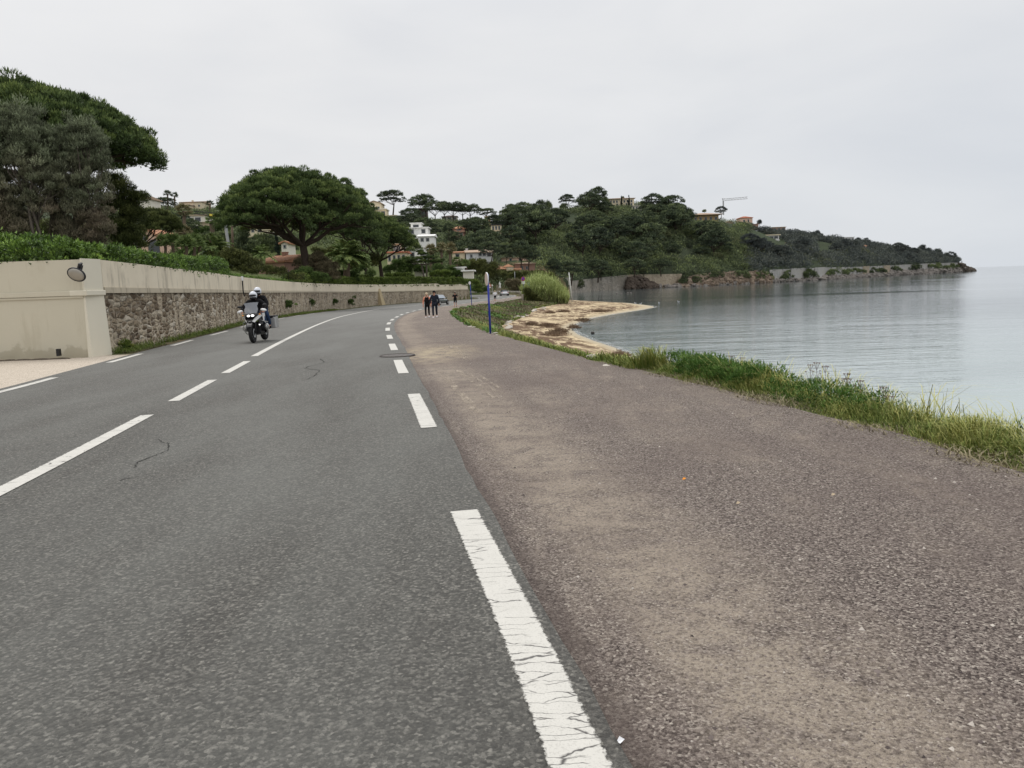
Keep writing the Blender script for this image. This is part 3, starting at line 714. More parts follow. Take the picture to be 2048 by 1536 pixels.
feathery('grey green feathery tree at the left edge of the photo over the bright hedge', 30, 33,
         [(-20, 285, 62), (40, 262, 46), (75, 300, 46), (25, 335, 66), (85, 365, 44), (5, 420, 60), (62, 415, 40), (-50, 380, 70), (30, 455, 34)], 21, .05)
feathery('rounder grey green tree in front of the giant pine with brownish lower boughs', 120, 34,
         [(158, 275, 34), (178, 300, 34), (130, 315, 40), (195, 340, 28), (140, 360, 50), (182, 390, 36), (118, 410, 44), (168, 430, 44), (204, 462, 24), (135, 465, 34), (190, 485, 22)], 22, -.05)
lump_tree('pine_tree', 'dark ragged tree between the feathery trees and the pink house', 60, (250, 515),
          [(225, 372, 22), (250, 395, 24), (240, 425, 32), (268, 440, 24), (255, 470, 34), (285, 404, 12), (225, 465, 30), (262, 500, 30)], 220, .16, M['pine_brown'], M['bark'], 23, clr=.5)
lump_tree('pine_tree', 'dark tree touching the left edge of the photo behind the feathery trees', 46, (-10, 510), [(-30, 430, 60), (10, 462, 30), (60, 470, 30), (110, 475, 30), (170, 480, 26)], 220, .12, M['pine_brown'], M['bark'], 24, clr=.42)

# --- hedges and shrubs
def strip_leaves(P, Wd, Hh, clr, per, leaf, r, aspect=.55, up=.5, dens=1.0):
    """P: (n,3) centre line of the hedge's foot, one clump ring every so often"""
    s = np.concatenate([[0], np.cumsum(np.linalg.norm(np.diff(P, axis=0), axis=1))]); n = int(s[-1] / clr * 2.0 * max(1, (Wd + 2 * np.mean(Hh)) / clr * .42) * dens)
    q = r.random(n) * s[-1]; C = np.stack([np.interp(q, s, P[:, i]) for i in range(3)], 1)
    Hq = np.interp(q, s, np.broadcast_to(Hh, len(P))); th = r.uniform(-.25, np.pi + .25, n)
    td = np.gradient(P, axis=0); nn = unit(np.stack([td[:, 1], -td[:, 0], td[:, 2] * 0], 1)); N_ = np.stack([np.interp(q, s, nn[:, i]) for i in range(3)], 1)
    sq = lambda c: np.sign(c) * np.abs(c) ** .6
    C = C + N_ * (sq(np.cos(th)) * (Wd / 2 - clr * .5))[:, None]
    C[:, 2] += Hq * np.clip(sq(np.sin(th)), 0, 1) * .88 - clr * .1 + r.normal(0, .04, n)
    return clump_leaves(C, clr * r.uniform(.6, 1.2, n), per, leaf, up, .9, r, aspect)
def hedge(name, label, P, Wd, Hh, clr, per, leaf, mat, seed, group=None, dens=1.0, aspect=.55):
    r = np.random.default_rng(seed); P = np.array(P, float); v, f, t = strip_leaves(P, Wd, Hh, clr, per, leaf, r, aspect, dens=dens)
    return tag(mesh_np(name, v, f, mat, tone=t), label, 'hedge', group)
hp = [(-30, 22.0, 5.05), (-24, 22.1, 5.05), (-18, 22.2, 5.05), (-12.9, 22.5, 5.05)]
for y_ in (25, 28, 31, 34, 37, 40, 43, 46.8): hp.append((float(Wf(y_)) - .55, y_, wtop(y_) - .05))
hh = [.5, .52, .55, .50, .5, .5, .5, .55, .62, .75, .9, 1.0]
hedge('hedge', 'bright green leafy hedge overhanging the top of the beige wall', hp, 1.0, hh, .26, 75, .085, M['hedge'], 31, dens=1.25)
hp2 = [(-30, 24.5, 4.95), (-20, 24.6, 4.95), (-15.5, 25.5, 4.95), (-15.6, 30, 4.9), (-16.5, 35, 4.8)]
hedge('hedge', 'taller light green bushy hedge row behind the wall hedge on the left', hp2, 1.6, [.95, 1.0, 1.15, .7, .4], .34, 70, .10, M['hedge'], 32)
lowp = [(float(Wf(y_)) - .7, y_, wtop(y_) - .22) for y_ in (48, 52, 56, 60, 66, 72, 78)]
hedge('hedge', 'thin low clipped hedge on top of the wall behind the motorcycle', lowp, .9, .32, .2, 60, .08, M['hedge'], 33)
lowp = [(float(Wf(y_)) - .8, y_, wtop(y_) - .25) for y_ in (80, 86, 92, 98, 104, 110, 116, 122, 128, 134, 139, 144)] + [(-9.5, 148, 4.0), (-7.4, 151, 3.6)]
hedge('hedge', 'long low clipped hedge running along the wall top behind the walkers', lowp, 1.3, [1.15, 1.15, 1.1, 1.1, 1.15, 1.2, 1.25, 1.3, 1.4, 1.45, 1.45, 1.5, 1.4, 1.3], .34, 60, .15, M['hedge_low'], 34)
lump_tree('hedge_end_bush', 'rounded green bush spilling down at the far end of the road wall', 152, (958, 596), [(951, 570, 8), (957, 576, 6), (956, 584, 5), (947, 566, 5)], 90, .2, M['hedge_low'], None, 35, clr=.4, trunk=False, cat='bush')
def box_hedge(label, D, x0, x1, yb, yt, depth, seed, mat='hedge_low'):
    a, b = at(x0, yb, D), at(x1, yb, D); h = (yb - yt) / ppm(D); g = Hs((a.x + b.x) / 2, D); z_ = min(a.z, b.z)
    hedge('clipped_hedge', label, [(a.x, D, z_), ((a.x + b.x) / 2, D, z_), (b.x, D, z_)], depth, h, .4, 60, .2, M[mat], seed)
box_hedge('square cut dark hedge beside the two pale trunks', 154, 861, 900, 556, 541, 3, 41)
box_hedge('rounded clipped hedge right of the spreading pine trunk', 144, 772, 824, 560, 547, 4, 42)
box_hedge('clipped hedge in the shade left of the spreading pine trunk', 124, 706, 742, 562, 552, 3, 43)
def shrub(label, D, lumps, mat, seed, leaf=.11, clr=.34, per=110, group=None, name='shrub', depthf=1.0, aspect=.4):
    px = sum(l[0] for l in lumps) / len(lumps); py = max(l[1] + l[2] for l in lumps)
    return lump_tree(name, label, D, (px, py), lumps, per, leaf, M[mat], None, seed, clr=clr, trunk=False, cat='bush', group=group, depthf=depthf, aspect=aspect)
shrub('brownish olive shrub row behind the end of the bright hedge', 59, [(444, 524, 17), (462, 520, 20), (482, 525, 20), (500, 537, 18), (470, 540, 20), (425, 520, 11)], 'shrub', 51, group=None)
shrub('dark olive shrubs left of the terracotta roof', 76, [(512, 540, 18), (540, 547, 16), (562, 551, 13), (496, 543, 20), (584, 555, 9), (600, 557, 8)], 'shrub', 52)
shrub('light green low shrub on the wall beside the small black post', 88, [(590, 556, 14), (612, 552, 16), (630, 558, 13), (575, 560, 10), (648, 560, 12)], 'shrub_green', 53)
shrub('pinkish feathery tamarisk shrub between terracotta roof and palm', 97, [(610, 535, 22), (635, 530, 24), (655, 545, 24), (640, 555, 20), (665, 556, 14), (625, 548, 16)], 'drygrass', 54, leaf=.1, clr=.3)
shrub('olive green bush under the stout palm', 114, [(685, 555, 14), (705, 560, 14), (668, 562, 10)], 'shrub_green', 55, leaf=.14)
shrub('wide rounded green shrub mass behind the low hedge and spreading pine', 150, [(795, 535, 14), (815, 530, 14), (835, 540, 14), (780, 545, 14), (850, 545, 10), (810, 545, 14)], 'shrub_green', 56, leaf=.22, clr=.6)
shrub('shrubs between the two pale trunks and the square hedge', 158, [(875, 540, 10), (900, 545, 12), (920, 552, 10), (905, 555, 10), (935, 556, 9)], 'shrub_green', 57, leaf=.22, clr=.6)
shrub('yellow green small round tree above the stout palm', 120, [(716, 545, 8), (722, 540, 9), (742, 552, 8)], 'shrub_green', 58, leaf=.2, clr=.5)
shrub('dark hedge-like shrubs behind the white statue and guard rail', 230, [(965, 562, 13), (985, 560, 14), (1005, 557, 14), (1025, 556, 13), (975, 575, 10), (1045, 560, 12), (1000, 572, 12), (1065, 556, 12), (1085, 556, 10), (1100, 560, 10)], 'shrub', 59, leaf=.4, clr=.9)
shrub('dusky green trees and bushes below the white house with glazed balcony', 182, [(925, 536, 12), (945, 533, 12), (965, 535, 12), (985, 538, 11), (955, 545, 12), (975, 548, 12), (935, 548, 10), (990, 552, 10)], 'shrub', 66, leaf=.3, clr=.8)
shrub('dark green hedge of bushes in front of the round turret house', 226, [(990, 557, 9), (1005, 558, 9), (1020, 558, 9), (1036, 557, 9), (1052, 556, 10), (1068, 556, 10), (1082, 557, 9)], 'shrub', 67, leaf=.4, clr=.9)
shrub('wide dark conifer right of the telegraph pole, nearer mass', 128, [(485, 490, 13), (478, 503, 14), (496, 503, 14), (487, 476, 9), (506, 494, 10), (512, 506, 12), (487, 466, 5)], 'farpine', 68, leaf=.3, clr=.6)
shrub('belt of dark trees between the leaning grey mast and the largest pine trunk', 170, [(400, 484, 12), (420, 480, 10), (440, 482, 13), (520, 486, 12), (538, 484, 12), (552, 488, 12), (568, 500, 11), (585, 500, 10), (530, 498, 12), (550, 502, 12), (465, 480, 10)], 'farbush', 69, leaf=.4, clr=.8)
shrub('green bushes under the modern flat roofed house', 215, [(380, 462, 9), (398, 466, 9), (416, 464, 8), (434, 462, 8), (448, 458, 8), (366, 466, 8)], 'shrub_green', 70, leaf=.4, clr=.8)
shrub('brownish flowering bush above the white convertible', 205, [(1020, 572, 10), (1032, 572, 11), (1042, 575, 10), (1028, 580, 9), (1048, 583, 9), (1040, 588, 7)], 'drygrass', 60, leaf=.3, clr=.7)
shrub('dark bushes at the foot of the wall by the road bend', 175, [(955, 583, 7), (948, 580, 7), (970, 582, 5)], 'shrub_green', 61, leaf=.3, clr=.6)
shrub('mound of grey green bushes between the pink house and the yuccas', 100, [(352, 510, 11), (375, 508, 14), (395, 510, 15)], 'shrub_green', 62, leaf=.16, clr=.5)
shrub('dark green bushes behind the stout palm and spreading pine', 135, [(690, 520, 18), (665, 515, 16), (720, 525, 18), (745, 528, 18), (705, 540, 16), (640, 512, 14)], 'shrub', 63, leaf=.25, clr=.7)

# --- palms
def palm(label, D, base, top, fr, nf, seed, mat='palm', kind='date', tr=.16, name='palm_tree', group=None, dead=0, droop=1.0):
    """base/top: photo points of trunk foot and crown centre; fr: frond length in photo pixels"""
    r = np.random.default_rng(seed); B = at(*base, D); root = on(B, name, label, 'palm tree', group); T = local(at(*top, D), root); L = fr / ppm(D)
    mb = MB(); mb.tube([(0, 0, -.8), (0, 0, 0), tuple(T * .5 + np.array([.05, 0, 0])), tuple(T)], [tr * 1.2, tr * 1.05, tr * .9, tr], 8); mb.build('trunk', M['palmbark'], root, smooth=True)
    parts = []
    for i in range(nf + dead):
        az_ = r.random() * 2 * np.pi; el = r.uniform(-.2, 1.35) if i < nf else r.uniform(-1.35, -.4)
        h = np.array([np.cos(az_), np.sin(az_), 0]); l = L * r.uniform(.8, 1.1) * (1 if i < nf else .7); k = 14
        if kind == 'fan':
            c = T + (h * np.cos(el) + np.array([0, 0, np.sin(el)])) * l * .55; n = 22
            side = np.cross(h, [0, 0, 1]); a = r.uniform(-1.2, 1.2, n)[:, None]; d0 = h * np.cos(el) + np.array([0, 0, np.sin(el) - .1])
            d = unit(d0 * np.cos(a) + side * np.sin(a) + r.normal(0, .12, (n, 3)) - np.array([0, 0, .25 * droop]))
            parts.append(leaf_tris(np.repeat(c[None], n, 0), d, l * .55, l * .09, np.clip(r.normal(.5 if i < nf else .3, .16, n), 0, 1), r))
            continue
        q = np.linspace(.12, 1, k * 3); sag = .75 * droop
        P = T + h * (q * l * np.cos(el))[:, None] + np.array([0, 0, 1.]) * (q * l * np.sin(el) - sag * l * q ** 2 * (.45 + .3 * np.cos(el)))[:, None]
        td = unit(np.gradient(P, axis=0)); side = unit(np.cross(td, [0, 0, 1.])); w_ = l * .24 * np.sin(np.clip(q, 0, 1) * np.pi * .85 + .25)
        for s_ in (-1, 1):
            d = unit(side * s_ + td * .8 + np.array([0, 0, -.15]) + r.normal(0, .1, P.shape))
            parts.append(leaf_tris(P, d, w_, l * .055, np.clip(r.normal(.55, .16, len(P)), 0, 1), r))
        parts.append(leaf_tris(P[:-1], td[:-1], l / 30, l * .02, np.full(len(P) - 1, .6), r))
    v, f, t = merge(parts); mesh_np('fronds', v, f, M[mat], root, tone=t)
    return root
palm('stout date palm with a dense round crown right of the largest pine', 112, (693, 556), (693, 512), 50, 90, 71, tr=.5, droop=.75)
palm('date palm with arching fronds above the olive shrubs left of the leaning grey pole', 60, (433, 525), (432, 497), 44, 46, 72, tr=.25)
palm('small feathery palm between the telegraph pole and the terracotta roof', 80, (524, 522), (523, 508), 30, 40, 73, tr=.2)
palm('low date palm just left of the arching one above the bright hedge', 70, (400, 520), (398, 488), 30, 36, 74, tr=.2)
for i, (bx, by, tx, ty, D, lb) in enumerate([(336, 424, 335, 388, 300, 'left of the twin tall palms on the left skyline'), (350, 426, 349, 392, 300, 'right of the twin tall palms on the left skyline'),
                                            (419, 425, 420, 408, 300, 'bushy palm on the skyline just left of the largest pine')]):
    palm(lb, D, (bx, by), (tx, ty), 8.5, 34, 75 + i, kind='fan', tr=.3, mat='farpine')
palm('tall fan palm with pale drooping skirt above the small umbrella pine', 140, (369, 500), (368, 422), 17, 36, 79, kind='fan', tr=.32, dead=16, mat='palm_dry')
palm('shaggy pale fan palm right of the small umbrella pine', 105, (365, 512), (366, 464), 18, 40, 80, kind='fan', tr=.3, dead=30, mat='palm_dry')
palm('fan palm with dark dead skirt below the flat roofed house', 170, (424, 478), (424, 442), 15, 34, 81, kind='fan', tr=.6, dead=30)
for i, (bx, by, ty, D, fr_, lb) in enumerate([(862, 546, 500, 165, 13, 'leftmost of the pale fan palms beside the tiled white house'), (883, 545, 496, 168, 13, 'second pale fan palm beside the tiled white house'),
                                             (900, 545, 498, 160, 14, 'third pale fan palm, nearest the tiled white house'), (932, 548, 528, 162, 11, 'short fan palm in front of the tiled white house'),
                                             (913, 548, 522, 162, 10, 'dusky fan palm left of the short one before the tiled white house')]):
    palm(lb, D, (bx, by), (bx, ty), fr_, 38, 90 + i, kind='fan', tr=.28, dead=22, mat='palm_dry' if i < 3 else 'palm')
for i, (bx, by, D) in enumerate([(345, 512, 62), (372, 514, 60), (388, 512, 64), (330, 512, 68)]):
    palm(['yucca with sword leaves nearest the pink house', 'middle yucca clump above the bright hedge', 'yucca rosette next to the low date palm', 'yucca half hidden beside the pink house wall'][i] , D - 8, (bx, by), (bx, by - 25), 21, 60, 100 + i, kind='fan', tr=.12, mat='palm', droop=.2, name='yucca')

# flat-topped cypress on two pale trunks
def flat_cypress():
    D = 146; B = at(851, 562, D); B.z = Hs(B.x, B.y) ; root = on(B, 'flat_topped_cypress', 'flat topped dark cypress standing on two slanting pale trunks'); r = np.random.default_rng(5)
    P = []
    for (px, py, w_) in [(822, 521, 9), (838, 516, 11), (846, 509, 8), (862, 516, 12), (878, 522, 9), (850, 522, 14), (815, 523, 5), (840, 504, 4), (868, 524, 8)]:
        c = local(at(px, py, D), root); n = 16; q = np.sqrt(r.random(n)); th = r.random(n) * 6.28; R_ = w_ / ppm(D)
        P.append(c + np.stack([q * np.cos(th) * R_, q * np.sin(th) * R_, r.normal(0, .12, n)], 1))
    P = np.concatenate(P); v, f, t = clump_leaves(P, .42 * r.uniform(.6, 1.3, len(P)), 90, .24, .7, .45, r, .35)
    mesh_np('crown', v, f, M['pine'], root, tone=t)
    mb = MB(); limbs(mb, (.1, 0, 0), local(at(843, 530, D), root), P[:80], .17, (4, 3), r); mb.build('trunk', M['greybark'], root, smooth=True)
    mb = MB(); limbs(mb, (.35, .3, 0), local(at(853, 528, D), root), P[80:], .15, (4, 3), r); mb.build('trunk', M['greybark'], root, smooth=True)
flat_cypress()

# ------------------------------------------------------------------ woodland on the hills
def hill_point(a, t):
    d0, d1 = np.interp(a, dA, hD0), np.interp(a, hA, hD1); y_ = d0 + (d1 - d0) * t; x_ = (a - 1024) / F * y_
    return x_, y_
CLEAR = []      # (a, y) windows kept open around houses
def clear_of(px, py, rpx, D): return all(not (c[0] - 2 < px < c[1] + 2 and c[2] < py < c[3] and D < c[4] + 3) for c in CLEAR)
def photo_of(p):
    d = Vector(p) - Vector((0, 0, EYE)); z_ = d.dot(_f); return 1024 + F * d.dot(_r2) / z_, 768 - F * d.dot(_u2) / z_

# ------------------------------------------------------------------ walls along the road
def wall_body(name, line, zb, zt, th, m, parent, uvs=True, cap=.0):
    """vertical slab: line is the face, th its thickness to the left"""
    n = len(line); back = offs(line, -th); vs = []; fs = []
    for i in range(n):
        vs += [(line[i][0], line[i][1], zb[i]), (line[i][0], line[i][1], zt[i]), (back[i][0], back[i][1], zt[i]), (back[i][0], back[i][1], zb[i])]
    for i in range(n - 1):
        for k in range(3): fs.append((4 * i + k, 4 * i + 4 + k, 4 * i + 5 + k, 4 * i + 1 + k))
    fs += [(0, 1, 2, 3), (4 * n - 4, 4 * n - 1, 4 * n - 2, 4 * n - 3)]
    mb = MB(); mb.add(vs, fs); return mb.build(name, m, parent)
# render of aged plaster: streaks run down from the top
def plaster(name, a, b, streak, amount=.6):
    t = NT(name); P = t.pos(src='World'); sx = t.n('ShaderNodeSeparateXYZ'); t.link(t.n('ShaderNodeNewGeometry').outputs['Position'], sx.inputs[0])
    n = t.noise(.8, 6, .6, P); c = t.mix(n, a, b)
    st = t.noise(2.2, 6, .7, t.pos((1, .75, .12), src='World'), .1); s2 = t.noise(1.0, 4, .6, P)
    k = t.math('MULTIPLY', t.ramp(st, [(.50, 0), (.60, 1)]), t.ramp(s2, [(.40, 0), (.55, 1)]))
    k = t.math('MULTIPLY', k, t.mr(sx.outputs['Y'], 95, 45, .25, 1))
    c = t.mix(t.math('MULTIPLY', k, amount), c, streak); t.color(c).set(.9, .1); t.bump(t.noise(25, 5, .7, P), .25, .01); return t
M['plaster_up'] = plaster('aged_plaster', (.60, .53, .41), (.74, .67, .53), (.20, .175, .135), .42).m
M['plaster_band'] = plaster('plaster_band', (.42, .37, .28), (.54, .48, .37), (.16, .14, .11), .5).m
t = plaster('beige_render', (.50, .465, .37), (.57, .53, .42), (.38, .335, .24), .3)
sx = t.n('ShaderNodeSeparateXYZ'); t.link(t.n('ShaderNodeNewGeometry').outputs['Position'], sx.inputs[0])
nn = t.noise(1.4, 5, .6, t.pos(src='World')); lift = t.math('SUBTRACT', sx.outputs['Z'], t.math('MULTIPLY', nn, .9))
old = t.b.inputs['Base Color'].links[0].from_socket
t.color(t.mix(t.ramp(t.mr(lift, 1.9, 2.2), [(0, .55), (.8, .4), (1, 0)]), old, (.27, .235, .16))); M['beige'] = t.m
# rubble stone
t = NT('rubble_stone'); P0 = t.pos((1, .45, 1.6), src='World')
wn_ = t.n('ShaderNodeTexNoise', inputs={'Scale': 5.0, 'Detail': 3}); t.link(P0, wn_.inputs[0]); va = t.n('ShaderNodeVectorMath', operation='SCALE'); va.inputs['Scale'].default_value = .10; t.link(wn_.outputs['Color'], va.inputs[0])
ad = t.n('ShaderNodeVectorMath', operation='ADD'); t.link(P0, ad.inputs[0]); t.link(va.outputs[0], ad.inputs[1])
v1 = t.n('ShaderNodeTexVoronoi', inputs={'Scale': 3.9}); t.link(ad.outputs[0], v1.inputs[0]); ve = t.n('ShaderNodeTexVoronoi', feature='DISTANCE_TO_EDGE', inputs={'Scale': 3.9}); t.link(ad.outputs[0], ve.inputs[0])
sp = t.n('ShaderNodeSeparateColor'); t.link(v1.outputs['Color'], sp.inputs[0])
c = t.ramp(sp.outputs[0], [(0, (.10, .070, .045)), (.3, (.22, .165, .108)), (.6, (.31, .25, .175)), (.85, (.42, .36, .27)), (1, (.66, .60, .50))])
c = t.mix(t.ramp(t.noise(22, 5, .75, P0), [(.35, .6), (.6, 0)]), c, (.05, .045, .038))
sx = t.n('ShaderNodeSeparateXYZ'); t.link(t.n('ShaderNodeNewGeometry').outputs['Position'], sx.inputs[0])
edge = t.ramp(ve.outputs['Distance'], [(0, 1), (.10, 0)])
pale = t.math('MULTIPLY', t.ramp(t.noise(2.3, 5, .7, P0), [(.40, 0), (.52, 1)]), t.mr(sx.outputs['Z'], 3.5, 2.9, .3, 1))
c = t.mix(t.math('MULTIPLY', edge, .85), c, t.mix(pale, (.045, .036, .027), (.62, .55, .44)))
c = t.mix(t.math('MULTIPLY', t.ramp(t.noise(1.1, 4, .6, t.pos((1, 1, .4), src='World')), [(.52, 0), (.57, 1)]), .7), c, (.46, .39, .29))
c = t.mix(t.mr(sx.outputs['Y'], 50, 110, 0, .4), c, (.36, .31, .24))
t.color(c).set(.95, .1); t.bump(ve.outputs['Distance'], 1.0, .12); M['rubble'] = t.m

fl = W[W[:, 1] < 149.9]; ya = fl[:, 1]
root = empty('road_wall', (fl[0][0], fl[0][1], 0), 0, 'long stone retaining wall with a plastered beige upper band along the road', 'wall')
def rel(o): o.location = -Vector(o.parent.location); return o
rel(wall_body('stone_face', fl, [zg(v_) - .4 for v_ in ya], [wband(v_) for v_ in ya], .55, M['rubble'], root))
rel(wall_body('band', offs(fl, .07), [wband(v_) for v_ in ya], [wband(v_) + .17 for v_ in ya], .68, M['plaster_band'], root))
rel(wall_body('plaster_face', offs(fl, .035), [wband(v_) + .17 for v_ in ya], [wtop(v_) for v_ in ya], .60, M['plaster_up'], root))
e = fl[-1]
def end_pier(b): b.box((e[0] - .25, e[1] + .35, (zg(e[1]) + 3.0) / 2), (.9, .6, 3.0 - zg(e[1]) + .3))
rel(obj('end_pier', M['stonebeige'], end_pier, root))
# buttress with pointed top (photo x 760)
q = fl[np.argmin(np.abs(ya - 124))]; k_ = np.argmin(np.abs(ya - 124)); td = fl[k_ + 1] - fl[k_ - 1]; td = Vector((td[0], td[1], 0)).normalized(); nrm = Vector((td.y, -td.x, 0))
def butt(b):
    zb, zt = zg(124) - .2, wband(124) + .55; c = Vector((q[0], q[1], 0))
    pr = []
    for (u_, z_, o_) in [(-.75, zb, .75), (.75, zb, .75), (.42, zt - .4, .16), (.2, zt - .06, .14), (0, zt, .13), (-.2, zt - .06, .14), (-.42, zt - .4, .16)]: pr.append(c + td * u_ + nrm * o_ + Vector((0, 0, z_)))
    bk = [Vector((p.x, p.y, p.z)) - nrm * ((p - c).dot(nrm) + .1) for p in pr]; n = len(pr)
    b.add(pr + bk, [tuple(range(n)), tuple(range(n, 2 * n))[::-1]] + [(i, (i + 1) % n, n + (i + 1) % n, n + i) for i in range(n)])
rel(obj('buttress', M['ochre'] if False else plain('yellow_plaster', (.42, .34, .21), .9), butt, root))
# drain pipe and box on the wall at photo x 483
yq = 50.9; qx = float(Wf(yq)) + .16
rel(obj('downpipe', M['dark'], lambda b: b.tube([(qx, yq, wtop(yq) - .25), (qx, yq, wband(yq) + .1), (qx + .02, yq + .1, wband(yq) - .25)], .045, 6), root))
rel(obj('junction_box', M['whitep'], lambda b: b.box((qx, yq, wtop(yq) - .12), (.12, .16, .28)), root, bevel=.02))

# beige corner block: front face nearly square on, pilaster at the corner
bw = empty('beige_corner_wall', (-12, 22, 0), 0, 'smooth beige rendered wall with a moulding on the left carrying an oval mirror', 'wall')
g0 = zg(22) - .4
A_ = Vector((-45, 20.6, 0)); B_ = Vector((-12.02, 21.96, 0)); C_ = Vector((-11.95, 22.05, 0)); D_ = Vector((-11.93, 23.0, 0))
def slab(b, p, q, z0, z1, proud, th=.5):
    d = (q - p).normalized(); n = Vector((d.y, -d.x, 0)); o = [p + n * proud, q + n * proud, q - n * th, p - n * th]
    b.add([v_ + Vector((0, 0, z0)) for v_ in o] + [v_ + Vector((0, 0, z1)) for v_ in o], [(0, 1, 2, 3), (7, 6, 5, 4), (0, 4, 5, 1), (1, 5, 6, 2), (2, 6, 7, 3), (3, 7, 4, 0)])
rel(obj('wall_face', M['beige'], lambda b: slab(b, A_, B_, g0, 5.07, 0), bw))
def mould(b):
    slab(b, A_, B_, 4.06, 4.20, .06, .0)
    slab(b, A_, B_, 3.99, 4.055, .035, .0)
rel(obj('moulding', M['beige'], mould, bw, bevel=.012))
M['beige_lit'] = plain('lit_beige_render', (.64, .60, .49), .9, .1, var=.07, scale=1.2)  # paler than the wall: light on the corner's side face put into the colour
def pil(b):
    lv = [(g0, .16), (4.0, 0), (5.10, 0)]; vs = []; fs = []
    for z_, q in lv: vs += [Vector((-12.03, 21.955 - q * .6, z_)), Vector((-11.98 + q * .5, 21.955 - q * .6, z_)), Vector((-11.92 + q * .5, 22.86, z_)), Vector((-12.4, 22.9, z_))]
    for l in range(2):
        for i in range(4): fs.append((4 * l + i, 4 * l + (i + 1) % 4, 4 * l + 4 + (i + 1) % 4, 4 * l + 4 + i))
    fs += [(3, 2, 1, 0), (8, 9, 10, 11)]; b.add(vs, fs)
rel(obj('corner_pilaster', M['beige_lit'], pil, bw))
rel(obj('pilaster_band', M['beige_lit'], lambda b: b.box((-12.13, 22.40, 4.13), (.50, 1.04, .15)), bw, bevel=.02))
p_ = at(116, 700, 21.6)
rel(obj('drain_slot', M['blackp'], lambda b: (b.box((p_.x, p_.y + .02, zg(21.6) + .19), (.08, .12, .2))), bw))
rel(obj('debris_strip', plain('dark_leaf_litter', (.10, .08, .06), .95, var=.7, scale=14), lambda b: [b.ell((-12.6 - i * .21 + random.uniform(-.1, .1), 21.72 - i * .0087 + random.uniform(-.1, .06), zg(22) + .01), (random.uniform(.12, .3), random.uniform(.06, .16), random.uniform(.02, .05)), 7, 5) for i in range(60)], bw))
# mirror
mp_ = at(153, 549, 21.55); mr_ = empty('convex_mirror', mp_, R(-8), 'oval convex traffic mirror with a dark rim fixed to the beige wall', 'mirror'); mr_.rotation_euler = (R(14), R(24), R(6))
obj('mirror_glass', plain('dusty_mirror', (.30, .28, .24), .32, .5, .5, var=.15), lambda b: b.ell((0, -.02, 0), (.225, .05, .165), 28, 12), mr_, smooth=True)
obj('rim', M['dark'], lambda b: b.torus((0, 0, 0), (0, 1, 0), 1.0, .10, 36, 8), mr_).scale = (.235, .3, .175)
obj('bracket', M['dark'], lambda b: (b.box((-.01, .1, .25), (.05, .16, .13)), b.box((0, .12, .05), (.08, .14, .4))), mr_)

# sea walls round the bay
def shore_line(a0, a1, n, back=0.0): return np.array([((a - 1024) / F * (shoreD(a) + back), shoreD(a) + back) for a in np.linspace(a0, a1, n)]), np.linspace(a0, a1, n)
def seawall(name, label, a0, a1, m, batter=1.2, lift=.35, extra=None):
    l, aa = shore_line(a0, a1, max(4, int((a1 - a0) / 5)), 1.0); n = len(l); vs = []; fs = []; zt = [float(wallZ(a)) + lift for a in aa]
    f_ = l.copy(); u_ = f_ / np.linalg.norm(f_, axis=1)[:, None]
    for i in range(n):
        b_, t_, k_ = f_[i] - u_[i] * batter * .5, f_[i] + u_[i] * .5, f_[i] + u_[i] * 3
        vs += [(*b_, -.8), (*t_, zt[i]), (*k_, zt[i]), (*k_, -.8)]
    for i in range(n - 1):
        for k in range(3): fs.append((4 * i + k, 4 * i + 4 + k, 4 * i + 5 + k, 4 * i + 1 + k))
    fs += [(0, 1, 2, 3), (4 * n - 4, 4 * n - 1, 4 * n - 2, 4 * n - 3)]
    r_ = empty(name, (l[0][0], l[0][1], 0), 0, label, 'wall'); mb = MB(); mb.add(vs, fs); rel(mb.build('wall_face', m, r_)); return r_
def stonemat(name, a, b, c_, s=.35):
    t = NT(name); P = t.pos((1, 1, 1.6), src='World'); v = t.n('ShaderNodeTexVoronoi', inputs={'Scale': s * 3}); t.link(P, v.inputs[0]); sp = t.n('ShaderNodeSeparateColor'); t.link(v.outputs['Color'], sp.inputs[0])
    c = t.mix(sp.outputs[0], a, b); c = t.mix(t.ramp(t.noise(s * .35, 5, .65, P), [(.4, 0), (.65, .8)]), c, c_)
    st = t.noise(.25, 5, .7, t.pos((1, 1, .1), src='World')); c = t.mix(t.ramp(st, [(.5, 0), (.65, .55)]), c, tuple(x * .55 for x in a))
    t.color(c).set(.95, .1); t.bump(v.outputs['Distance'], .6, .2); return t.m
SW1 = stonemat('sea_wall_stone', (.23, .21, .18), (.38, .35, .30), (.28, .25, .20))
SW2 = stonemat('sea_wall_concrete', (.34, .335, .32), (.42, .41, .39), (.37, .35, .31))
SW3 = stonemat('warm_sea_wall_stone', (.30, .25, .185), (.44, .375, .285), (.36, .30, .22))
sw1 = seawall('stone_sea_wall', 'grey stone sea wall nearest the beach at the foot of the wooded slope', 1141, 1262, SW1)
sw2 = seawall('stone_sea_wall', 'warm toned curved stone sea wall right of the dark rock recess', 1262, 1368, SW3)
sw3 = seawall('concrete_sea_wall', 'long grey concrete sea wall running out along the headland to its point', 1542, 1922, SW2)
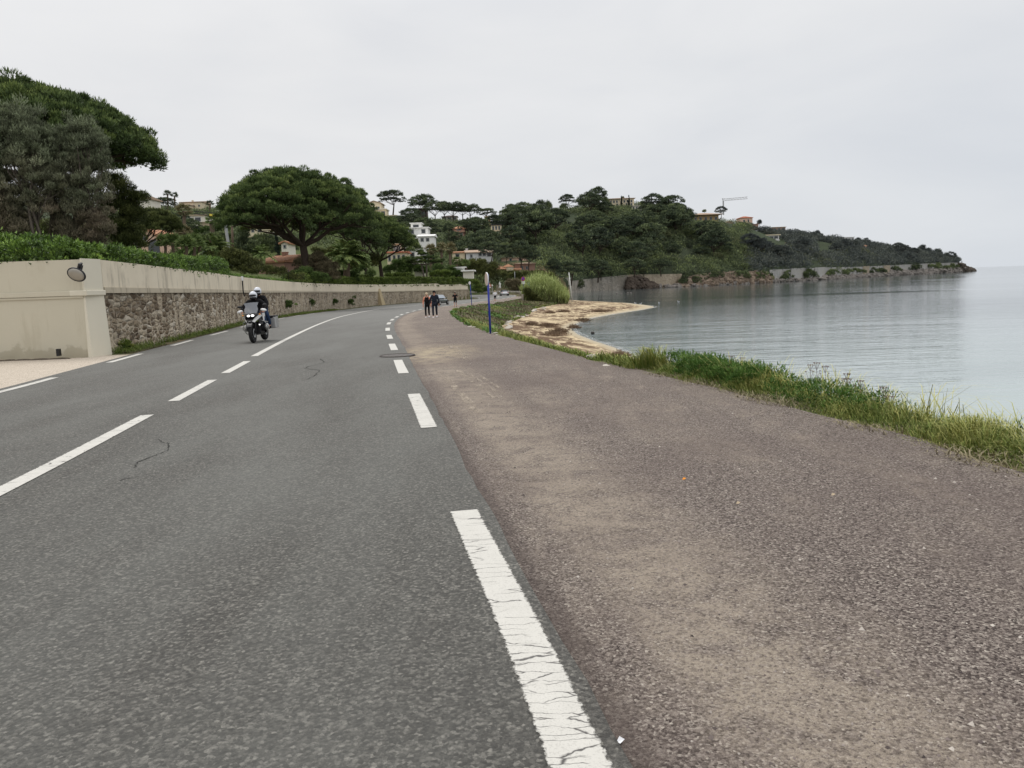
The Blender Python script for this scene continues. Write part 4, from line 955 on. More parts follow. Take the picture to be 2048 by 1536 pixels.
def panel(a0, a1, m):
    l, aa = shore_line(a0, a1, 5, .9); mb = MB(); u_ = l / np.linalg.norm(l, axis=1)[:, None]; vs = []; fs = []
    for i in range(5):
        b_ = l[i] - u_[i] * 1.6; t_ = l[i] - u_[i] * .5; k_ = l[i] + u_[i] * 1
        vs += [(*b_, -.5), (*t_, wallZ(aa[i]) + .55), (*k_, wallZ(aa[i]) + .55), (*k_, -.5)]
    for i in range(4):
        for k in range(3): fs.append((4 * i + k, 4 * i + 4 + k, 4 * i + 5 + k, 4 * i + 1 + k))
    fs += [(0, 1, 2, 3), (16, 19, 18, 17)]; mb.add(vs, fs); rel(mb.build('buttress_panel', m, sw3))
panel(1727, 1740, SW3); panel(1768, 1781, SW3); panel(1584, 1612, SW2); panel(1632, 1653, SW2)
# rail road edge: low kerb on top with pale parapet at photo 1340-1365
# cliffs
def rocks(name, label, a0, a1, n, zmax, m, seed, hfun=None, back=0, kind=None, size=(1.2, 3.2)):
    r = np.random.default_rng(seed); mb = MB()
    for i in range(n):
        a = r.uniform(a0, a1); zt = zmax(a) if callable(zmax) else zmax; q_ = r.random(); D = shoreD(a) - 1.8 + q_ * 3.2 + back; s = r.uniform(*size) * D / 400
        rot = Matrix.Rotation(r.uniform(0, 6.28), 3, 'Z') @ Matrix.Rotation(r.uniform(-.5, .5), 3, 'X')
        b = MB(); b.ell((0, 0, 0), (s * r.uniform(.7, 1.5), s * r.uniform(.6, 1.1), s * r.uniform(.4, .9)), 7, 5, rot)
        vs = [Vector(p) * r.uniform(.82, 1.18) + Vector(((a - 1024) / F * D, D, q_ * zt)) for p in b.v]; mb.add(vs, b.f)
    o = mb.build(name, m); return tag(o, label, 'rocks') if label else tag(o, kind=kind)
cl = lambda a: float(np.interp(a, [1360, 1400, 1450, 1490, 1520, 1542], [3.2, 4.2, 5.2, 4.6, 5.2, 3]))
CLF = stonemat('cliff_rock', (.22, .165, .12), (.36, .29, .22), (.14, .10, .075), .8)
rocks('cliff', None, 1362, 1543, 420, cl, CLF, 61, kind='structure', size=(1.0, 2.6))
rocks('shore_rocks', None, 1262, 1922, 420, 1.2, M['rock'], 62, kind='structure', size=(.5, 1.5), back=-2.0)
rocks('headland_point', None, 1650, 1925, 380, lambda a: 1.4 if a < 1780 else 2.6 if a < 1870 else 3.6, M['rock'], 63, kind='structure', size=(1.0, 2.2), back=-1)
rocks('headland_tip', None, 1915, 1944, 120, lambda a: float(np.interp(a, [1915, 1928, 1944], [7.2, 4.6, .2])), plain('dark_tip_rock', (.10, .085, .07), .95, .05, var=.6, scale=.3), 64, kind='structure', size=(1.2, 2.2))
rocks('rocky_mound', 'dark rocky mound against the sea wall between its two stone stretches', 1262, 1316, 130, lambda a: float(np.interp(a, [1262, 1280, 1296, 1316], [3.6, 4.6, 3.2, .6])), plain('dark_mound_rock', (.085, .068, .055), .95, .05, var=.6, scale=.4), 65, back=-2.5, size=(1.2, 2.6))
def shore_bushes(label, a0, a1, n, z0, z1, seed, size=1.6):
    r = np.random.default_rng(seed); C = []
    for i in range(n):
        a = r.uniform(a0, a1); D = shoreD(a) - 1.5 + r.uniform(-1, 1.5); e_ = math.sin(math.pi * (a - a0) / (a1 - a0)) ** .6
        C.append(((a - 1024) / F * D, D, z0 + (z1 - z0) * e_ * r.random()))
    s = size * shoreD(a0) / 400; v, f, t = clump_leaves(np.array(C), s * r.uniform(.6, 1.2, n), 120, s * .4, .6, .8, r, .45)
    return tag(mesh_np('shore_bush', v, f, M['farbush'], tone=t), label, 'bush')
for i, (a0, a1, n, z0, z1, lb) in enumerate([(1364, 1425, 45, 1.2, 5.5, 'largest dark bush mass on the shore left of the brown cliff'), (1425, 1448, 16, 3.5, 5.6, 'bush hanging over the top of the brown cliff'),
        (1470, 1500, 20, 2.5, 5.8, 'rounded dark bush in the notch of the brown cliff'), (1508, 1546, 26, 2, 5.5, 'dark bush sloping down at the right end of the brown cliff'),
        (1566, 1588, 14, 1, 6, 'dark bush against the concrete wall left of its first tall bay'), (1609, 1636, 18, 1.5, 5.5, 'dark bush between the two tall bays of the concrete wall'),
        (1656, 1695, 20, 2.5, 5.5, 'bushes on rocks right of the second tall bay'), (1692, 1732, 18, 3, 5, 'bushes just left of the first tan panel of the concrete wall'), (1740, 1770, 18, 2.5, 5, 'bushes between the two tan panels of the concrete wall'),
        (1782, 1802, 8, 3, 5, 'small bush right of the second tan panel'), (1820, 1843, 12, 3.5, 7, 'bush halfway along the outer concrete wall'), (1855, 1884, 16, 4, 7.5, 'larger bush on the outer concrete wall near the point'), (1888, 1918, 14, 3.5, 6.5, 'last bush before the tip of the headland'),
        (1163, 1171, 6, 1.5, 3.8, 'single bush growing from the grey stone sea wall')]):
    shore_bushes(lb, a0, a1, n, z0, z1, 300 + i)

# ------------------------------------------------------------------ houses
def house(label, x0, x1, yb, yt, D, depth=8, wall='cream', roof='hip', rm='tile_pale', rh=.28, wins=(), yaw=0, name='house', chim=None, over=.4, sink=1.0, clearb=0, extra=None, winm='shutter', group=None):
    """x0,x1: photo columns of the front; yb,yt: photo rows of base and roof top; wins: (u, v, w, h) in fractions of the front"""
    A0 = at(x0, yb, D); A1 = at(x1, yb, D); wd = A1.x - A0.x; zb = (A0.z + A1.z) / 2; Ht = (yb - yt) / ppm(D); hr = Ht * rh; hw = Ht - hr
    root = empty(name, ((A0.x + A1.x) / 2, D + depth / 2, zb), yaw, label, 'house', group)
    def wl(b):
        b.box((0, 0, hw / 2 - sink / 2), (wd, depth, hw + sink))
        if roof == 'gable': b.add([(-wd / 2, -depth / 2, hw), (wd / 2, -depth / 2, hw), (0, -depth / 2, hw + hr * .97), (-wd / 2, depth / 2, hw), (wd / 2, depth / 2, hw), (0, depth / 2, hw + hr * .97)], [(0, 1, 2), (3, 5, 4)])
    obj('wall', M[wall], wl, root)
    o = over; w2, d2 = wd / 2 + o, depth / 2 + o; th = .22
    def rf(b):
        if roof == 'flat': b.box((0, 0, hw + max(.15, hr) / 2 + .002), (2 * w2, 2 * d2, max(.15, hr)))
        elif roof == 'hip':
            i = min(w2 * .8, d2); b.add([(-w2, -d2, hw), (w2, -d2, hw), (w2, d2, hw), (-w2, d2, hw), (-w2, -d2, hw + th), (w2, -d2, hw + th), (w2, d2, hw + th), (-w2, d2, hw + th), (-w2 + i, 0, hw + hr), (w2 - i, 0, hw + hr)],
                  [(3, 2, 1, 0), (0, 1, 5, 4), (1, 2, 6, 5), (2, 3, 7, 6), (3, 0, 4, 7), (4, 5, 9, 8), (6, 7, 8, 9), (5, 6, 9), (7, 4, 8)])
        elif roof == 'ridge':   # ridge runs left-right
            b.add([(-w2, -d2, hw), (w2, -d2, hw), (w2, d2, hw), (-w2, d2, hw), (-w2, -d2, hw + th), (w2, -d2, hw + th), (w2, d2, hw + th), (-w2, d2, hw + th), (-w2, 0, hw + hr), (w2, 0, hw + hr)],
                  [(3, 2, 1, 0), (0, 1, 5, 4), (2, 3, 7, 6), (4, 5, 9, 8), (6, 7, 8, 9), (1, 2, 6, 9, 5), (3, 0, 4, 8, 7)])
        else:                   # gable end to the front
            b.add([(-w2, -d2, hw - .1), (0, -d2, hw + hr), (w2, -d2, hw - .1), (w2, -d2, hw + th), (0, -d2, hw + hr + th), (-w2, -d2, hw + th), (-w2, d2, hw - .1), (0, d2, hw + hr), (w2, d2, hw - .1), (w2, d2, hw + th), (0, d2, hw + hr + th), (-w2, d2, hw + th)],
                  [(0, 1, 4, 5), (1, 2, 3, 4), (6, 11, 10, 7), (7, 10, 9, 8), (5, 4, 10, 11), (4, 3, 9, 10), (0, 6, 7, 1), (1, 7, 8, 2), (0, 5, 11, 6), (2, 8, 9, 3)])
    R_ = obj('roof', M[rm], rf, root)
    if chim is not None: obj('chimney', M[wall], lambda b: (b.box((chim * wd / 2, 0, hw + hr * .8), (.6, .6, 1.1)), b.box((chim * wd / 2, 0, hw + hr * .8 + .6), (.75, .75, .1))), R_)
    for (u_, v_, ww, hh_) in wins:
        cx, cz = (u_ - .5) * wd, v_ * hw
        f = obj('window', M[winm], lambda b: b.box((cx, -depth / 2 - .02, cz), (ww * wd + .3, .1, hh_ * hw + .3)), root)
        obj('pane', M['pane'], lambda b: b.box((cx, -depth / 2 - .075, cz), (ww * wd, .03, hh_ * hw)), f)
    if extra: extra(root, wd, hw, depth)
    CLEAR.append((x0, x1, yt - 2, yb + clearb, D))
    return root
W2 = lambda n, v=.5, w_=.1, h=.4: [((i + .5) / n, v, w_, h) for i in range(n)]
def arch(root, wd, hw, dp):
    obj('arched_door', M['pane'], lambda b: b.prism([(wd * .26 + .8 * math.cos(q) , -dp / 2 - .06, .9 + .8 * math.sin(q)) for q in np.linspace(0, math.pi, 12)] + [(wd * .26 - .8, -dp / 2 - .06, -1), (wd * .26 + .8, -dp / 2 - .06, -1)], (0, 1, 0), .06), root)
house('pink stucco house with an arched door behind the small umbrella pine', 268, 322, 503, 460, 112, 8, 'pink', 'gable', 'tile', .42, [(.1, .55, .06, .2), (.45, .95, .08, .3)], extra=arch, clearb=6, over=.3)
house('pinkish low terrace wall house behind the yuccas', 305, 330, 505, 478, 118, 6, 'pink', 'flat', 'pink', .05)
house('beige house on the skyline partly hidden by the dark ragged tree', 262, 284, 420, 390, 180, 10, 'offwhite', 'ridge', 'tile_pale', .2, W2(2))
house('long cream house with a low clay roof on the left skyline', 362, 404, 418, 401, 315, 10, 'cream', 'ridge', 'tile_pale', .25, W2(4, .45, .05, .2), chim=-.3)
house('small hipped wing of the cream skyline house on the left', 360, 377, 419, 407, 309, 6, 'cream', 'hip', 'tile_pale', .3, [])
house('modern flat roofed house with wide glazing on the left hillside', 373, 411, 445, 430, 240, 8, 'offwhite', 'flat', 'sand', .14, [(.2, .5, .16, .5), (.62, .45, .3, .6)], winm='white')
house('low terrace block under the modern flat roofed house', 400, 422, 456, 444, 232, 6, 'sand', 'flat', 'sand', .1, [])
house('cream house with a shallow terracotta roof beyond the leaning grey pole', 494, 534, 466, 451, 205, 9, 'cream', 'hip', 'tile', .38, [(.3, .5, .1, .5), (.65, .5, .15, .5)], chim=-.2)
house('lower block of the cream house seen under the largest pine', 526, 552, 474, 463, 208, 6, 'offwhite', 'flat', 'sand', .08, W2(3, .5, .12, .4))
house('little white and rose house behind the cypress left of the largest pine trunk', 563, 577, 499, 484, 150, 5, 'offwhite', 'gable', 'tile', .25, [(.5, .5, .2, .4)])
house('low reddish house with a long terracotta roof at the foot of the largest pine', 532, 600, 530, 508, 100, 8, 'rose', 'ridge', 'tile', .78, [], yaw=R(-24), chim=-.45, over=.5)
house('cream gabled villa on the skyline left of the lone skyline pine', 735, 762, 424, 403, 330, 10, 'cream', 'gable', 'tile_pale', .22, W2(3, .4, .12, .35))
house('columned lower storey of the cream skyline villa', 744, 772, 434, 418, 325, 8, 'cream', 'flat', 'offwhite', .12, W2(3, .5, .2, .45))
house('lowest terrace of the cream skyline villa', 758, 792, 446, 431, 318, 8, 'cream', 'flat', 'cream', .08, [(.2, .5, .1, .4)])
house('white garden pavilion below the cream villa terrace', 770, 786, 443, 436, 300, 5, 'white', 'flat', 'white', .2, [])
house('top block of the stepped white modern villa', 822, 842, 458, 446, 240, 6, 'white', 'flat', 'white', .1, [(.5, .5, .5, .4)])
house('middle storey of the stepped white modern villa', 812, 856, 470, 455, 236, 7, 'white', 'flat', 'white', .1, [(.25, .5, .2, .5), (.8, .5, .15, .5)])
house('low right wing of the stepped white modern villa', 837, 868, 487, 468, 230, 7, 'white', 'ridge', 'white', .3, [(.25, .55, .16, .4), (.6, .55, .16, .4)])
house('cream two storey house with red tiles seen through the spreading pine', 775, 812, 524, 502, 170, 7, 'cream', 'ridge', 'tile_red', .2, W2(4, .45, .09, .55))
house('narrow upper storey of the cream house behind the spreading pine', 788, 802, 510, 488, 174, 5, 'cream', 'flat', 'cream', .05, W2(3, .6, .12, .4))
house('white flat roofed house behind the flat topped cypress', 815, 848, 515, 494, 182, 7, 'white', 'flat', 'white', .12, [(.3, .3, .2, .4)])
house('plain pale building with ramp left of the two slanting trunks', 829, 845, 542, 527, 150, 5, 'offwhite', 'flat', 'offwhite', .08, [])
house('white house with pinkish tiles and glazed balcony in the village', 930, 982, 521, 499, 205, 9, 'grey', 'ridge', 'tile_pale', .32, [(.18, .6, .06, .35), (.52, .75, .1, .3), (.68, .75, .1, .3), (.86, .72, .12, .4), (.5, .2, .06, .3)], chim=-.9, yaw=R(6))
house('cream wing left of the white house with glazed balcony', 905, 930, 516, 502, 208, 7, 'cream', 'ridge', 'tile', .3, [(.4, .5, .25, .5)])
house('brick roofed house hidden among trees below the row of skyline pines', 905, 930, 463, 452, 300, 7, 'rose', 'hip', 'tile', .55, [(.5, .6, .3, .3)])
house('narrow rose building under the brick roofed house', 908, 928, 473, 464, 296, 5, 'rose', 'flat', 'rose', .1, W2(2, .5, .2, .5))
house('cream cube villa with three shuttered windows on the slope', 982, 1003, 463, 449, 320, 7, 'cream', 'flat', 'dark', .12, [(.22, .55, .12, .5), (.5, .55, .12, .5), (.8, .55, .12, .5)])
house('arched basement storey of the cream cube villa', 980, 1004, 471, 463, 318, 6, 'sand', 'flat', 'sand', .05, [(.55, .5, .3, .6)])
house('square ochre tower rising behind the skyline pines', 970, 981, 446, 433, 350, 5, 'ochre', 'flat', 'ochre', .06, [], name='tower')
house('dark wooden house under the left end of the skyline pine row', 828, 853, 432, 417, 372, 8, 'brown', 'flat', 'brown', .12, W2(2, .4, .25, .3))
house('white bungalow among the trunks of the skyline pine row', 884, 914, 441, 430, 378, 7, 'offwhite', 'hip', 'brown', .35, W2(3, .5, .2, .5))
house('first of the low white sheds by the short fan palm', 912, 928, 541, 534, 158, 4, 'white', 'flat', 'white', .2, [])
house('second low white shed right of the short fan palm', 926, 946, 547, 540, 154, 4, 'offwhite', 'ridge', 'white', .4, [])
house('small cream annexe with orange tiles left of the round turret house', 990, 1010, 544, 533, 232, 6, 'cream', 'ridge', 'tile', .55, [])
def turret():
    D = 233; A0 = at(1017, 545, D); root = empty('turret_house', (A0.x, D + 1.3, A0.z), 0, 'round cream turret with a conical clay roof by the road bend', 'house'); h = 14 / ppm(D)
    obj('wall', M['cream'], lambda b: b.tube([(0, 0, -2), (0, 0, h * .82)], 1.6, 20), root, smooth=False); obj('roof', M['tile'], lambda b: b.tube([(0, 0, h * .8), (0, 0, h * 1.2)], [1.9, .05], 20), root)
turret(); CLEAR.append((1005, 1028, 525, 548, 233))
house('low tiled wing right of the round turret', 1026, 1041, 545, 536, 234, 5, 'cream', 'ridge', 'tile', .5, [])
house('grey rose villa with a flat clay roof behind two leaning pines', 1030, 1070, 543, 525, 240, 8, 'rose', 'hip', 'tile_pale', .2, [(.35, .5, .1, .4), (.6, .5, .06, .3)])
house('long pink garden building above the round turret house', 1003, 1056, 524, 515, 262, 5, 'pink', 'flat', 'sand', .1, [(.35, .5, .06, .6), (.7, .5, .05, .6)])
house('pale pink wall house at the right end of the village above the reeds', 1080, 1094, 548, 538, 250, 5, 'pink', 'flat', 'pink', .1, [])
house('large pale hilltop mansion with shutters between the cypresses', 1218, 1268, 413, 394, 432, 14, 'cream', 'hip', 'tile_pale', .22, [(.08, .65, .05, .25), (.2, .65, .05, .25), (.32, .65, .05, .25), (.5, .65, .05, .25), (.62, .65, .05, .25), (.74, .65, .05, .25), (.9, .65, .05, .25), (.1, .25, .05, .25), (.33, .25, .05, .25), (.7, .25, .05, .25), (.9, .25, .05, .25)], over=.8)
house('lower terrace wing right of the hilltop mansion', 1264, 1289, 421, 411, 428, 8, 'offwhite', 'flat', 'offwhite', .06, W2(4, .5, .1, .5))
house('wide brown hip roofed house on the ridge left of the crane', 1386, 1437, 443, 425, 458, 12, 'ochre', 'hip', 'tile_pale', .3, W2(5, .45, .08, .4), over=2.0)
house('pale gabled stone wall house under the crane', 1450, 1466, 455, 443, 462, 8, 'sand', 'gable', 'sand', .3, [])
house('small villa with a bright red roof on the ridge right of the crane', 1481, 1505, 446, 432, 482, 9, 'pink', 'hip', 'tile_red', .3, [(.3, .4, .12, .4), (.65, .4, .1, .5)])
house('pink block just right of and below the red roofed villa', 1505, 1517, 456, 448, 490, 6, 'rose', 'flat', 'rose', .1, [])
house('white modern villa with a wide flat canopy on the headland', 1498, 1558, 480, 470, 470, 9, 'white', 'flat', 'cream', .16, [(.75, .5, .12, .5), (.9, .5, .12, .5), (.5, .5, .1, .5)], over=.8)
house('white lower storey of the modern villa on the headland', 1534, 1558, 491, 480, 464, 7, 'white', 'flat', 'white', .1, [(.3, .5, .2, .5), (.75, .5, .2, .5)])
house('small tan pavilion beside the modern villa on the headland', 1560, 1576, 495, 486, 466, 6, 'offwhite', 'flat', 'tile_pale', .22, [(.5, .4, .5, .5)])
house('orange villa half buried in trees midway along the headland', 1633, 1662, 503, 490, 500, 8, 'pink', 'hip', 'tile', .3, W2(4, .5, .1, .5))
house('white villa on the skyline of the outer headland', 1690, 1708, 482, 474, 560, 8, 'white', 'flat', 'white', .12, W2(3, .5, .2, .4))
house('tiny orange house right of the white skyline villa', 1725, 1733, 497, 489, 560, 5, 'pink', 'hip', 'tile', .4, [(.5, .5, .3, .3)])
house('low house with flat roof at the skyline left of the outer headland pines', 1545, 1571, 461, 454, 505, 7, 'rose', 'flat', 'sand', .15, W2(3, .5, .15, .4))
house('pinkish villa in the trees halfway down the wooded slope', 1366, 1388, 513, 497, 385, 7, 'pink', 'flat', 'tile_pale', .1, [(.5, .5, .25, .5)])
house('ochre wall fragment of a villa left of the pinkish one on the slope', 1328, 1342, 508, 499, 385, 4, 'sand', 'flat', 'sand', .1, [])
house('long low beige terrace wall high on the wooded slope', 1133, 1158, 447, 442, 410, 3, 'sand', 'flat', 'sand', .1, [])
house('pale hut beside the road far round the bay', 1625, 1632, 533, 527, 425, 4, 'cream', 'flat', 'cream', .1, [])
house('small pale kiosk on the road above the near sea wall', 1133, 1140, 564, 556, 262, 3, 'offwhite', 'flat', 'offwhite', .1, [])

# ------------------------------------------------------------------ now the woods, leaving the houses open
def proto_pine(seed, mat, R_=5.2, th=6.4, H=4.1):
    r = np.random.default_rng(seed); P, q = dome_pts(60, R_, H, r, rough=.07); P[:, 2] += th - H * .25
    c1 = clump_leaves(P, 1.0 * r.uniform(.7, 1.3, len(P)), 52, .55, .9, .6, r, .42)
    P2, _ = dome_pts(24, R_ * .9, H * .4, r); P2[:, 2] += th - H * .45; c2 = clump_leaves(P2, np.full(len(P2), .9), 34, .6, .3, .5, r, .45); c2 = (c2[0], c2[1], c2[2] * .5)  # under layer darkened: shade beneath the crown put into its tone
    v, f, t = merge([c1, c2]); crown = mesh_np('crown', v, f, mat, tone=t)
    mb = MB(); limbs(mb, (0, 0, -1), (r.normal(0, .3), 0, th * .52), P - np.array([0, 0, .5]), .26, (5, 3), r, n=4); tr = mb.build('trunk', M['bark'])
    return crown, tr
def proto_round(seed, mat, R_=3.2, H=6.0):
    r = np.random.default_rng(seed); n = 34; d = unit(r.normal(size=(n, 3))); d[:, 2] = np.abs(d[:, 2]) * 1.1 - .25
    P = d * np.array([R_, R_, H * .5]) * .75 * r.uniform(.6, 1, n)[:, None]; P[:, 2] += H * .36
    v, f, t = clump_leaves(P, R_ * .34 * r.uniform(.7, 1.3, n), 62, .5, .6, .9, r, .45); c = mesh_np('crown', v, f, mat, tone=t)
    mb = MB(); limbs(mb, (0, 0, -1), (0, 0, H * .3), P, .2, (3,), r, n=4); return c, mb.build('trunk', M['bark'])
def proto_cyp(seed, H=9.0, R_=.85):
    r = np.random.default_rng(seed); n = 46; z_ = r.random(n) ** .9; th = r.random(n) * 6.28; rr = R_ * (1 - z_) ** .6 * .6
    P = np.stack([np.cos(th) * rr, np.sin(th) * rr, z_ * H * .97 + .3], 1)
    v, f, t = clump_leaves(P, .5 * (1.15 - z_), 60, .45, 1.6, 1.4, r, .35); c = mesh_np('crown', v, f, M['cypress'], tone=t)
    mb = MB(); mb.tube([(0, 0, -1), (0, 0, H * .7)], [.18, .05], 6); return c, mb.build('trunk', M['bark'])
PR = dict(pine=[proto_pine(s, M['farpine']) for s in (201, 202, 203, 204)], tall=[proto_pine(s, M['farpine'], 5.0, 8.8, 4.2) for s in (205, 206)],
          pineh=[proto_pine(s, M['hazed_wood']) for s in (207, 208)],
          bush=[proto_round(s, M['farbush']) for s in (211, 212, 213)] + [proto_round(214, M['farbush2'])], bushh=[proto_round(s, M['hazed_wood']) for s in (215, 216)], cyp=[proto_cyp(s) for s in (221, 222)])
used = set()
def plant(kind, i, x_, y_, s, label, group=None, name='pine_tree', z_=None, sz=None):
    c, tr = PR[kind][i % len(PR[kind])]
    root = empty(name, (x_, y_, Hs(x_, y_) if z_ is None else z_), random.uniform(0, 6.28), label, 'tree', group); root.scale = (s, s, sz or s)
    for o in (c, tr):
        if o.name in used: n = o.copy(); COL.objects.link(n)
        else: n = o; used.add(o.name)
        n.parent = root
    return root
def hz(px, Y):
    """ground height on the sight column px at distance Y"""
    x_ = (px - 1024) / F * Y; return x_, float(hill(np.array([x_]), np.array([Y]))[0])
def skyline(kind, label, px, ytop, ybase, D, wpx, name='umbrella_pine', i=0, group=None):
    b = at(px, ybase, D); h = (ybase - ytop) / ppm(D); w_ = wpx / ppm(D)
    nat = dict(pine=(9.4, 12.2), tall=(11.8, 11), pineh=(9.4, 12.2), bush=(5.6, 6.6), bushh=(5.6, 6.6), cyp=(9.2, 2.0))[kind]
    return plant(kind, i, b.x, D, w_ / nat[1], label, group, name, z_=b.z, sz=h / nat[0])
SK = [('pine', 'lone umbrella pine on the skyline right of the cream villa', 786, 385, 424, 345, 50), ('tall', 'leftmost tall pine of the skyline row', 838, 396, 440, 365, 34), ('tall', 'second tall pine of the skyline row', 852, 394, 438, 370, 34),
      ('tall', 'third pine of the skyline row, broad crowned', 872, 406, 450, 362, 40), ('tall', 'fourth pine of the skyline row', 890, 408, 446, 368, 34), ('tall', 'fifth pine of the skyline row, above the white bungalow', 908, 408, 448, 366, 40),
      ('tall', 'sixth pine of the skyline row', 926, 411, 444, 370, 34), ('tall', 'seventh pine at the right end of the skyline row', 942, 412, 446, 368, 38), ('pine', 'flat skyline pine directly above the ochre tower', 975, 419, 440, 380, 38),
      ('pine', 'dark skyline tree mass right of the cream cube villa, left half', 1024, 412, 448, 405, 40), ('pine', 'broad dark domed pine on the skyline right of the cream cube villa', 1046, 409, 446, 408, 52),
      ('pine', 'pine sloping down at the right of the broad domed skyline pine', 1066, 416, 446, 412, 30), ('tall', 'thin sparse pine standing on a bare trunk on the skyline', 1079, 404, 436, 415, 16), ('tall', 'second thin sparse pine on a bare trunk on the skyline', 1087, 403, 434, 415, 15),
      ('bush', 'upright dark tree right of the thin sparse pines', 1098, 397, 430, 416, 17), ('pine', 'flat topped pine on the skyline left of the highest trees', 1135, 392, 420, 420, 36), ('bush', 'small dark tree below the flat topped skyline pine', 1128, 404, 426, 418, 20),
      ('bush', 'dark trees left of the highest dome', 1168, 394, 420, 424, 24), ('pine', 'highest dark domed tree beside the hilltop mansion', 1195, 379, 418, 426, 44), ('bush', 'dark tree filling the foot of the highest dome', 1186, 392, 420, 425, 32), ('bush', 'dark tree between the highest dome and the mansion', 1210, 390, 420, 427, 20),
      ('bush', 'tree mass right of the pointed cypresses', 1335, 405, 430, 440, 24), ('bush', 'tree on the ridge right of the pointed cypresses', 1322, 400, 426, 440, 14), ('bush', 'small dark tree behind the mansion roof', 1246, 391, 402, 436, 7), ('bush', 'dark tree left of the pointed cypresses', 1285, 400, 414, 438, 16),
      ('bush', 'lone tree above the brown hip roofed house', 1409, 417, 428, 465, 10), ('pineh', 'open branched tree at the foot of the crane', 1442, 415, 436, 466, 26), ('bush', 'tree left of the brown hip roofed house', 1362, 412, 436, 450, 30), ('bush', 'tree close to the left end of the brown roof', 1380, 420, 440, 452, 20),
      ('bushh', 'small tree on the ridge right of the red roofed villa', 1519, 437, 447, 495, 13), ('bushh', 'twin topped tree on the outer headland skyline', 1634, 457, 476, 535, 18), ('bushh', 'lower tree beside the twin topped one', 1643, 464, 480, 535, 10),
      ('bushh', 'tree beside the white skyline villa', 1716, 472, 486, 575, 16), ('bushh', 'small skyline tree on the outer headland', 1775, 485, 498, 610, 14), ('bushh', 'taller skyline tree on the outer headland', 1795, 488, 502, 625, 12), ('bushh', 'cluster of taller trees on the outer headland', 1843, 486, 504, 650, 20),
      ('bushh', 'trees near the end of the headland', 1872, 493, 516, 690, 26), ('bushh', 'dark last tree standing at the end of the headland wall', 1891, 501, 524, 700, 17), ('bushh', 'tree left of the last tree on the headland', 1858, 491, 514, 680, 22),
      ('pine', 'dark pine above the stepped white villa', 800, 436, 470, 300, 44), ('pine', 'round pine right of the stepped white villa', 868, 449, 482, 260, 44), ('pine', 'pine in front of the stepped white villa, bare forked trunk', 820, 431, 465, 290, 50), ('pine', 'green topped tree left of the brick roofed house', 898, 449, 478, 262, 20),
      ('pine', 'pine right of the brick roofed house', 935, 442, 474, 290, 40), ('pine', 'leaning umbrella pine before the white house with balcony', 982, 487, 526, 200, 44), ('pine', 'broad umbrella pine behind the round turret house', 1040, 488, 541, 237, 64), ('pine', 'umbrella pine with a crooked trunk above the grey rose villa', 1058, 497, 543, 236, 52),
      ('pine', 'pine left of the broad umbrella pine by the turret house', 1012, 494, 530, 255, 36), ('pine', 'dark domed trees on the left skyline below the twin palms', 330, 398, 424, 300, 44), ('pine', 'green pine below the left skyline, right of the small umbrella pine', 358, 432, 478, 190, 56), ('pine', 'rounded pine between the small umbrella pine and the modern house', 385, 442, 478, 175, 34),
      ('pine', 'first low domed umbrella pine above the near sea wall', 1108, 521, 562, 240, 36), ('pine', 'second domed umbrella pine above the near sea wall', 1142, 525, 566, 248, 66), ('pine', 'large domed umbrella pine hanging over the near sea wall', 1196, 523, 560, 286, 60),
      ('pine', 'domed umbrella pine above the dark rocky mound', 1269, 520, 551, 300, 52), ('pine', 'domed umbrella pine above the curved warm sea wall', 1322, 520, 549, 318, 46), ('pine', 'big umbrella pine with a pale trunk halfway up the slope', 1280, 476, 522, 345, 58),
      ('pine', 'umbrella pine on a slim pale trunk left of the big one', 1246, 455, 498, 372, 62), ('pine', 'umbrella pine on a pale trunk below the long terrace wall', 1128, 476, 520, 340, 48), ('pine', 'layered umbrella pine left of the pinkish villa', 1340, 487, 530, 350, 50), ('pine', 'umbrella pine covering the roof of the pinkish villa', 1372, 484, 510, 372, 38),
      ('pine', 'umbrella pine right of the pinkish villa', 1402, 496, 520, 355, 44), ('pine', 'umbrella pine with leaning pale trunk right of the pinkish villa', 1446, 489, 520, 372, 38), ('pine', 'dark umbrella pine in the middle of the wooded slope', 1170, 475, 512, 350, 52), ('pine', 'umbrella pine above the domed pine by the sea wall', 1092, 472, 505, 335, 40),
      ('bush', 'yellowish green small tree above the broad umbrella pine', 1036, 478, 494, 240, 14)]
for i, (k, lb, px, yt, yb, D, wpx) in enumerate(SK): skyline(k, lb, px, yt, yb + (7 if k == 'bushh' else 0), D, wpx * (1.22 if k in ('pine', 'tall') and px < 1000 else 1), i=i, name={'bush': 'broadleaf_tree', 'bushh': 'broadleaf_tree'}.get(k, 'umbrella_pine'))
for i, (px, yt, yb, D, w_, lb) in enumerate([(1243, 393, 416, 428, 6, 'cypress standing before the middle of the mansion'), (1258, 392, 420, 428, 6, 'cypress standing before the right part of the mansion'), (1293, 397, 418, 436, 3.5, 'thin cypress left of the two tallest'),
        (1298, 396, 424, 436, 6, 'second tallest of the pointed cypresses on the ridge'), (1303, 392, 424, 436, 6, 'tallest pointed cypress on the ridge'), (1309, 409, 424, 436, 3.5, 'smallest pointed cypress right of the tallest'), (1178, 384, 410, 422, 4, 'cypress poking above the trees left of the highest dome'),
        (1327, 411, 428, 434, 5, 'dark cypress on the slope right of the ridge cypresses'), (556, 462, 520, 150, 12, 'dark cypress left of the largest pine trunk'), (508, 478, 520, 140, 16, 'wide dark conifer right of the telegraph pole, right half'), (485, 470, 522, 135, 34, 'wide dark conifer right of the telegraph pole'),
        (868, 508, 548, 172, 9, 'dark cypress between the pale fan palms')]): skyline('cyp', lb, px, yt, yb, D, w_, 'cypress', i)
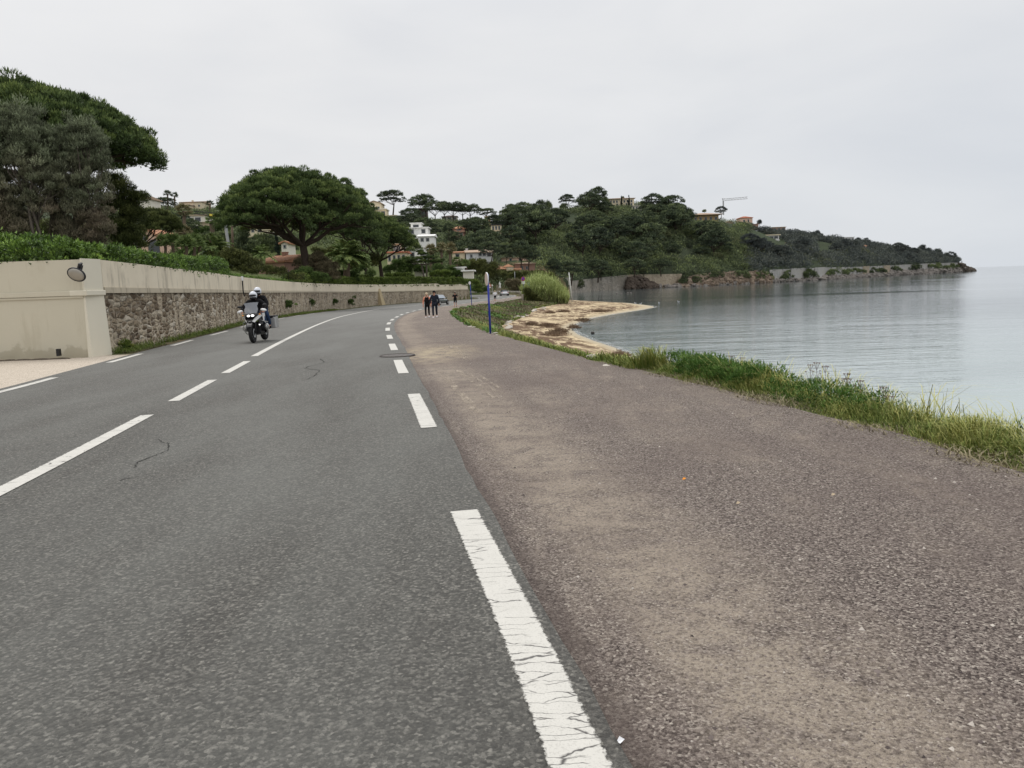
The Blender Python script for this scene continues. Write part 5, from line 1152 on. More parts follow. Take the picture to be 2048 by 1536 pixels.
# random trees over the slopes
r = np.random.default_rng(77); n_ = 0; tries = 0
def top_of(x_, y_, z_, h): return photo_of((x_, y_, z_ + h))
while n_ < 285 and tries < 6000:
    tries += 1; a = r.uniform(900, 1900) if r.random() < .82 else r.uniform(230, 900); tq = r.random() ** .9 * .97; x_, y_ = hill_point(a, tq)
    if y_ < 215: continue
    z_ = Hs(x_, y_) if y_ < 262 else float(hill(np.array([x_]), np.array([y_]))[0])
    if z_ < .5: continue
    k = ('bush' if r.random() < .5 else 'pine') if a < 1500 else ('bushh' if r.random() < .75 else 'pineh'); s = r.uniform(.6, 1.1) if 'bush' in k else r.uniform(.8, 1.35)
    if tq > .8: s *= .62
    if a > 1500 or a < 960: s *= .72
    if a < 1185 and tq > .72: continue
    px, py = top_of(x_, y_, z_, 5.5 * s); wv_ = 4 * s * ppm(y_)
    if not all(not (c[0] - wv_ < px < c[1] + wv_ and py < c[3] and py + 9 * s * ppm(y_) > c[2] and y_ < c[4] + 8) for c in CLEAR): continue
    zone = ('the village hillside on the left' if a < 960 else 'the wooded slope above the bay' if a < 1500 else 'the outer headland')
    nm = 'umbrella pine' if 'pine' in k else 'round crowned tree'
    plant(k, int(r.integers(9)), x_, y_, s, '%s among the dense dark trees on %s' % (nm, zone), '%ss on %s' % (nm, zone), 'umbrella_pine' if 'pine' in k else 'broadleaf_tree', z_=z_ - .2); n_ += 1
# undergrowth that reads as one mass
def wood(name, a0, a1, n, mat, seed, size, t0=0, t1=.985, per=70):
    r = np.random.default_rng(seed); C = []; S = []
    while len(C) < n:
        a = r.uniform(a0, a1); tq = r.uniform(t0, t1); x_, y_ = hill_point(a, tq)
        if y_ < 212: continue
        z_ = float(hill(np.array([x_]), np.array([y_]))[0]) if y_ > 262 else Hs(x_, y_)
        if z_ < 1: continue
        s = size * r.uniform(.6, 1.3); px, py = top_of(x_, y_, z_, s); m_ = s * ppm(y_)
        if any(c[0] - m_ * .6 < px < c[1] + m_ * .6 and py < c[3] - 3 and py + 2 * m_ > c[2] and y_ < c[4] + 2 for c in CLEAR): continue
        C.append((x_, y_, z_ + s * .15)); S.append(s)
    S = np.array(S); v, f, t = clump_leaves(np.array(C), np.stack([S * 1.15, S * 1.15, S * .95], 1), per, size * .2, .6, 1, r, .5, inner=.8, nse=.07, tips=.2, cts=.24)
    tag(mesh_np(name, v, f, mat, tone=t), kind='stuff')
wood('woodland_undergrowth', 1085, 1500, 2300, M['farbush'], 81, 3.0, .0)
wood('olive_undergrowth', 1100, 1500, 420, M['farbush2'], 82, 2.6, .1)
wood('village_undergrowth', 240, 1090, 2300, M['farbush'], 83, 2.5)
wood('pale_green_undergrowth', 1090, 1560, 380, M['hillgreen'], 89, 2.0, .05, .95)
wood('village_light_undergrowth', 240, 1090, 280, M['hillgreen'], 86, 1.8)
wood('headland_undergrowth', 1500, 1912, 1900, M['hazed_wood'], 84, 3.6, .0, .97)
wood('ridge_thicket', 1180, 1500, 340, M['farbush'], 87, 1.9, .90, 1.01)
wood('headland_ridge_thicket', 1490, 1912, 640, M['hazed_wood'], 88, 3.2, .88, 1.0)
wood('headland_light_undergrowth', 1500, 1760, 160, M['farbush2'], 85, 2.6, .02, .6)
# ------------------------------------------------------------------ people
def skin_mesh(name, P, edges, rad, m, parent, sub=1, root_i=0):
    me = bpy.data.meshes.new(name); me.from_pydata([tuple(p) for p in P], edges, []); me.materials.append(m)
    o = bpy.data.objects.new(name, me); COL.objects.link(o); o.parent = parent
    md = o.modifiers.new('skin', 'SKIN'); md.use_smooth_shade = True
    for i, q in enumerate(me.skin_vertices[0].data):
        q.radius = (rad[i][0], rad[i][1]) if isinstance(rad[i], tuple) else (rad[i], rad[i]); q.use_root = (i == root_i)
    s = o.modifiers.new('sub', 'SUBSURF'); s.levels = sub; s.render_levels = sub
    return o
def person(loc, rz, label, J, cl, s=1.0):
    """J: joint positions; cl: list of (name, material, chains of (joint, radius), ...)"""
    root = empty('person', loc, rz, label, 'person'); root.scale = (s, s, s)
    names = ['pelvis', 'waist', 'chest', 'neck', 'head', 'crown', 'nose', 'shL', 'elL', 'wrL', 'haL', 'shR', 'elR', 'wrR', 'haR', 'hiL', 'knL', 'anL', 'toL', 'hiR', 'knR', 'anR', 'toR']
    J = dict(J); V = lambda k: Vector(J[k])
    J.setdefault('waist', V('pelvis').lerp(V('chest'), .4)); J.setdefault('crown', V('head') + (V('head') - V('neck')).normalized() * .11); J.setdefault('nose', V('head') + Vector((0, -.105, -.02)))
    for S in 'LR':
        J.setdefault('ha' + S, V('wr' + S) + (V('wr' + S) - V('el' + S)).normalized() * .09); J.setdefault('to' + S, V('an' + S) + Vector((0, -.17, -.05)))
    rad = dict(pelvis=.135, waist=.115, chest=.14, neck=.052, head=(.078, .088), crown=.055, nose=.014, sh=.055, el=.042, wr=.027, ha=.034, hi=.085, kn=.055, an=.038, to=.032)
    E = [('pelvis', 'waist'), ('waist', 'chest'), ('chest', 'neck'), ('neck', 'head'), ('head', 'crown'), ('head', 'nose')]
    for S in 'LR': E += [('chest', 'sh' + S), ('sh' + S, 'el' + S), ('el' + S, 'wr' + S), ('wr' + S, 'ha' + S), ('pelvis', 'hi' + S), ('hi' + S, 'kn' + S), ('kn' + S, 'an' + S), ('an' + S, 'to' + S)]
    P = [J[n] for n in names]; Rr = [rad.get(n, rad.get(n[:2])) for n in names]; ed = [(names.index(a), names.index(b)) for a, b in E]
    for S in 'LR':      # fingers and thumb
        h = V('ha' + S); d = (h - V('wr' + S)).normalized(); sd = d.cross(Vector((0, 1, 0))); sd = sd.normalized() if sd.length > .1 else Vector((1, 0, 0)); hi = names.index('ha' + S)
        for k, l in ((-1.5, .06), (-.5, .075), (.5, .08), (1.5, .07)):
            a = h + d * .035 + sd * k * .018; b = a + d * l * .55; c = b + (d * .6 + Vector((0, -.5, 0))) * l * .5
            P += [a, b, c]; n = len(P); ed += [(hi, n - 3), (n - 3, n - 2), (n - 2, n - 1)]; Rr += [.009, .0085, .007]
        a = h + sd * .035 + Vector((0, -.02, 0)); b = a + sd * .02 + d * .04; P += [a, b]; n = len(P); ed += [(hi, n - 2), (n - 2, n - 1)]; Rr += [.011, .009]
    skin_mesh('body', P, ed, Rr, M['skin'], root)
    for (nm, mat, chains) in cl:
        if nm in ('shoe',):
            for S in 'LR':
                a, t_ = V('an' + S), V('to' + S); c = a.lerp(t_, .55) + Vector((0, 0, -.035)); dd = (t_ - a); rot = Vector((0, -1, 0)).rotation_difference(dd.normalized()).to_matrix()
                obj('shoe', M[mat], lambda b: b.ell(c, (.052, .14, .052), 12, 8, rot), root, smooth=True)
            continue
        if nm == 'hair':
            h = V('head'); obj('hair', M[mat], lambda b: (b.ell(h + Vector((0, .03, .05)), (.105, .112, .10), 14, 9), b.ell(h + Vector((0, .055, -.02)), (.10, .075, .11), 12, 8)), root, smooth=True); continue
        if nm == 'cap':
            h = V('head'); obj('cap', M[mat], lambda b: (b.ell(h + Vector((0, .0, .075)), (.10, .115, .075), 14, 9), b.ell(h + Vector((0, -.12, .055)), (.075, .08, .012), 12, 6)), root, smooth=True); continue
        if nm == 'sunglasses':
            h = V('head'); obj(nm, M[mat], lambda b: [b.ell(h + Vector((s_ * .035, -.088, .022)), (.03, .014, .02), 8, 6) for s_ in (-1, 1)], root); continue
        if nm == 'helmet':
            h = V('head') + Vector((0, 0, .02)); hm = obj('helmet', M[mat], lambda b: (b.ell(h, (.135, .165, .15), 20, 14)), root, smooth=True)
            obj('chin_guard', M['blackp'], lambda b: b.ell(h + Vector((0, -.05, -.085)), (.118, .12, .075), 14, 8), hm, smooth=True)
            obj('visor', M['blackp'], lambda b: b.ell(h + Vector((0, -.045, .0)), (.126, .137, .075), 18, 8), hm, smooth=True); continue
        ks = []; Q = []; Rr = []; ed = []
        for ch in chains:
            for i, (j, r_) in enumerate(ch):
                if j not in ks: ks.append(j); Q.append(V(j) if not isinstance(j, tuple) else Vector(j)); Rr.append(r_)
                if i: ed.append((ks.index(ch[i - 1][0]), ks.index(j)))
        skin_mesh(nm, Q, ed, Rr, M[mat], root)
    return root
def top_chains(sl='wr', t=1.0, neck=True):
    c = [[('pelvis', .155 * t), ('waist', (.15 * t, .125 * t)), ('chest', (.165 * t, .135 * t)), ('neck', .068)]]
    for S in 'LR':
        a = [('chest', .16 * t), ('sh' + S, .072 * t), ('el' + S, .058 * t)]
        if sl == 'wr': a.append(('wr' + S, .042 * t))
        if sl != 'none': c.append(a)
        else: c.append(a[:2])
    return c
def leg_chains(to='an', t=1.0):
    c = []
    for S in 'LR':
        a = [('pelvis', .145 * t), ('hi' + S, .098 * t), ('kn' + S, .072 * t)]
        if to == 'an': a.append(('an' + S, .058 * t))
        c.append(a)
    return c
def stride(h=1.75, step=.22, lean=0, arms='down', back=1):
    k = h / 1.75
    J = dict(pelvis=(0, 0, .93), chest=(0, -.02 - lean, 1.30), neck=(0, -.02 - lean * 1.2, 1.47), head=(0, -.04 - lean * 1.3, 1.60), shL=(-.19, -lean, 1.40), shR=(.19, -lean, 1.40), hiL=(-.10, 0, .90), hiR=(.10, 0, .90),
             knL=(-.11, -.10 - step * .4, .49), anL=(-.10, -step, .10), knR=(.10, -.02 + step * .3, .48), anR=(.10, step * .9, .14))
    if arms == 'down': J.update(elL=(-.27, .05, 1.14), wrL=(-.27, -.05, .90), elR=(.27, 0, 1.14), wrR=(.27, .02, .89))
    else: J.update(elL=(-.30, .08, 1.17), wrL=(-.20, -.17, 1.14), elR=(.30, .1, 1.16), wrR=(.22, -.18, 1.20))
    return {a: Vector(b) * k for a, b in J.items()}
g = ground_at(855.5, 635)
person(g, 0, 'blonde woman in dark vest with peach sleeves walking on the gravel path',
       stride(1.62, .16), [('undershirt', 'peach', top_chains('wr', .92) ), ('vest', 'blackc', top_chains('none', 1.04)), ('trousers', 'blackc', leg_chains('an', .95)), ('shoe', 'whitec', None), ('hair', 'hairblond', None)])
g = ground_at(870.5, 635)
person(g, 0, 'man in a black cap, dark jacket and grey trousers walking beside the blonde woman',
       stride(1.74, .18), [('jacket', 'navy', top_chains('wr', 1.12)), ('trousers', 'navy', leg_chains('an', 1.05)), ('shoe', 'whitec', None), ('hair', 'hairdark', None), ('cap', 'blackc', None)])
g = ground_at(911, 614)
person(g, 0, 'man in black t-shirt and shorts running towards the camera behind the walkers',
       stride(1.74, .20, .04, 'up'), [('t_shirt', 'blackc', top_chains('el', 1.05)), ('shorts', 'blackc', leg_chains('kn', 1.08)), ('shoe', 'blackc', None), ('hair', 'hairdark', None)])
g = ground_at(990.5, 604)
person(g, R(180), 'runner seen from behind in white long sleeved top and black shorts near the road bend',
       stride(1.72, .20, .03, 'up'), [('top', 'whitec', top_chains('wr', 1.08)), ('shorts', 'blackc', leg_chains('kn', 1.02)), ('shoe', 'whitec', None), ('hair', 'hairblond', None)])

# ------------------------------------------------------------------ motorcycle
gf = ground_at(505, 687.5); ROT = R(3); base = Vector((gf.x, gf.y + .78, zg(gf.y) + .022))
mc = empty('motorcycle', base, ROT, 'black and white adventure motorcycle with aluminium side cases coming down the left lane', 'motorcycle'); mc.rotation_euler = (0, R(-3.5), ROT)
def wheel(y, w_, rr):
    h = empty('wheel', (0, y, rr)); h.parent = mc
    obj('tyre', M['rubber'], lambda b: b.torus((0, 0, 0), (1, 0, 0), rr - w_ * .5, w_ * .5, 40, 12, 1.0), h, smooth=True)
    def rim(b):
        b.torus((0, 0, 0), (1, 0, 0), rr - w_ - .012, .022, 36, 8)
        for k in range(10):
            q = k * math.pi / 5; b.tube([(0, .05 * math.cos(q), .05 * math.sin(q)), (0, (rr - w_) * math.cos(q), (rr - w_) * math.sin(q))], .009, 5)
        b.tube([(-.07, 0, 0), (.07, 0, 0)], .05, 14)
    obj('rim', M['dark'], rim, h); obj('brake_disc', M['steel'], lambda b: (b.torus((-.075, 0, 0), (1, 0, 0), .125, .026, 30, 4, .1), b.torus((.075, 0, 0), (1, 0, 0), .125, .026, 30, 4, .1)), h)
wheel(-.76, .125, .335); wheel(.74, .175, .335)
obj('front_fork', M['dark'], lambda b: [b.tube([(s_ * .105, -.76, .32), (s_ * .105, -.60, .72), (s_ * .1, -.50, .98)], [.028, .028, .024], 10) for s_ in (-1, 1)], mc, smooth=True)
obj('front_mudguard', M['blackp'], lambda b: b.add([(sx_ * .085, -.76 + .40 * math.cos(q), .335 + .385 * math.sin(q)) for q in np.linspace(.25, 2.5, 12) for sx_ in (-1, 1)], [(2 * i, 2 * i + 1, 2 * i + 3, 2 * i + 2) for i in range(11)]), mc)
obj('engine', M['dark'], lambda b: (b.box((0, -.05, .50), (.34, .5, .40)), b.box((0, -.1, .28), (.28, .6, .06)), b.tube([(-.30, -.12, .50), (.30, -.12, .50)], .11, 16)), mc, bevel=.03)
for s_ in (-1, 1):
    obj('cylinder_head', M['alu'], lambda b: b.ell((s_ * .35, -.13, .50), (.075, .14, .125), 16, 10), mc, smooth=True)
    obj('crash_bar', M['alu'], lambda b: (b.tube([(s_ * .12, -.42, .80), (s_ * .36, -.40, .70), (s_ * .44, -.25, .48), (s_ * .34, -.18, .30), (s_ * .12, -.1, .24)], .014, 8), b.tube([(s_ * .36, -.40, .70), (s_ * .38, -.05, .66), (s_ * .2, .1, .62)], .013, 8)), mc, smooth=True)
    obj('hand_guard', M['whitep'], lambda b: b.ell((s_ * .40, -.47, 1.085), (.105, .05, .05), 14, 8, Matrix.Rotation(s_ * .25, 3, 'Y')), mc, smooth=True)
    obj('mirror', M['blackp'], lambda b: (b.ell((s_ * .42, -.36, 1.25), (.085, .03, .042), 14, 8), b.tube([(s_ * .27, -.36, 1.10), (s_ * .37, -.36, 1.235)], .008, 6)), mc, smooth=True)
    obj('indicator', M['amber'], lambda b: b.ell((s_ * .285, -.60, .95), (.035, .035, .022), 10, 7), mc, smooth=True)
    obj('side_fairing', M['blackp'], lambda b: b.prism([(s_ * .19, -.62, .92), (s_ * .27, -.45, .98), (s_ * .29, -.05, .95), (s_ * .28, -.10, .74), (s_ * .26, -.42, .58), (s_ * .22, -.54, .62)], (1, 0, 0), .035), mc, bevel=.012)
    obj('white_panel', M['whitep'], lambda b: b.add([(s_ * .30, -.58, .965), (s_ * .32, -.50, .90), (s_ * .13, -.84, .70), (s_ * .08, -.90, .745), (s_ * .16, -.84, .84), (s_ * .30, -.52, .955), (s_ * .32, -.45, .89), (s_ * .13, -.78, .69)], [(0, 1, 2, 3, 4), (0, 5, 6, 1), (1, 6, 7, 2)]), mc)
    obj('tank_panel', M['whitep'], lambda b: b.prism([(s_ * .30, -.36, .97), (s_ * .295, .0, .98), (s_ * .29, .02, .90), (s_ * .31, -.25, .70), (s_ * .315, -.34, .72)], (1, 0, 0), .02), mc, bevel=.008)
    pc = obj('side_case', M['alu'], lambda b: b.box((s_ * .40, .66, .60), (.25, .46, .40)), mc, bevel=.025)
    obj('case_lid', M['blackp'], lambda b: (b.box((s_ * .40, .66, .825), (.26, .47, .045)), b.box((s_ * .40, .43, .79), (.10, .02, .06))), pc, bevel=.012)
    obj('foot_peg', M['dark'], lambda b: b.tube([(s_ * .12, .08, .36), (s_ * .33, .08, .36)], .018, 8), mc)
obj('beak', M['blackp'], lambda b: b.add([(-.10, -.60, .83), (.10, -.60, .83), (.055, -.93, .73), (-.055, -.93, .73), (-.09, -.58, .70), (.09, -.58, .70), (.04, -.90, .68), (-.04, -.90, .68)], [(0, 1, 2, 3), (7, 6, 5, 4), (0, 3, 7, 4), (1, 5, 6, 2), (3, 2, 6, 7), (0, 4, 5, 1)]), mc, bevel=.015)
obj('cockpit_fairing', M['blackp'], lambda b: b.ell((0, -.52, .93), (.23, .18, .12), 18, 10), mc, smooth=True)
hl = obj('headlight', M['blackp'], lambda b: b.ell((0, -.63, .92), (.18, .09, .085), 18, 10), mc, smooth=True)
lamp = bpy.data.materials.new('lit_headlamp'); lamp.use_nodes = True; bs = lamp.node_tree.nodes['Principled BSDF']; bs.inputs['Base Color'].default_value = (.9, .9, .9, 1); bs.inputs['Emission Color'].default_value = (1, 1, 1, 1); bs.inputs['Emission Strength'].default_value = 1.6; M['lamp'] = lamp
obj('headlamp_lens', M['lamp'], lambda b: (b.ell((-.065, -.70, .925), (.06, .035, .036), 14, 8), b.ell((.065, -.70, .925), (.06, .035, .036), 14, 8)), hl, smooth=True)
obj('fog_light', M['lamp'], lambda b: [b.ell((s_ * .21, -.50, .60), (.028, .02, .028), 10, 7) for s_ in (1,)], mc, smooth=True)
obj('windscreen', M['glass'], lambda b: b.add([(-.20, -.60, 1.00), (.20, -.60, 1.00), (.235, -.53, 1.12), (.20, -.46, 1.24), (.25, -.42, 1.36), (0, -.47, 1.37), (-.25, -.42, 1.36), (-.20, -.46, 1.24), (-.235, -.53, 1.12), (0, -.66, 1.0), (0, -.57, 1.18)],
    [(0, 9, 10, 8), (9, 1, 2, 10), (8, 10, 7), (10, 2, 3), (7, 10, 5, 6), (10, 3, 4, 5)]), mc, smooth=True)
obj('screen_brace', M['dark'], lambda b: [b.tube([(s_ * .12, -.59, 1.0), (s_ * .13, -.50, 1.20)], .008, 6) for s_ in (-1, 1)], mc)
obj('handlebar', M['dark'], lambda b: b.tube([(-.45, -.30, 1.07), (-.22, -.38, 1.06), (0, -.42, 1.03), (.22, -.38, 1.06), (.45, -.30, 1.07)], .016, 8), mc, smooth=True)
obj('fuel_tank', M['blackp'], lambda b: b.ell((0, -.20, .90), (.23, .32, .14), 18, 10), mc, smooth=True)
obj('seat', M['canvas'], lambda b: (b.ell((0, .18, .87), (.16, .24, .07), 14, 8), b.ell((0, .58, .92), (.16, .26, .075), 14, 8)), mc, smooth=True)
obj('tail_frame', M['dark'], lambda b: (b.box((0, .62, .78), (.22, .62, .10)), b.tube([(.13, .1, .42), (.20, .5, .46), (.22, .95, .62)], .055, 12)), mc, bevel=.01)
obj('rear_mudguard', M['blackp'], lambda b: b.box((0, 1.02, .66), (.20, .05, .34), Matrix.Rotation(.35, 3, 'X')), mc)
def onbike(o): o.rotation_euler = (0, R(-3.5), ROT); return o
JR = dict(pelvis=(0, .20, .96), chest=(0, .05, 1.33), neck=(0, -.0, 1.46), head=(0, -.04, 1.585), shL=(-.20, .02, 1.40), shR=(.20, .02, 1.40), elL=(-.42, -.06, 1.20), elR=(.42, -.06, 1.20), wrL=(-.38, -.27, 1.09), wrR=(.38, -.27, 1.09),
          hiL=(-.13, .16, .93), hiR=(.13, .16, .93), knL=(-.30, -.16, .78), knR=(.30, -.16, .78), anL=(-.28, .10, .42), anR=(.28, .10, .42))
onbike(person(base, ROT, 'rider in black jacket and white helmet steering the motorcycle', JR, [('jacket', 'blackc', top_chains('wr', 1.18)), ('jeans', 'denim', leg_chains('an', 1.05)), ('shoe', 'blackc', None), ('helmet', 'helmet', None), ('gloves', 'blackc', [[('wrL', .045), ('haL', .05)], [('wrR', .045), ('haR', .05)]][:1])]))
JP = {k: Vector(v) + Vector((.05, .42, .10)) for k, v in JR.items()}
JP.update(head=Vector((.06, .36, 1.72)), neck=Vector((.055, .40, 1.585)), elL=Vector((-.30, .32, 1.25)), elR=Vector((.36, .32, 1.25)), wrL=Vector((-.15, .16, 1.12)), wrR=Vector((.20, .16, 1.12)), knL=Vector((-.26, .24, .90)), knR=Vector((.32, .24, .90)), anL=Vector((-.27, .48, .52)), anR=Vector((.31, .48, .52)))
onbike(person(base, ROT, 'pillion passenger in black jacket, jeans and white helmet sitting behind the rider', JP, [('jacket', 'blackc', top_chains('wr', 1.15)), ('jeans', 'denim', leg_chains('an', 1.05)), ('shoe', 'blackc', None), ('helmet', 'helmet', None)]))

# ------------------------------------------------------------------ cars
def car(loc, rz, label, paint, top, glass, convertible=False, L=4.3, Wd=1.8, H=1.35):
    root = empty('car', loc, rz, label, 'car')     # rear faces -y
    def loft(b, st, n=12):
        vs = []
        for (y, z0, z1, w0, w1) in st:
            for k in range(n):
                q = 2 * math.pi * k / n + math.pi / n; c, s = math.cos(q), math.sin(q); f_ = lambda v: math.copysign(abs(v) ** .5, v)
                zz = (z0 + z1) / 2 + f_(s) * (z1 - z0) / 2; ww = w0 + (w1 - w0) * (f_(s) * .5 + .5); vs.append((f_(c) * ww, y, zz))
        b.add(vs, [tuple(range(n))[::-1], tuple((len(st) - 1) * n + k for k in range(n))] + [(i * n + k, i * n + (k + 1) % n, (i + 1) * n + (k + 1) % n, (i + 1) * n + k) for i in range(len(st) - 1) for k in range(n)])
    w = Wd / 2
    bd = obj('body', paint, lambda b: loft(b, [(-L / 2, .42, .82, w * .82, w * .74), (-L / 2 + .12, .28, .92, w * .95, w * .84), (-L * .3, .22, .95, w, w * .9), (0, .2, .93, w, w * .92), (L * .25, .2, .88, w, w * .9), (L / 2 - .25, .25, .74, w * .95, w * .8), (L / 2, .35, .6, w * .75, w * .65)]), root, smooth=True, sub=1)
    y0, y1 = (-L * .34, L * .12) if convertible else (-L * .46, L * .22)
    obj('soft_top' if convertible else 'cabin', top, lambda b: loft(b, [(y0, .86, .95, w * .80, w * .72), (y0 + .45, .86, H - .04, w * .86, w * .62), (y0 + 1.0, .86, H, w * .88, w * .64), (y1 - .55, .86, H - .03, w * .88, w * .64), (y1 + .1, .84, .92, w * .86, w * .8)]), root, smooth=True, sub=1)
    obj('rear_window', glass, lambda b: b.add([(-w * .62, y0 + .10, 1.0), (w * .62, y0 + .10, 1.0), (w * .52, y0 + .47, H - .12), (-w * .52, y0 + .47, H - .12)], [(0, 1, 2, 3)]).add([(-w * .62, y0 + .06, 1.0), (w * .62, y0 + .06, 1.0), (w * .52, y0 + .36, H - .10), (-w * .52, y0 + .36, H - .10)], [(0, 1, 2, 3)]), root)
    for s_ in (-1, 1):
        obj('tail_light', M['redlamp'], lambda b: b.ell((s_ * w * .68, -L / 2 + .05, .74), (.17, .06, .06), 10, 6), root, smooth=True)
        obj('door_mirror', paint, lambda b: b.ell((s_ * (w + .1), y1 - .25, .98), (.12, .09, .08), 10, 7), root, smooth=True)
        obj('side_window', glass, lambda b: b.add([(s_ * w * .90, y0 + .55, .95), (s_ * w * .90, y1 - .15, .95), (s_ * w * .70, y1 - .62, H - .1), (s_ * w * .70, y0 + .7, H - .1)], [(0, 1, 2, 3)]), root)
        for yy in (-L * .30, L * .31):
            wh = obj('wheel', M['rubber'], lambda b: b.tube([(s_ * (w - .20), yy, .32), (s_ * (w + .005), yy, .32)], .325, 24), root, bevel=.02)
            obj('rim', M['alu'], lambda b: b.tube([(s_ * (w), yy, .32), (s_ * (w + .02), yy, .32)], .20, 16), wh)
    obj('number_plate', M['whitep'], lambda b: b.box((0, -L / 2 - .02, .52), (.5, .03, .11)), root)
    obj('bumper', M['blackp'], lambda b: b.box((0, -L / 2 + .06, .34), (Wd * .82, .16, .14)), root, bevel=.03)
g = ground_at(1008.5, 592)
car((g.x, g.y + 2, zg(g.y) + .03), R(6), 'white convertible with a black soft top driving away into the bend', M['carwhite'], M['canvas'], M['pane'], True)
x_ = (873 - 1024) / F * 106
car((x_ + .5, 108, zg(108) + .03), R(-20), 'dark car with a pale rear window on the road behind the walking couple', M['cardark'], M['cardark'], M['carglass'], False, H=1.5)

# ------------------------------------------------------------------ signs, posts, rail
def post(name, label, cat, p0, p1, D, r_, m, sink=.3, zbase=None):
    a, b = at(*p0, D), at(*p1, D); z0 = zbase if zbase is not None else Hs(a.x, a.y); root = empty(name, (a.x, a.y, z0), 0, label, cat)
    o = obj('post', m, lambda q: q.tube([(0, 0, -sink), tuple(b - Vector((a.x, a.y, z0)))], r_, 12), root, smooth=True); return root, b - Vector((a.x, a.y, z0))
g = ground_at(981.5, 668)
r_, tp = post('road_sign', 'round road sign seen nearly edge on atop a tall leaning blue post by the path', 'road sign', (981, 667), (975.2, 548), g.y, .036, M['blue'])
c_ = tp + Vector((-.045, 0, -.17)); nv = Vector((-.965, -.26, 0)).normalized()
obj('sign_plate', M['signback'], lambda b: b.tube([c_, c_ + nv * .014], .215, 36), r_); obj('rim', M['whitep'], lambda b: b.torus(c_ - nv * .006, nv, .215, .02, 40, 8), r_)
r_, tp = post('road_sign', 'small blue post with a white sign edge at its top, further along the path', 'road sign', (944, 613), (940, 563), 92, .045, M['blue'])
obj('sign_plate', M['whitep'], lambda b: b.tube([tp + Vector((-.04, 0, -.18)), tp + Vector((-.06, -.02, -.18))], .2, 24), r_)
r_, tp = post('road_sign', 'no parking sign, red ring and blue disc over a white plate, before the reeds', 'road sign', (1048.5, 600), (1046, 553), 119, .05, M['blue'])
c_ = at(1046, 557.8, 119) - Vector(r_.location) + Vector((0, -.08, 0)); a_ = Vector((0, -1, 0))
sp_ = obj('sign_plate', M['redsign'], lambda b: b.tube([c_, c_ + a_ * .02], .31, 32), r_); obj('blue_disc', M['bluesign'], lambda b: b.tube([c_ + a_ * .022, c_ + a_ * .028], .235, 28), sp_)
obj('red_slash', M['redsign'], lambda b: b.box(c_ + a_ * .034, (.50, .008, .07), Matrix.Rotation(R(45), 3, 'Y')), sp_)
obj('white_plate', M['whitep'], lambda b: b.box(c_ + Vector((0, 0, -.58)), (.56, .02, .44)), r_)
obj('sticker', M['cyansign'], lambda b: b.box(c_ + Vector((.05, 0, -1.33)), (.16, .02, .22)), r_)
r_, tp = post('road_sign', 'small pale blue round sign half hidden in the reeds', 'road sign', (1057, 598), (1056.5, 564), 119.5, .03, M['dark'])
obj('sign_plate', M['cyansign'], lambda b: (b.tube([tp + Vector((0, -.05, -.2)), tp + Vector((0, -.07, -.2))], .20, 20), b.box(tp + Vector((0, -.05, -.52)), (.28, .02, .2))), r_)
obj('symbol', M['whitep'], lambda b: (b.box(tp + Vector((0, -.085, -.2)), (.07, .01, .22)), b.box(tp + Vector((0, -.085, -.52)), (.2, .01, .08))), r_)
r_, tp = post('bollard', 'short weathered grey post at the foot of the no parking sign', 'post', (1044.8, 601), (1044.8, 588.5), 117, .17, M['wood'])
r_, tp = post('road_sign', 'distant reddish triangular sign over a white plate at the road bend', 'road sign', (980, 584), (979, 565), 172, .04, M['steel'])
obj('sign_plate', M['redsign'], lambda b: b.prism([tp + Vector((-.42, -.06, -.85)), tp + Vector((.42, -.06, -.85)), tp + Vector((0, -.06, -.1))], (0, 1, 0), .03), r_)
obj('sign_face', M['offwhite'], lambda b: b.prism([tp + Vector((-.27, -.08, -.76)), tp + Vector((.27, -.08, -.76)), tp + Vector((0, -.08, -.30))], (0, 1, 0), .012), r_)
obj('white_plate', M['whitep'], lambda b: b.box(tp + Vector((0, -.06, -1.05)), (.5, .03, .26)), r_)
r_, tp = post('street_lamp', 'low globe lamp on a thin post left of the white statue', 'lamp', (985, 585), (984.5, 572), 176, .035, M['steel'])
obj('lamp_globe', M['whitep'], lambda b: b.ell(tp + Vector((0, 0, .12)), (.17, .17, .17), 14, 10), r_, smooth=True)
r_, tp = post('mast', 'tall white slanting mast standing on the sand beside the reeds', 'mast', (1144.5, 603), (1137.8, 545), 131, .085, M['mastw'])
r_, tp = post('telegraph_pole', 'brown wooden telegraph pole left of the largest pine', 'pole', (465.5, 502), (464, 452), 112, .16, M['palmbark'], zbase=float(at(465, 505, 112).z))
r_, tp = post('utility_pole', 'slim pole on the skyline right of the ochre tower', 'pole', (999, 452), (999, 426), 395, .12, M['dark'], zbase=float(at(999, 452, 395).z))
r_, tp = post('utility_pole', 'slim pole rising from the slope below the mansion', 'pole', (1246.5, 462), (1246, 441), 395, .12, M['steel'], zbase=float(at(1246, 462, 395).z))
r_, tp = post('utility_pole', 'thin grey post in front of the dark shrubs by the road bend', 'pole', (1029.5, 575), (1029.5, 543), 214, .06, M['steel'], zbase=float(at(1029, 575, 214).z))
r_, tp = post('post', 'small black post standing on the wall hedge behind the motorcycle', 'post', (577, 553), (577, 540), 76, .03, M['dark'], zbase=float(at(577, 555, 76).z))
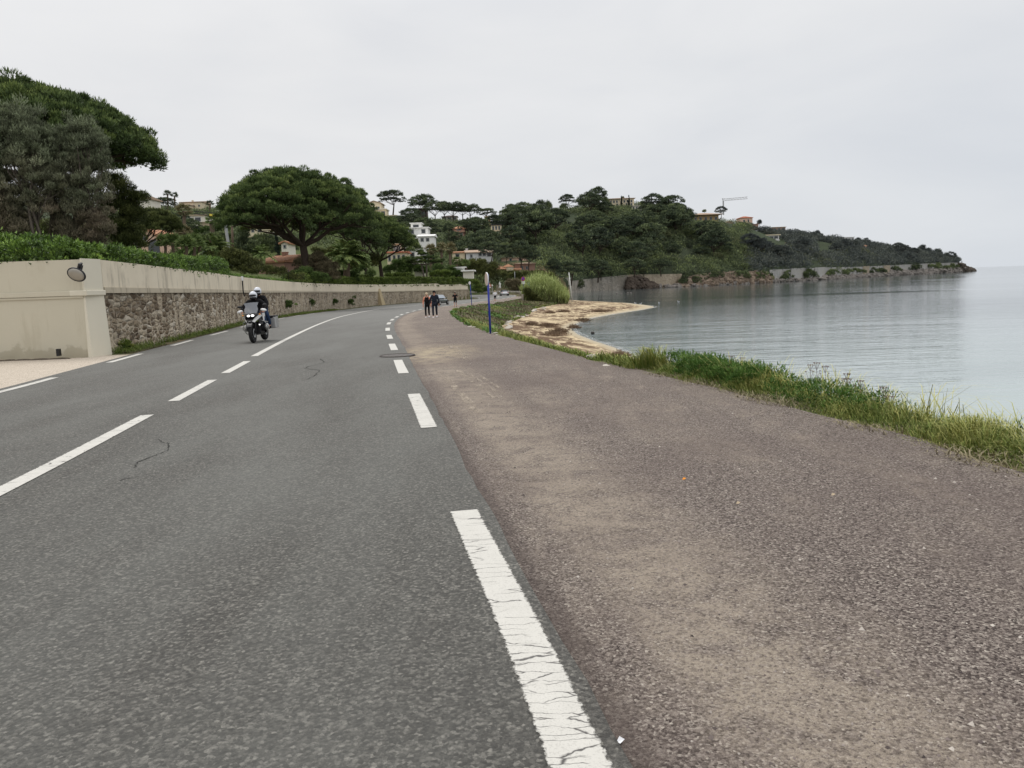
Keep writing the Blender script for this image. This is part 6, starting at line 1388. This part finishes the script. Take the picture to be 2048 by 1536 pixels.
# statue
D = 214; b0 = at(1000, 586, D); st = empty('statue', b0, 0, 'small white statue on a slim pedestal beyond the guard rail', 'statue'); h = 1 / ppm(D)
obj('pedestal', M['stonebeige'], lambda b: (b.box((0, 0, 4 * h), (.75, .75, 10 * h)), b.box((0, 0, 9.2 * h), (1.0, 1.0, .15))), st)
obj('figure', M['white'], lambda b: b.tube([(0, 0, 9.8 * h), (0, 0, 12 * h), (.03, 0, 16 * h), (0, 0, 18.5 * h), (0, 0, 19.2 * h), (0, 0, 20 * h), (0, 0, 21.4 * h), (0, 0, 22.2 * h)], [.38, .30, .24, .34, .16, .12, .17, .08], 12), st, smooth=True)
b0 = at(995, 586, 216); obj_ = MB().box((b0.x, b0.y, b0.z + .7), (.5, .5, 2.6)).box((b0.x, b0.y, b0.z + 2.05), (.65, .65, .14)).build('gate_pillar', M['stonebeige']); tag(obj_, 'plain tan stone pillar beside the white statue', 'pillar')
# guard rail round the outside of the bend
gr = offs(RL, 1.35); k0 = int(np.argmax(gr[:, 1] > 157)); k1 = len(gr) - 2; gl = gr[k0:k1:4]; root = empty('guard_rail', (gl[0][0], gl[0][1], zg(160)), 0, 'low grey guard rail curving round the outside of the road bend', 'guard rail')
def rail(b):
    for a, c in zip(gl[:-1], gl[1:]):
        for z_ in (.62, .82): b.tube([(a[0] - gl[0][0], a[1] - gl[0][1], z_), (c[0] - gl[0][0], c[1] - gl[0][1], z_)], .085, 6)
obj('rail', M['greybark'] if False else plain('pale_rail', (.36, .34, .29), .7), rail, root)
for a in gl[::2]: obj('post', M['wood'], lambda b: b.box((a[0] - gl[0][0], a[1] - gl[0][1], .40), (.14, .14, .9)), root)
# cranes
def crane(label, D, foot, head, jib_tip, ctr, r_=.35, banner=None, th=.5):
    f0 = at(*foot, D); root = empty('crane', f0, 0, label, 'crane'); L = lambda p: at(*p, D) - f0
    def lat(b, p, q, w_):
        n = max(3, int((q - p).length / (w_ * 1.6))); up = Vector((0, 0, w_)); b.tube([p, q], w_ * .12, 5); b.tube([p + up, q + up], w_ * .12, 5)
        for i in range(n): a = p.lerp(q, i / n); c = p.lerp(q, (i + .5) / n) + up; e = p.lerp(q, (i + 1) / n); b.tube([a, c, e], w_ * .08, 4)
    obj('mast', M['steel'], lambda b: b.tube([Vector((0, 0, -3)), L(head)], r_, 8), root)
    obj('jib', M['steel'] if not banner else M['dark'], lambda b: (lat(b, L(ctr), L(jib_tip), th)), root)
    if banner:
        p, q = L(banner[0]), L(banner[1]); obj('banner', plain('yellow_banner', (.75, .6, .10), .7), lambda b: b.add([p + Vector((0, -.2, -.1)), q + Vector((0, -.2, -.1)), q + Vector((0, -.2, .2)), p + Vector((0, -.2, .2))], [(0, 1, 2, 3)]), root)
        q2 = L((banner[1][0] + 2, banner[1][1])); obj('banner_end', plain('orange_banner', (.7, .2, .08), .7), lambda b: b.add([q + Vector((0, -.22, -.1)), q2 + Vector((0, -.22, -.1)), q2 + Vector((0, -.22, .2)), q + Vector((0, -.22, .2))], [(0, 1, 2, 3)]), root)
    else: obj('tower_peak', M['steel'], lambda b: (b.tube([L(head), L((1444.5, 396.5))], .2, 5), b.tube([L((1444.5, 396.5)), L((1468, 399.5))], .06, 4)), root)
    return root
crane('thin tower crane with a long jib on the ridge of the headland', 490, (1447, 420), (1446.5, 402), (1495, 397.3), (1445, 401.8), r_=.45, th=1.1)
crane('leaning grey crane mast with a dark lattice jib carrying a yellow banner', 118, (460, 492), (449, 438), (446, 433), (388, 428), r_=.24, banner=((420, 430.5), (430, 431.5)), th=.42)
# gulls on the water and the dark rock
def gull(px, py, label):
    g = ground_at(px, py, 0.0); root = empty('gull', (g.x, g.y, 0), random.uniform(0, 6), label, 'bird', 'white gulls resting on the water off the sand spit'); root.scale = (.7, .7, .7)
    obj('body', M['whitec'], lambda b: (b.ell((0, 0, .08), (.12, .24, .10), 12, 8), b.tube([(0, -.17, .10), (0, -.22, .24)], [.06, .045], 8), b.ell((0, -.25, .28), (.055, .07, .055), 10, 7)), root, smooth=True)
    obj('beak', M['amber'], lambda b: b.tube([(0, -.31, .275), (0, -.38, .265)], [.018, .005], 6), root); obj('wing', M['steel'], lambda b: [b.ell((s_ * .10, .06, .11), (.035, .22, .07), 10, 6) for s_ in (-1, 1)], root, smooth=True)
for px, py, lb in [(1271, 607, 'white gull on the water nearest the tip of the sand spit'), (1281, 608, 'second white gull from the tip of the sand spit'), (1318, 606.5, 'third white gull out from the sand spit'), (1357, 604, 'white gull farthest out from the sand spit')]: gull(px, py, lb)
def lumpy(name, label, cat, c, rr, m, seed, n=6, parent=None, group=None, nu=12):
    r = np.random.default_rng(seed); b = MB()
    for i in range(n):
        q = MB(); s = r.uniform(.45, .9) if n > 1 else 1; q.ell((0, 0, 0), (rr[0] * s, rr[1] * s, rr[2] * r.uniform(.6, 1)), nu, 7, Matrix.Rotation(r.uniform(-.4, .4), 3, 'Z'))
        o = Vector((r.uniform(-.6, .6) * rr[0], r.uniform(-.5, .5) * rr[1], 0)) if n > 1 else Vector()
        b.add([Vector(c) + o + Vector(v) * (1 + .22 * mnoise.noise(Vector(v) * (2.2 / max(rr)) + Vector((seed, i, 0))) + r.uniform(-.05, .05)) for v in q.v], q.f)
    o = b.build(name, m, parent); return tag(o, label, cat, group) if label else o
g = ground_at(1185, 668, 0); lumpy('rock', 'small dark rock standing out of the shallow water', 'rock', (g.x, g.y, .08), (.16, .14, .17), M['darkrock'], 3, 1)
for i, (px, py, w_) in enumerate([(1234, 587.5, 5), (1243, 588, 3), (1256, 587, 5), (1262, 586.6, 4)]):
    g = ground_at(px, py, 0); lumpy('rock', ['first low rock left', 'second low rock left', 'third low rock', 'last low rock right'][i] + ' in the row breaking the water before the sea wall', 'rock', (g.x, g.y, .1), (w_ / ppm(g.y) * .5, .5, .22), M['rock'], 30 + i, 1, group='low rocks breaking the water')
# ------------------------------------------------------------------ beach details
def weedpile(px, py, w_, h_, label, seed):
    g = ground_at(px, py, .25); W_ = w_ / ppm(g.y); H_ = h_ / ppm(g.y); r = np.random.default_rng(seed); z_ = Hs(g.x, g.y)
    n = int(26 + W_ * 22); q = np.clip(r.normal(.5, .24, n), -.3, 1.3); q = q + .05 * np.sin(q * 40); C = np.stack([g.x + (q - .5) * W_, g.y + r.normal(0, .5, n) * r.choice([.5, 1, 2.2], n) + (q - .5) * W_ * .4, np.full(n, z_)], 1); C[:, 2] += r.random(n) * H_ * .7 * np.sin(np.clip(q, .05, .95) * math.pi) ** .5
    v, f, t = clump_leaves(C, np.stack([.26 * r.uniform(.6, 1.5, n), .2 * r.uniform(.6, 1.3, n), .06 * r.uniform(.5, 1.6, n)], 1), 34, .15, .1, .6, r, .2)
    return tag(mesh_np('seaweed_pile', v, f, M['weedpile'], tone=t), label, 'seaweed', 'banks of brown seaweed washed up on the beach')
M['weedpile'] = leafmat('seaweed_strands', (.05, .034, .02), (.19, .13, .085), (.38, .28, .19), rough=.8)
for i, (px, py, w_, h_, lb) in enumerate([(1165, 637, 34, 5, 'topmost seaweed bank, ending in a blunt dark point at the water'), (1148, 650, 22, 6, 'middle seaweed bank, shortest and darkest'), (1118, 662, 34, 8, 'lowest of the three seaweed banks in the curve of the beach'), (1238, 707, 28, 7, 'seaweed bank near the lower end of the beach'),
        (1200, 622, 50, 3, 'long thin seaweed line across the sand spit'), (1128, 626, 16, 3.5, 'small seaweed heap on the upper sand'), (1090, 652, 44, 3, 'loose seaweed scatter in the middle of the sand'), (1105, 670, 46, 3, 'thin seaweed line along the lower sand'), (1100, 630, 14, 3, 'small heap nearest the reeds'), (1062, 652, 18, 2.5, 'little seaweed scrap near the pale rocks')]):
    weedpile(px, py, w_, h_, lb, 400 + i)
rk = [lumpy('pale_rock', None, None, (0, 0, 0), (.5, .32, .2), M['whiterock'], s, 1, nu=8) for s in (1, 2, 3)]
first = {0, 1, 2}
def pale_rock(x_, y_, s, label, group, z_=None, rz=None):
    i = random.randrange(3); o = rk[i]
    if i in first: first.discard(i)
    else: o = o.copy(); COL.objects.link(o)
    o.location = (x_, y_, (Hs(x_, y_) if z_ is None else z_) + .04 * s); o.scale = (s, s * random.uniform(.6, 1.1), s * random.uniform(.5, 1.1)); o.rotation_euler = (random.uniform(-.3, .3), random.uniform(-.3, .3), random.uniform(-.9, .9) if rz is None else rz)
    tag(o, label, 'rock', group)
ln = [(1016, 652), (1014, 645), (1018, 640), (1026, 636), (1036, 632), (1046, 630), (1056, 628)]
for k in range(30):
    q = random.uniform(0, 5.99); i = int(q); f_ = q - i; px = ln[i][0] * (1 - f_) + ln[i + 1][0] * f_ + random.uniform(-1, 3); py = ln[i][1] * (1 - f_) + ln[i + 1][1] * f_ + random.uniform(-2.5, 1.5); g = ground_at(px, py, .75)
    pale_rock(g.x, g.y, random.uniform(.3, .8), 'pale rock in the chain where the grassy bank meets the sand', 'pale rocks at the foot of the grassy bank')
for k in range(14):
    px = random.uniform(1064, 1092); g = ground_at(px, 618 - (px - 1064) * .2 + random.uniform(-2, 2), .8); pale_rock(g.x, g.y, random.uniform(.35, .8), 'pale rock in the cluster at the foot of the reeds', 'pale rocks at the foot of the reeds')
for (px, py, s) in [(908, 626, .5), (922, 630, .7), (905, 636, .5), (918, 639, .45), (932, 654, .5), (940, 655, .5), (950, 658, .5), (973, 666, .6), (985, 669, .8), (962, 662, .4), (988, 671, .5)]:
    g = ground_at(px, py); pale_rock(g.x + .15, g.y, s * .5, 'pale stone lying in the grass between the path and the tall blue post', 'pale stones along the path edge')
for (px, py, s, lb) in [(1192, 716, .55, 'long pale slab lying at the path edge where the beach ends'), (1215, 733, .25, 'flat pale stone just right of the long slab'), (1406, 776, .22, 'flat grey stone in the grass verge halfway along the path')]:
    g = ground_at(px, py); pale_rock(g.x, g.y, s, lb, None, z_=g.z - .02, rz=-.6)

# ------------------------------------------------------------------ grasses
def blades(P, H, Wd, lean, tone, r, curl=.5):
    """P (n,3) roots; curved blades of three pieces"""
    n = len(P); az_ = r.random(n) * 2 * np.pi; d = np.stack([np.cos(az_), np.sin(az_), np.zeros(n)], 1) * (lean * r.random(n) ** .7)[:, None] + np.array([-.12, -.05, 0])
    s = np.stack([-np.sin(az_), np.cos(az_), np.zeros(n)], 1) * (Wd / 2)[:, None]; up = np.array([0, 0, 1.])
    m1 = P + (d * .35 + up * .48) * H[:, None]; m2 = P + (d * .9 + up * .80) * H[:, None]; tp = P + (d * 1.55 + up * (1.0 - curl * .35)) * H[:, None]
    v = np.stack([P - s, P + s, m1 - s * .9, m1 + s * .9, m2 - s * .6, m2 + s * .6, tp], 1).reshape(-1, 3); b = np.arange(n)[:, None] * 7
    f = np.concatenate([b + np.array([[0, 1, 3]]), b + np.array([[0, 3, 2]]), b + np.array([[2, 3, 5]]), b + np.array([[2, 5, 4]]), b + np.array([[4, 5, 6]])])
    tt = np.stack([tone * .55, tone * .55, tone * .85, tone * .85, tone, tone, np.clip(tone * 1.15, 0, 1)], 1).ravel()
    return v, f, tt
def nz(x, y, s, o=0.): return np.array([mnoise.noise(Vector((a / s + o, b / s, o))) for a, b in zip(x, y)])
def grass_patch(name, n, y0, y1, xin, xout, h, w_, seed, mat, thr=-.25, lean=.45, tonec=.5, pw=1.6, patch=.7, o=0.):
    r = np.random.default_rng(seed); y = y0 + (y1 - y0) * r.random(n) ** pw; u = r.random(n); x = L0(y) + xin + (xout - xin) * u
    q = nz(x, y, patch, o); k = (q > thr) & (r.random(n) < np.clip(.55 + u * 2.0, 0, 1)); x, y, q, u = x[k], y[k], q[k], u[k]
    z = land(x, y) - .03; edge = np.clip(u * 3.2, .25, 1)
    Hh = h * (.55 + .9 * np.clip(q + .4, 0, 1)) * r.uniform(.5, 1.3, len(x)) * edge * np.interp(y, [12.8, 14.6, 17.5, 40, 60], [1, .6, .38, .5, 1]); tone = np.clip(tonec + q * .35 + r.normal(0, .15, len(x)), .05, 1)
    v, f, t = blades(np.stack([x, y, z], 1), Hh, np.full(len(x), w_) * r.uniform(.7, 1.4, len(x)), lean, tone, r)
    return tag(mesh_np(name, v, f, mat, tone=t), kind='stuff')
grass_patch('verge_grass', 52000, 3.0, 13, .02, 1.35, .195, .006, 501, M['grass'], -.35, .65, .60, 1.5)
grass_patch('verge_grass_far', 38000, 12, 34, .05, 1.5, .13, .011, 502, M['grass'], -.3, .7, .58, 1.4)
grass_patch('near_verge_grass', 9000, -3, 3, .02, 1.5, .24, .007, 509, M['grass'], -.35, .65, .6, 1.0)
grass_patch('sea_bank_grass', 15000, -4, 30, 1.2, 3.4, .22, .012, 510, M['drygrass'], -.3, .7, .5, 1.0)
grass_patch('low_verge_grass', 17000, 13.5, 40, .02, .8, .42, .014, 508, M['grass'], -.4, .6, .60, 1.2)
grass_patch('tall_wild_grass', 6500, 3.0, 16, .3, 1.2, .36, .007, 503, M['grass'], -.1, 1.0, .95, 1.4, .5, 4)
grass_patch('dry_verge_grass', 15000, 4, 34, -.25, .5, .08, .008, 504, M['drygrass'], -.12, 1.3, .75, 1.2, .9, 9)
grass_patch('path_edge_grass', 9000, 20, 60, -.05, .5, .09, .018, 507, M['grass'], -.2, .7, .45, 1.2, .9, 9)
def weeds(name, n, y0, y1, xin, xout, cl_, per, leaf, seed, mat, thr, h=.15, patch=1.2, o=0., hi=.2):
    r = np.random.default_rng(seed); y = y0 + (y1 - y0) * r.random(n); x = L0(y) + xin + (xout - xin) * r.random(n); k = nz(x, y, patch, o) > thr; x, y = x[k], y[k]
    C = np.stack([x, y, land(x, y) + h * r.random(len(x))], 1); v, f, t = clump_leaves(C, cl_ * r.uniform(.6, 1.3, len(x)), per, leaf, .8, .8, r, .35, tips=hi)
    return tag(mesh_np(name, v, f, mat, tone=t), kind='stuff')
weeds('verge_weeds', 500, 5, 13.2, .25, 1.3, .13, 60, .035, 505, M['weed'], .05, .22, 1.1, 2.)
weeds('fennel_patch', 450, 9.5, 13.0, .35, 1.25, .14, 80, .045, 506, M['weed'], -.25, .26, 1.5, 3.)
# bank between the path and the beach
def bank(name, n, y0, y1, f0, f1, mat, thr, seed, h, w_, o, lean=.5, tc=.5, s=3.0, up=True):
    r = np.random.default_rng(seed); y = y0 + (y1 - y0) * r.random(n) ** 1.25; u = f0 + (f1 - f0) * r.random(n); x = L0(y) + (L1(y) - L0(y)) * u
    q = nz(x, y, s, o); k = q > thr; x, y, q = x[k], y[k], q[k]; P = np.stack([x, y, land(x, y) - .03], 1)
    v, f, t = blades(P, h * r.uniform(.5, 1.4, len(x)) * (1 + q), w_ * r.uniform(.7, 1.3, len(x)) * np.clip(y / 50, .7, 2), lean, np.clip(tc + q * .5 + r.normal(0, .15, len(x)), 0, 1), r)
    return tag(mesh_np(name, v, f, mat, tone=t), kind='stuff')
bank('bank_grass', 46000, 24, 136, .02, 1.04, M['grass'], .02, 511, .18, .035, 1., tc=.36)
bank('bank_dry_grass', 46000, 24, 136, .10, 1.02, M['drygrass'], -.22, 512, .24, .030, 7., tc=.42)
bank('bank_weeds', 26000, 24, 136, .0, 1.0, M['weed'], .08, 513, .17, .06, 12., .9, tc=.5)
bank('bank_foot_grass', 6000, 24, 40, .2, .7, M['grass'], -.4, 514, .14, .02, 3., tc=.45)
# left verge along the stone wall
r = np.random.default_rng(520)
def left_verge(n, y0, y1, h, w_, fa, fb, mat, name, tc, seed):
    r = np.random.default_rng(seed); y = y0 + (y1 - y0) * r.random(n) ** 1.3; pL = fy([tuple(p) for p in LL[LL[:, 1] < 100]]); xl = pL(y) - .35; xw = Wf(y) + .05; u = fa + (fb - fa) * r.random(n); x = xl + (xw - xl) * u
    q = nz(x, y, 1.2, 6.); k = (q > -.3); x, y, u = x[k], y[k], u[k]; P = np.stack([x, y, zgv(y) - .01], 1)
    v, f, t = blades(P, h * r.uniform(.4, 1.4, len(x)) * (.25 + u), w_ * r.uniform(.7, 1.3, len(x)) * np.clip(y / 30, .8, 3), .6, np.clip(tc + r.normal(0, .15, len(x)), 0, 1), r)
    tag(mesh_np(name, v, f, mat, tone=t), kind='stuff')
left_verge(17000, 23.2, 98, .20, .010, .2, 1, M['grass'], 'wall_foot_grass', .42, 521)
left_verge(30000, 23.2, 98, .09, .014, -.05, .62, plain('x', (0, 0, 0)) if False else M['drygrass'], 'wall_foot_dry_grass', .35, 522)
for i, (px, py, w_, D, lb) in enumerate([(250, 690, 13, 24.4, 'tufted weed at the foot of the stone wall beside the corner pilaster'), (570, 610, 9, 71, 'leafy plant clinging to the stone wall right of the motorcycle'), (613, 605, 6, 85, 'second leafy plant on the stone wall'), (672, 604, 7, 99, 'weed on the stone wall below the pinkish shrub'), (714, 602, 7, 108, 'weed on the stone wall left of the buttress')]):
    k = np.argmin(np.abs(ya - D)); q = fl[k]; zc = float(at(px, py, D).z); rr = w_ / ppm(D); r = np.random.default_rng(530 + i)
    C = np.array([q[0] + .25, q[1], zc]) + r.normal(0, .45, (16, 3)) * rr; v, f, t = clump_leaves(C, rr * .5 * r.uniform(.6, 1.2, 16), 60, rr * .35, .9, .9, r, .35); tag(mesh_np('wall_weed', v, f, M['shrub_green'] if i else M['grass'], tone=t), lb, 'plant')
# reeds
def reeds():
    r = np.random.default_rng(541); root = empty('reed_clump', (6, 124, .9), 0, 'tall yellow green clump of reeds between the road bend and the beach', 'reeds'); n = 1500
    a = r.uniform(1052, 1140, n); D = r.uniform(118, 134, n); parts = []
    hp_ = np.interp(a, [1048, 1060, 1075, 1088, 1100, 1112, 1126, 1140], [24, 36, 46, 50, 46, 39, 30, 14]) * r.choice([.6, .78, .9, .98, 1.1], n) * r.uniform(.85, 1.08, n) / ppm(126)
    x_ = (a - 1024) / F * D; z_ = np.array([Hs(p, q) for p, q in zip(x_, D)]); S = np.stack([x_, D, z_], 1); ln_ = np.stack([r.normal(.03, .14, n), r.normal(0, .14, n), np.ones(n)], 1)
    for j in range(17):
        q = (j + r.random(n)) / 17; P = S + ln_ * (hp_ * q)[:, None]; d = unit(np.stack([r.normal(0, .5, n), r.normal(0, .5, n), r.uniform(.6, 1.8, n)], 1))
        parts.append(leaf_tris(P, d, r.uniform(.45, 1.0, n), .075, np.clip(.16 + .5 * q + r.normal(0, .2, n), 0, 1), r))
    v, f, t = merge(parts); v = v - np.array([6, 124, .9]); mesh_np('leaves', v, f, M['reed'], root, tone=t)
    P = S; v, f, t = leaf_tris(P, unit(ln_), hp_, .05, np.full(n, .3), r); mesh_np('stems', v - np.array([6, 124, .9]), f, M['drygrass'], root, tone=t)
reeds()
shrub('dark brown undergrowth at the left foot of the reeds', 117.5, [(1060, 592, 7), (1068, 598, 7), (1080, 604, 6), (1055, 585, 6)], 'shrub', 542, leaf=.2, clr=.35)
# dry flower stalks
def umbel(px, py, D, label):
    b = at(px, py, D); x_ = float(L0(D)) + .75; top = at(px, py, D); root = empty('dry_flower_stalk', (top.x - .04, D, Hs(top.x, D) - .02), 0, label, 'plant', 'dried flower stalks standing up out of the verge grass')
    T = top - Vector(root.location); mb = MB(); mb.tube([(0, 0, 0), tuple(T * .5 + Vector((.02, 0, 0))), tuple(T * .8)], [.004, .003, .0025], 5)
    for k in range(6):
        q = k * 1.05; e = T * .8 + Vector((math.cos(q) * .035, math.sin(q) * .035, (T.z * .2))); mb.tube([T * .8, e], .0015, 4)
        for j in range(4): mb.ell(e + Vector((random.uniform(-.01, .01), random.uniform(-.01, .01), random.uniform(-.003, .006))), (.006, .006, .004), 5, 4)
    for s_ in (-1, 1): e = T * .62 + Vector((s_ * .05, 0, .08)); mb.tube([T * .5, e], .0015, 4); mb.ell(e, (.013, .013, .005), 6, 4)
    mb.build('stalk', plain('dry_stalk', (.15, .10, .09), .9) if 'stalk' not in M else M['stalk'], root)
M['stalk'] = plain('dry_stalk', (.15, .10, .09), .9)
for i, (px, py, D, lb) in enumerate([(1463, 713, 12.3, 'short dried flower stalk leftmost in the verge'), (1486, 716, 11.9, 'second dried flower stalk from the left'), (1622, 730, 9.6, 'dried flower stalk left of the tallest one'), (1635, 726, 9.5, 'tallest branching dried flower head against the water'),
        (1652, 733, 9.3, 'dried flower stalk right of the tallest one'), (1696, 748, 8.7, 'dried flower stalk in the middle of the verge row'), (1694, 758, 8.8, 'lower dried flower head below the middle one'), (1722, 762, 8.5, 'curved dried flower stalk right of the middle'), (1768, 775, 8.1, 'dried flower head standing apart near the right'), (1780, 793, 8.0, 'rightmost low dried flower stalk')]): umbel(px, py, D, lb)
# loose pebbles and chips on the path
r = np.random.default_rng(551); n = 5200; y = 1.8 + 20 * r.random(n) ** 2.0; pR = fy([tuple(p) for p in RL[(RL[:, 1] < 60)]]); x = pR(y) + .35 + (L0(y) - pR(y) + .1) * r.random(n) ** .8
s = np.clip(r.lognormal(-5.25, .42, n), .0025, .013); o_ = np.array([(1, 0, 0), (-.5, .87, 0), (-.5, -.87, 0), (0, 0, .9)]); rot = r.random(n) * 6.28
c_, s_ = np.cos(rot), np.sin(rot); Q = o_[None] * (s[:, None, None]) * r.uniform(.7, 1.3, (n, 4, 1)); Qx = Q[..., 0] * c_[:, None] - Q[..., 1] * s_[:, None]; Qy = Q[..., 0] * s_[:, None] + Q[..., 1] * c_[:, None]
v = np.stack([x[:, None] + Qx, y[:, None] + Qy, zgv(y)[:, None] + .0125 + Q[..., 2]], 2).reshape(-1, 3); b = np.arange(n)[:, None] * 4; f = np.concatenate([b + np.array([[0, 1, 3]]), b + np.array([[1, 2, 3]]), b + np.array([[2, 0, 3]])])
tag(mesh_np('loose_gravel', v, f, leafmat('gravel_chips', (.05, .04, .038), (.20, .165, .15), (.55, .50, .44), rough=.9), tone=np.repeat(np.clip(r.normal(.42, .25, n), 0, 1), 4)), kind='stuff')
for i, (px, py, lb) in enumerate([(1368, 963, 'orange chip of leaf in the middle of the gravel path'), (1476, 1012, 'curled tan leaf on the near gravel'), (1666, 995, 'thin yellow leaf scrap on the gravel'), (1240, 1494, 'white paper scrap at the road edge by the near paint stripe')]):
    g = ground_at(px, py); s_ = .014 if i < 3 else .012; tag(mesh_np('litter', [(g.x - s_, g.y, g.z + .016), (g.x, g.y - s_ * .8, g.z + .018), (g.x + s_ * 1.3, g.y + .003, g.z + .024), (g.x, g.y + s_ * .9, g.z + .030)], [[0, 1, 2, 3]], M['amber'] if i < 1 else M['sand'] if i < 3 else M['whitec']), lb, 'litter')
# ------------------------------------------------------------------ sky and light
w = bpy.data.worlds.new('World'); sc.world = w; w.use_nodes = True; nt = w.node_tree; N = nt.nodes; bg = N['Background']
def wn(k, **kw):
    o = N.new(k)
    for a, b in kw.items(): setattr(o, a, b)
    return o
SUN_EL, SUN_AZ = R(58), R(-35)
sky = wn('ShaderNodeTexSky', sky_type='NISHITA'); sky.sun_disc = False; sky.sun_elevation = SUN_EL; sky.sun_rotation = SUN_AZ
tc = wn('ShaderNodeTexCoord'); sp = wn('ShaderNodeSeparateXYZ'); nt.links.new(tc.outputs['Generated'], sp.inputs[0])
def ramp(src, stops):
    o = wn('ShaderNodeValToRGB'); e = o.color_ramp.elements
    while len(e) < len(stops): e.new(.5)
    for i, (p, c) in enumerate(stops): e[i].position = p; e[i].color = (*c, 1)
    nt.links.new(src, o.inputs[0]); return o.outputs[0]
K = .1   # background strength 0.1: colours are ten times the radiance
zen = ramp(sp.outputs['Z'], [(0, (.68, .72, .77)), (.05, (.72, .75, .79)), (.28, (.81, .82, .835)), (.6, (.96, .96, .98)), (1, (1, 1, 1))])
left = ramp(sp.outputs['Z'], [(0, (.81, .81, .815)), (.28, (.83, .832, .838)), (.6, (.96, .96, .97)), (1, (1, 1, 1))])
mx = wn('ShaderNodeMix', data_type='RGBA'); mr = wn('ShaderNodeMapRange'); mr.inputs[1].default_value = -.25; mr.inputs[2].default_value = .55
nt.links.new(sp.outputs['X'], mr.inputs[0]); nt.links.new(mr.outputs[0], mx.inputs[0]); nt.links.new(left, mx.inputs[6]); nt.links.new(zen, mx.inputs[7])
# soft banks of overcast
mp = wn('ShaderNodeMapping'); mp.inputs['Scale'].default_value = (1, 1, 3.2); nt.links.new(tc.outputs['Generated'], mp.inputs[0])
ns = wn('ShaderNodeTexNoise'); ns.inputs['Scale'].default_value = 2.6; ns.inputs['Detail'].default_value = 6; ns.inputs['Roughness'].default_value = .5; ns.inputs['Distortion'].default_value = .3
nt.links.new(mp.outputs[0], ns.inputs[0])
cl = ramp(ns.outputs['Fac'], [(.3, (.90, .91, .93)), (.55, (.985, .985, .987)), (.75, (1.045, 1.04, 1.035))])
m2 = wn('ShaderNodeMix', data_type='RGBA', blend_type='MULTIPLY'); m2.inputs[0].default_value = 1; nt.links.new(mx.outputs[2], m2.inputs[6]); nt.links.new(cl, m2.inputs[7])
# overcast is brighter overhead
mr2 = wn('ShaderNodeMapRange'); mr2.inputs[1].default_value = .32; mr2.inputs[2].default_value = 1; mr2.inputs[3].default_value = 1 / K; mr2.inputs[4].default_value = 1.75 / K
nt.links.new(sp.outputs['Z'], mr2.inputs[0])
vm = wn('ShaderNodeVectorMath', operation='SCALE'); nt.links.new(m2.outputs[2], vm.inputs[0]); nt.links.new(mr2.outputs[0], vm.inputs['Scale'])
m3 = wn('ShaderNodeMix', data_type='RGBA'); m3.inputs[0].default_value = .04; nt.links.new(vm.outputs[0], m3.inputs[6]); nt.links.new(sky.outputs[0], m3.inputs[7])
nt.links.new(m3.outputs[2], bg.inputs[0]); bg.inputs[1].default_value = K
sd = bpy.data.lights.new('sun', 'SUN'); sd.energy = 1.0; sd.angle = R(25); sd.color = (1, .97, .93)
so = bpy.data.objects.new('sun', sd); COL.objects.link(so)
dirv = Vector((math.sin(SUN_AZ) * math.cos(SUN_EL), math.cos(SUN_AZ) * math.cos(SUN_EL), math.sin(SUN_EL)))
so.rotation_euler = dirv.to_track_quat('Z', 'Y').to_euler()
sc.view_settings.view_transform = 'Standard'; sc.view_settings.look = 'None'; sc.view_settings.exposure = 0
sc.cycles.max_bounces = 6; sc.cycles.diffuse_bounces = 3; sc.cycles.use_denoising = True
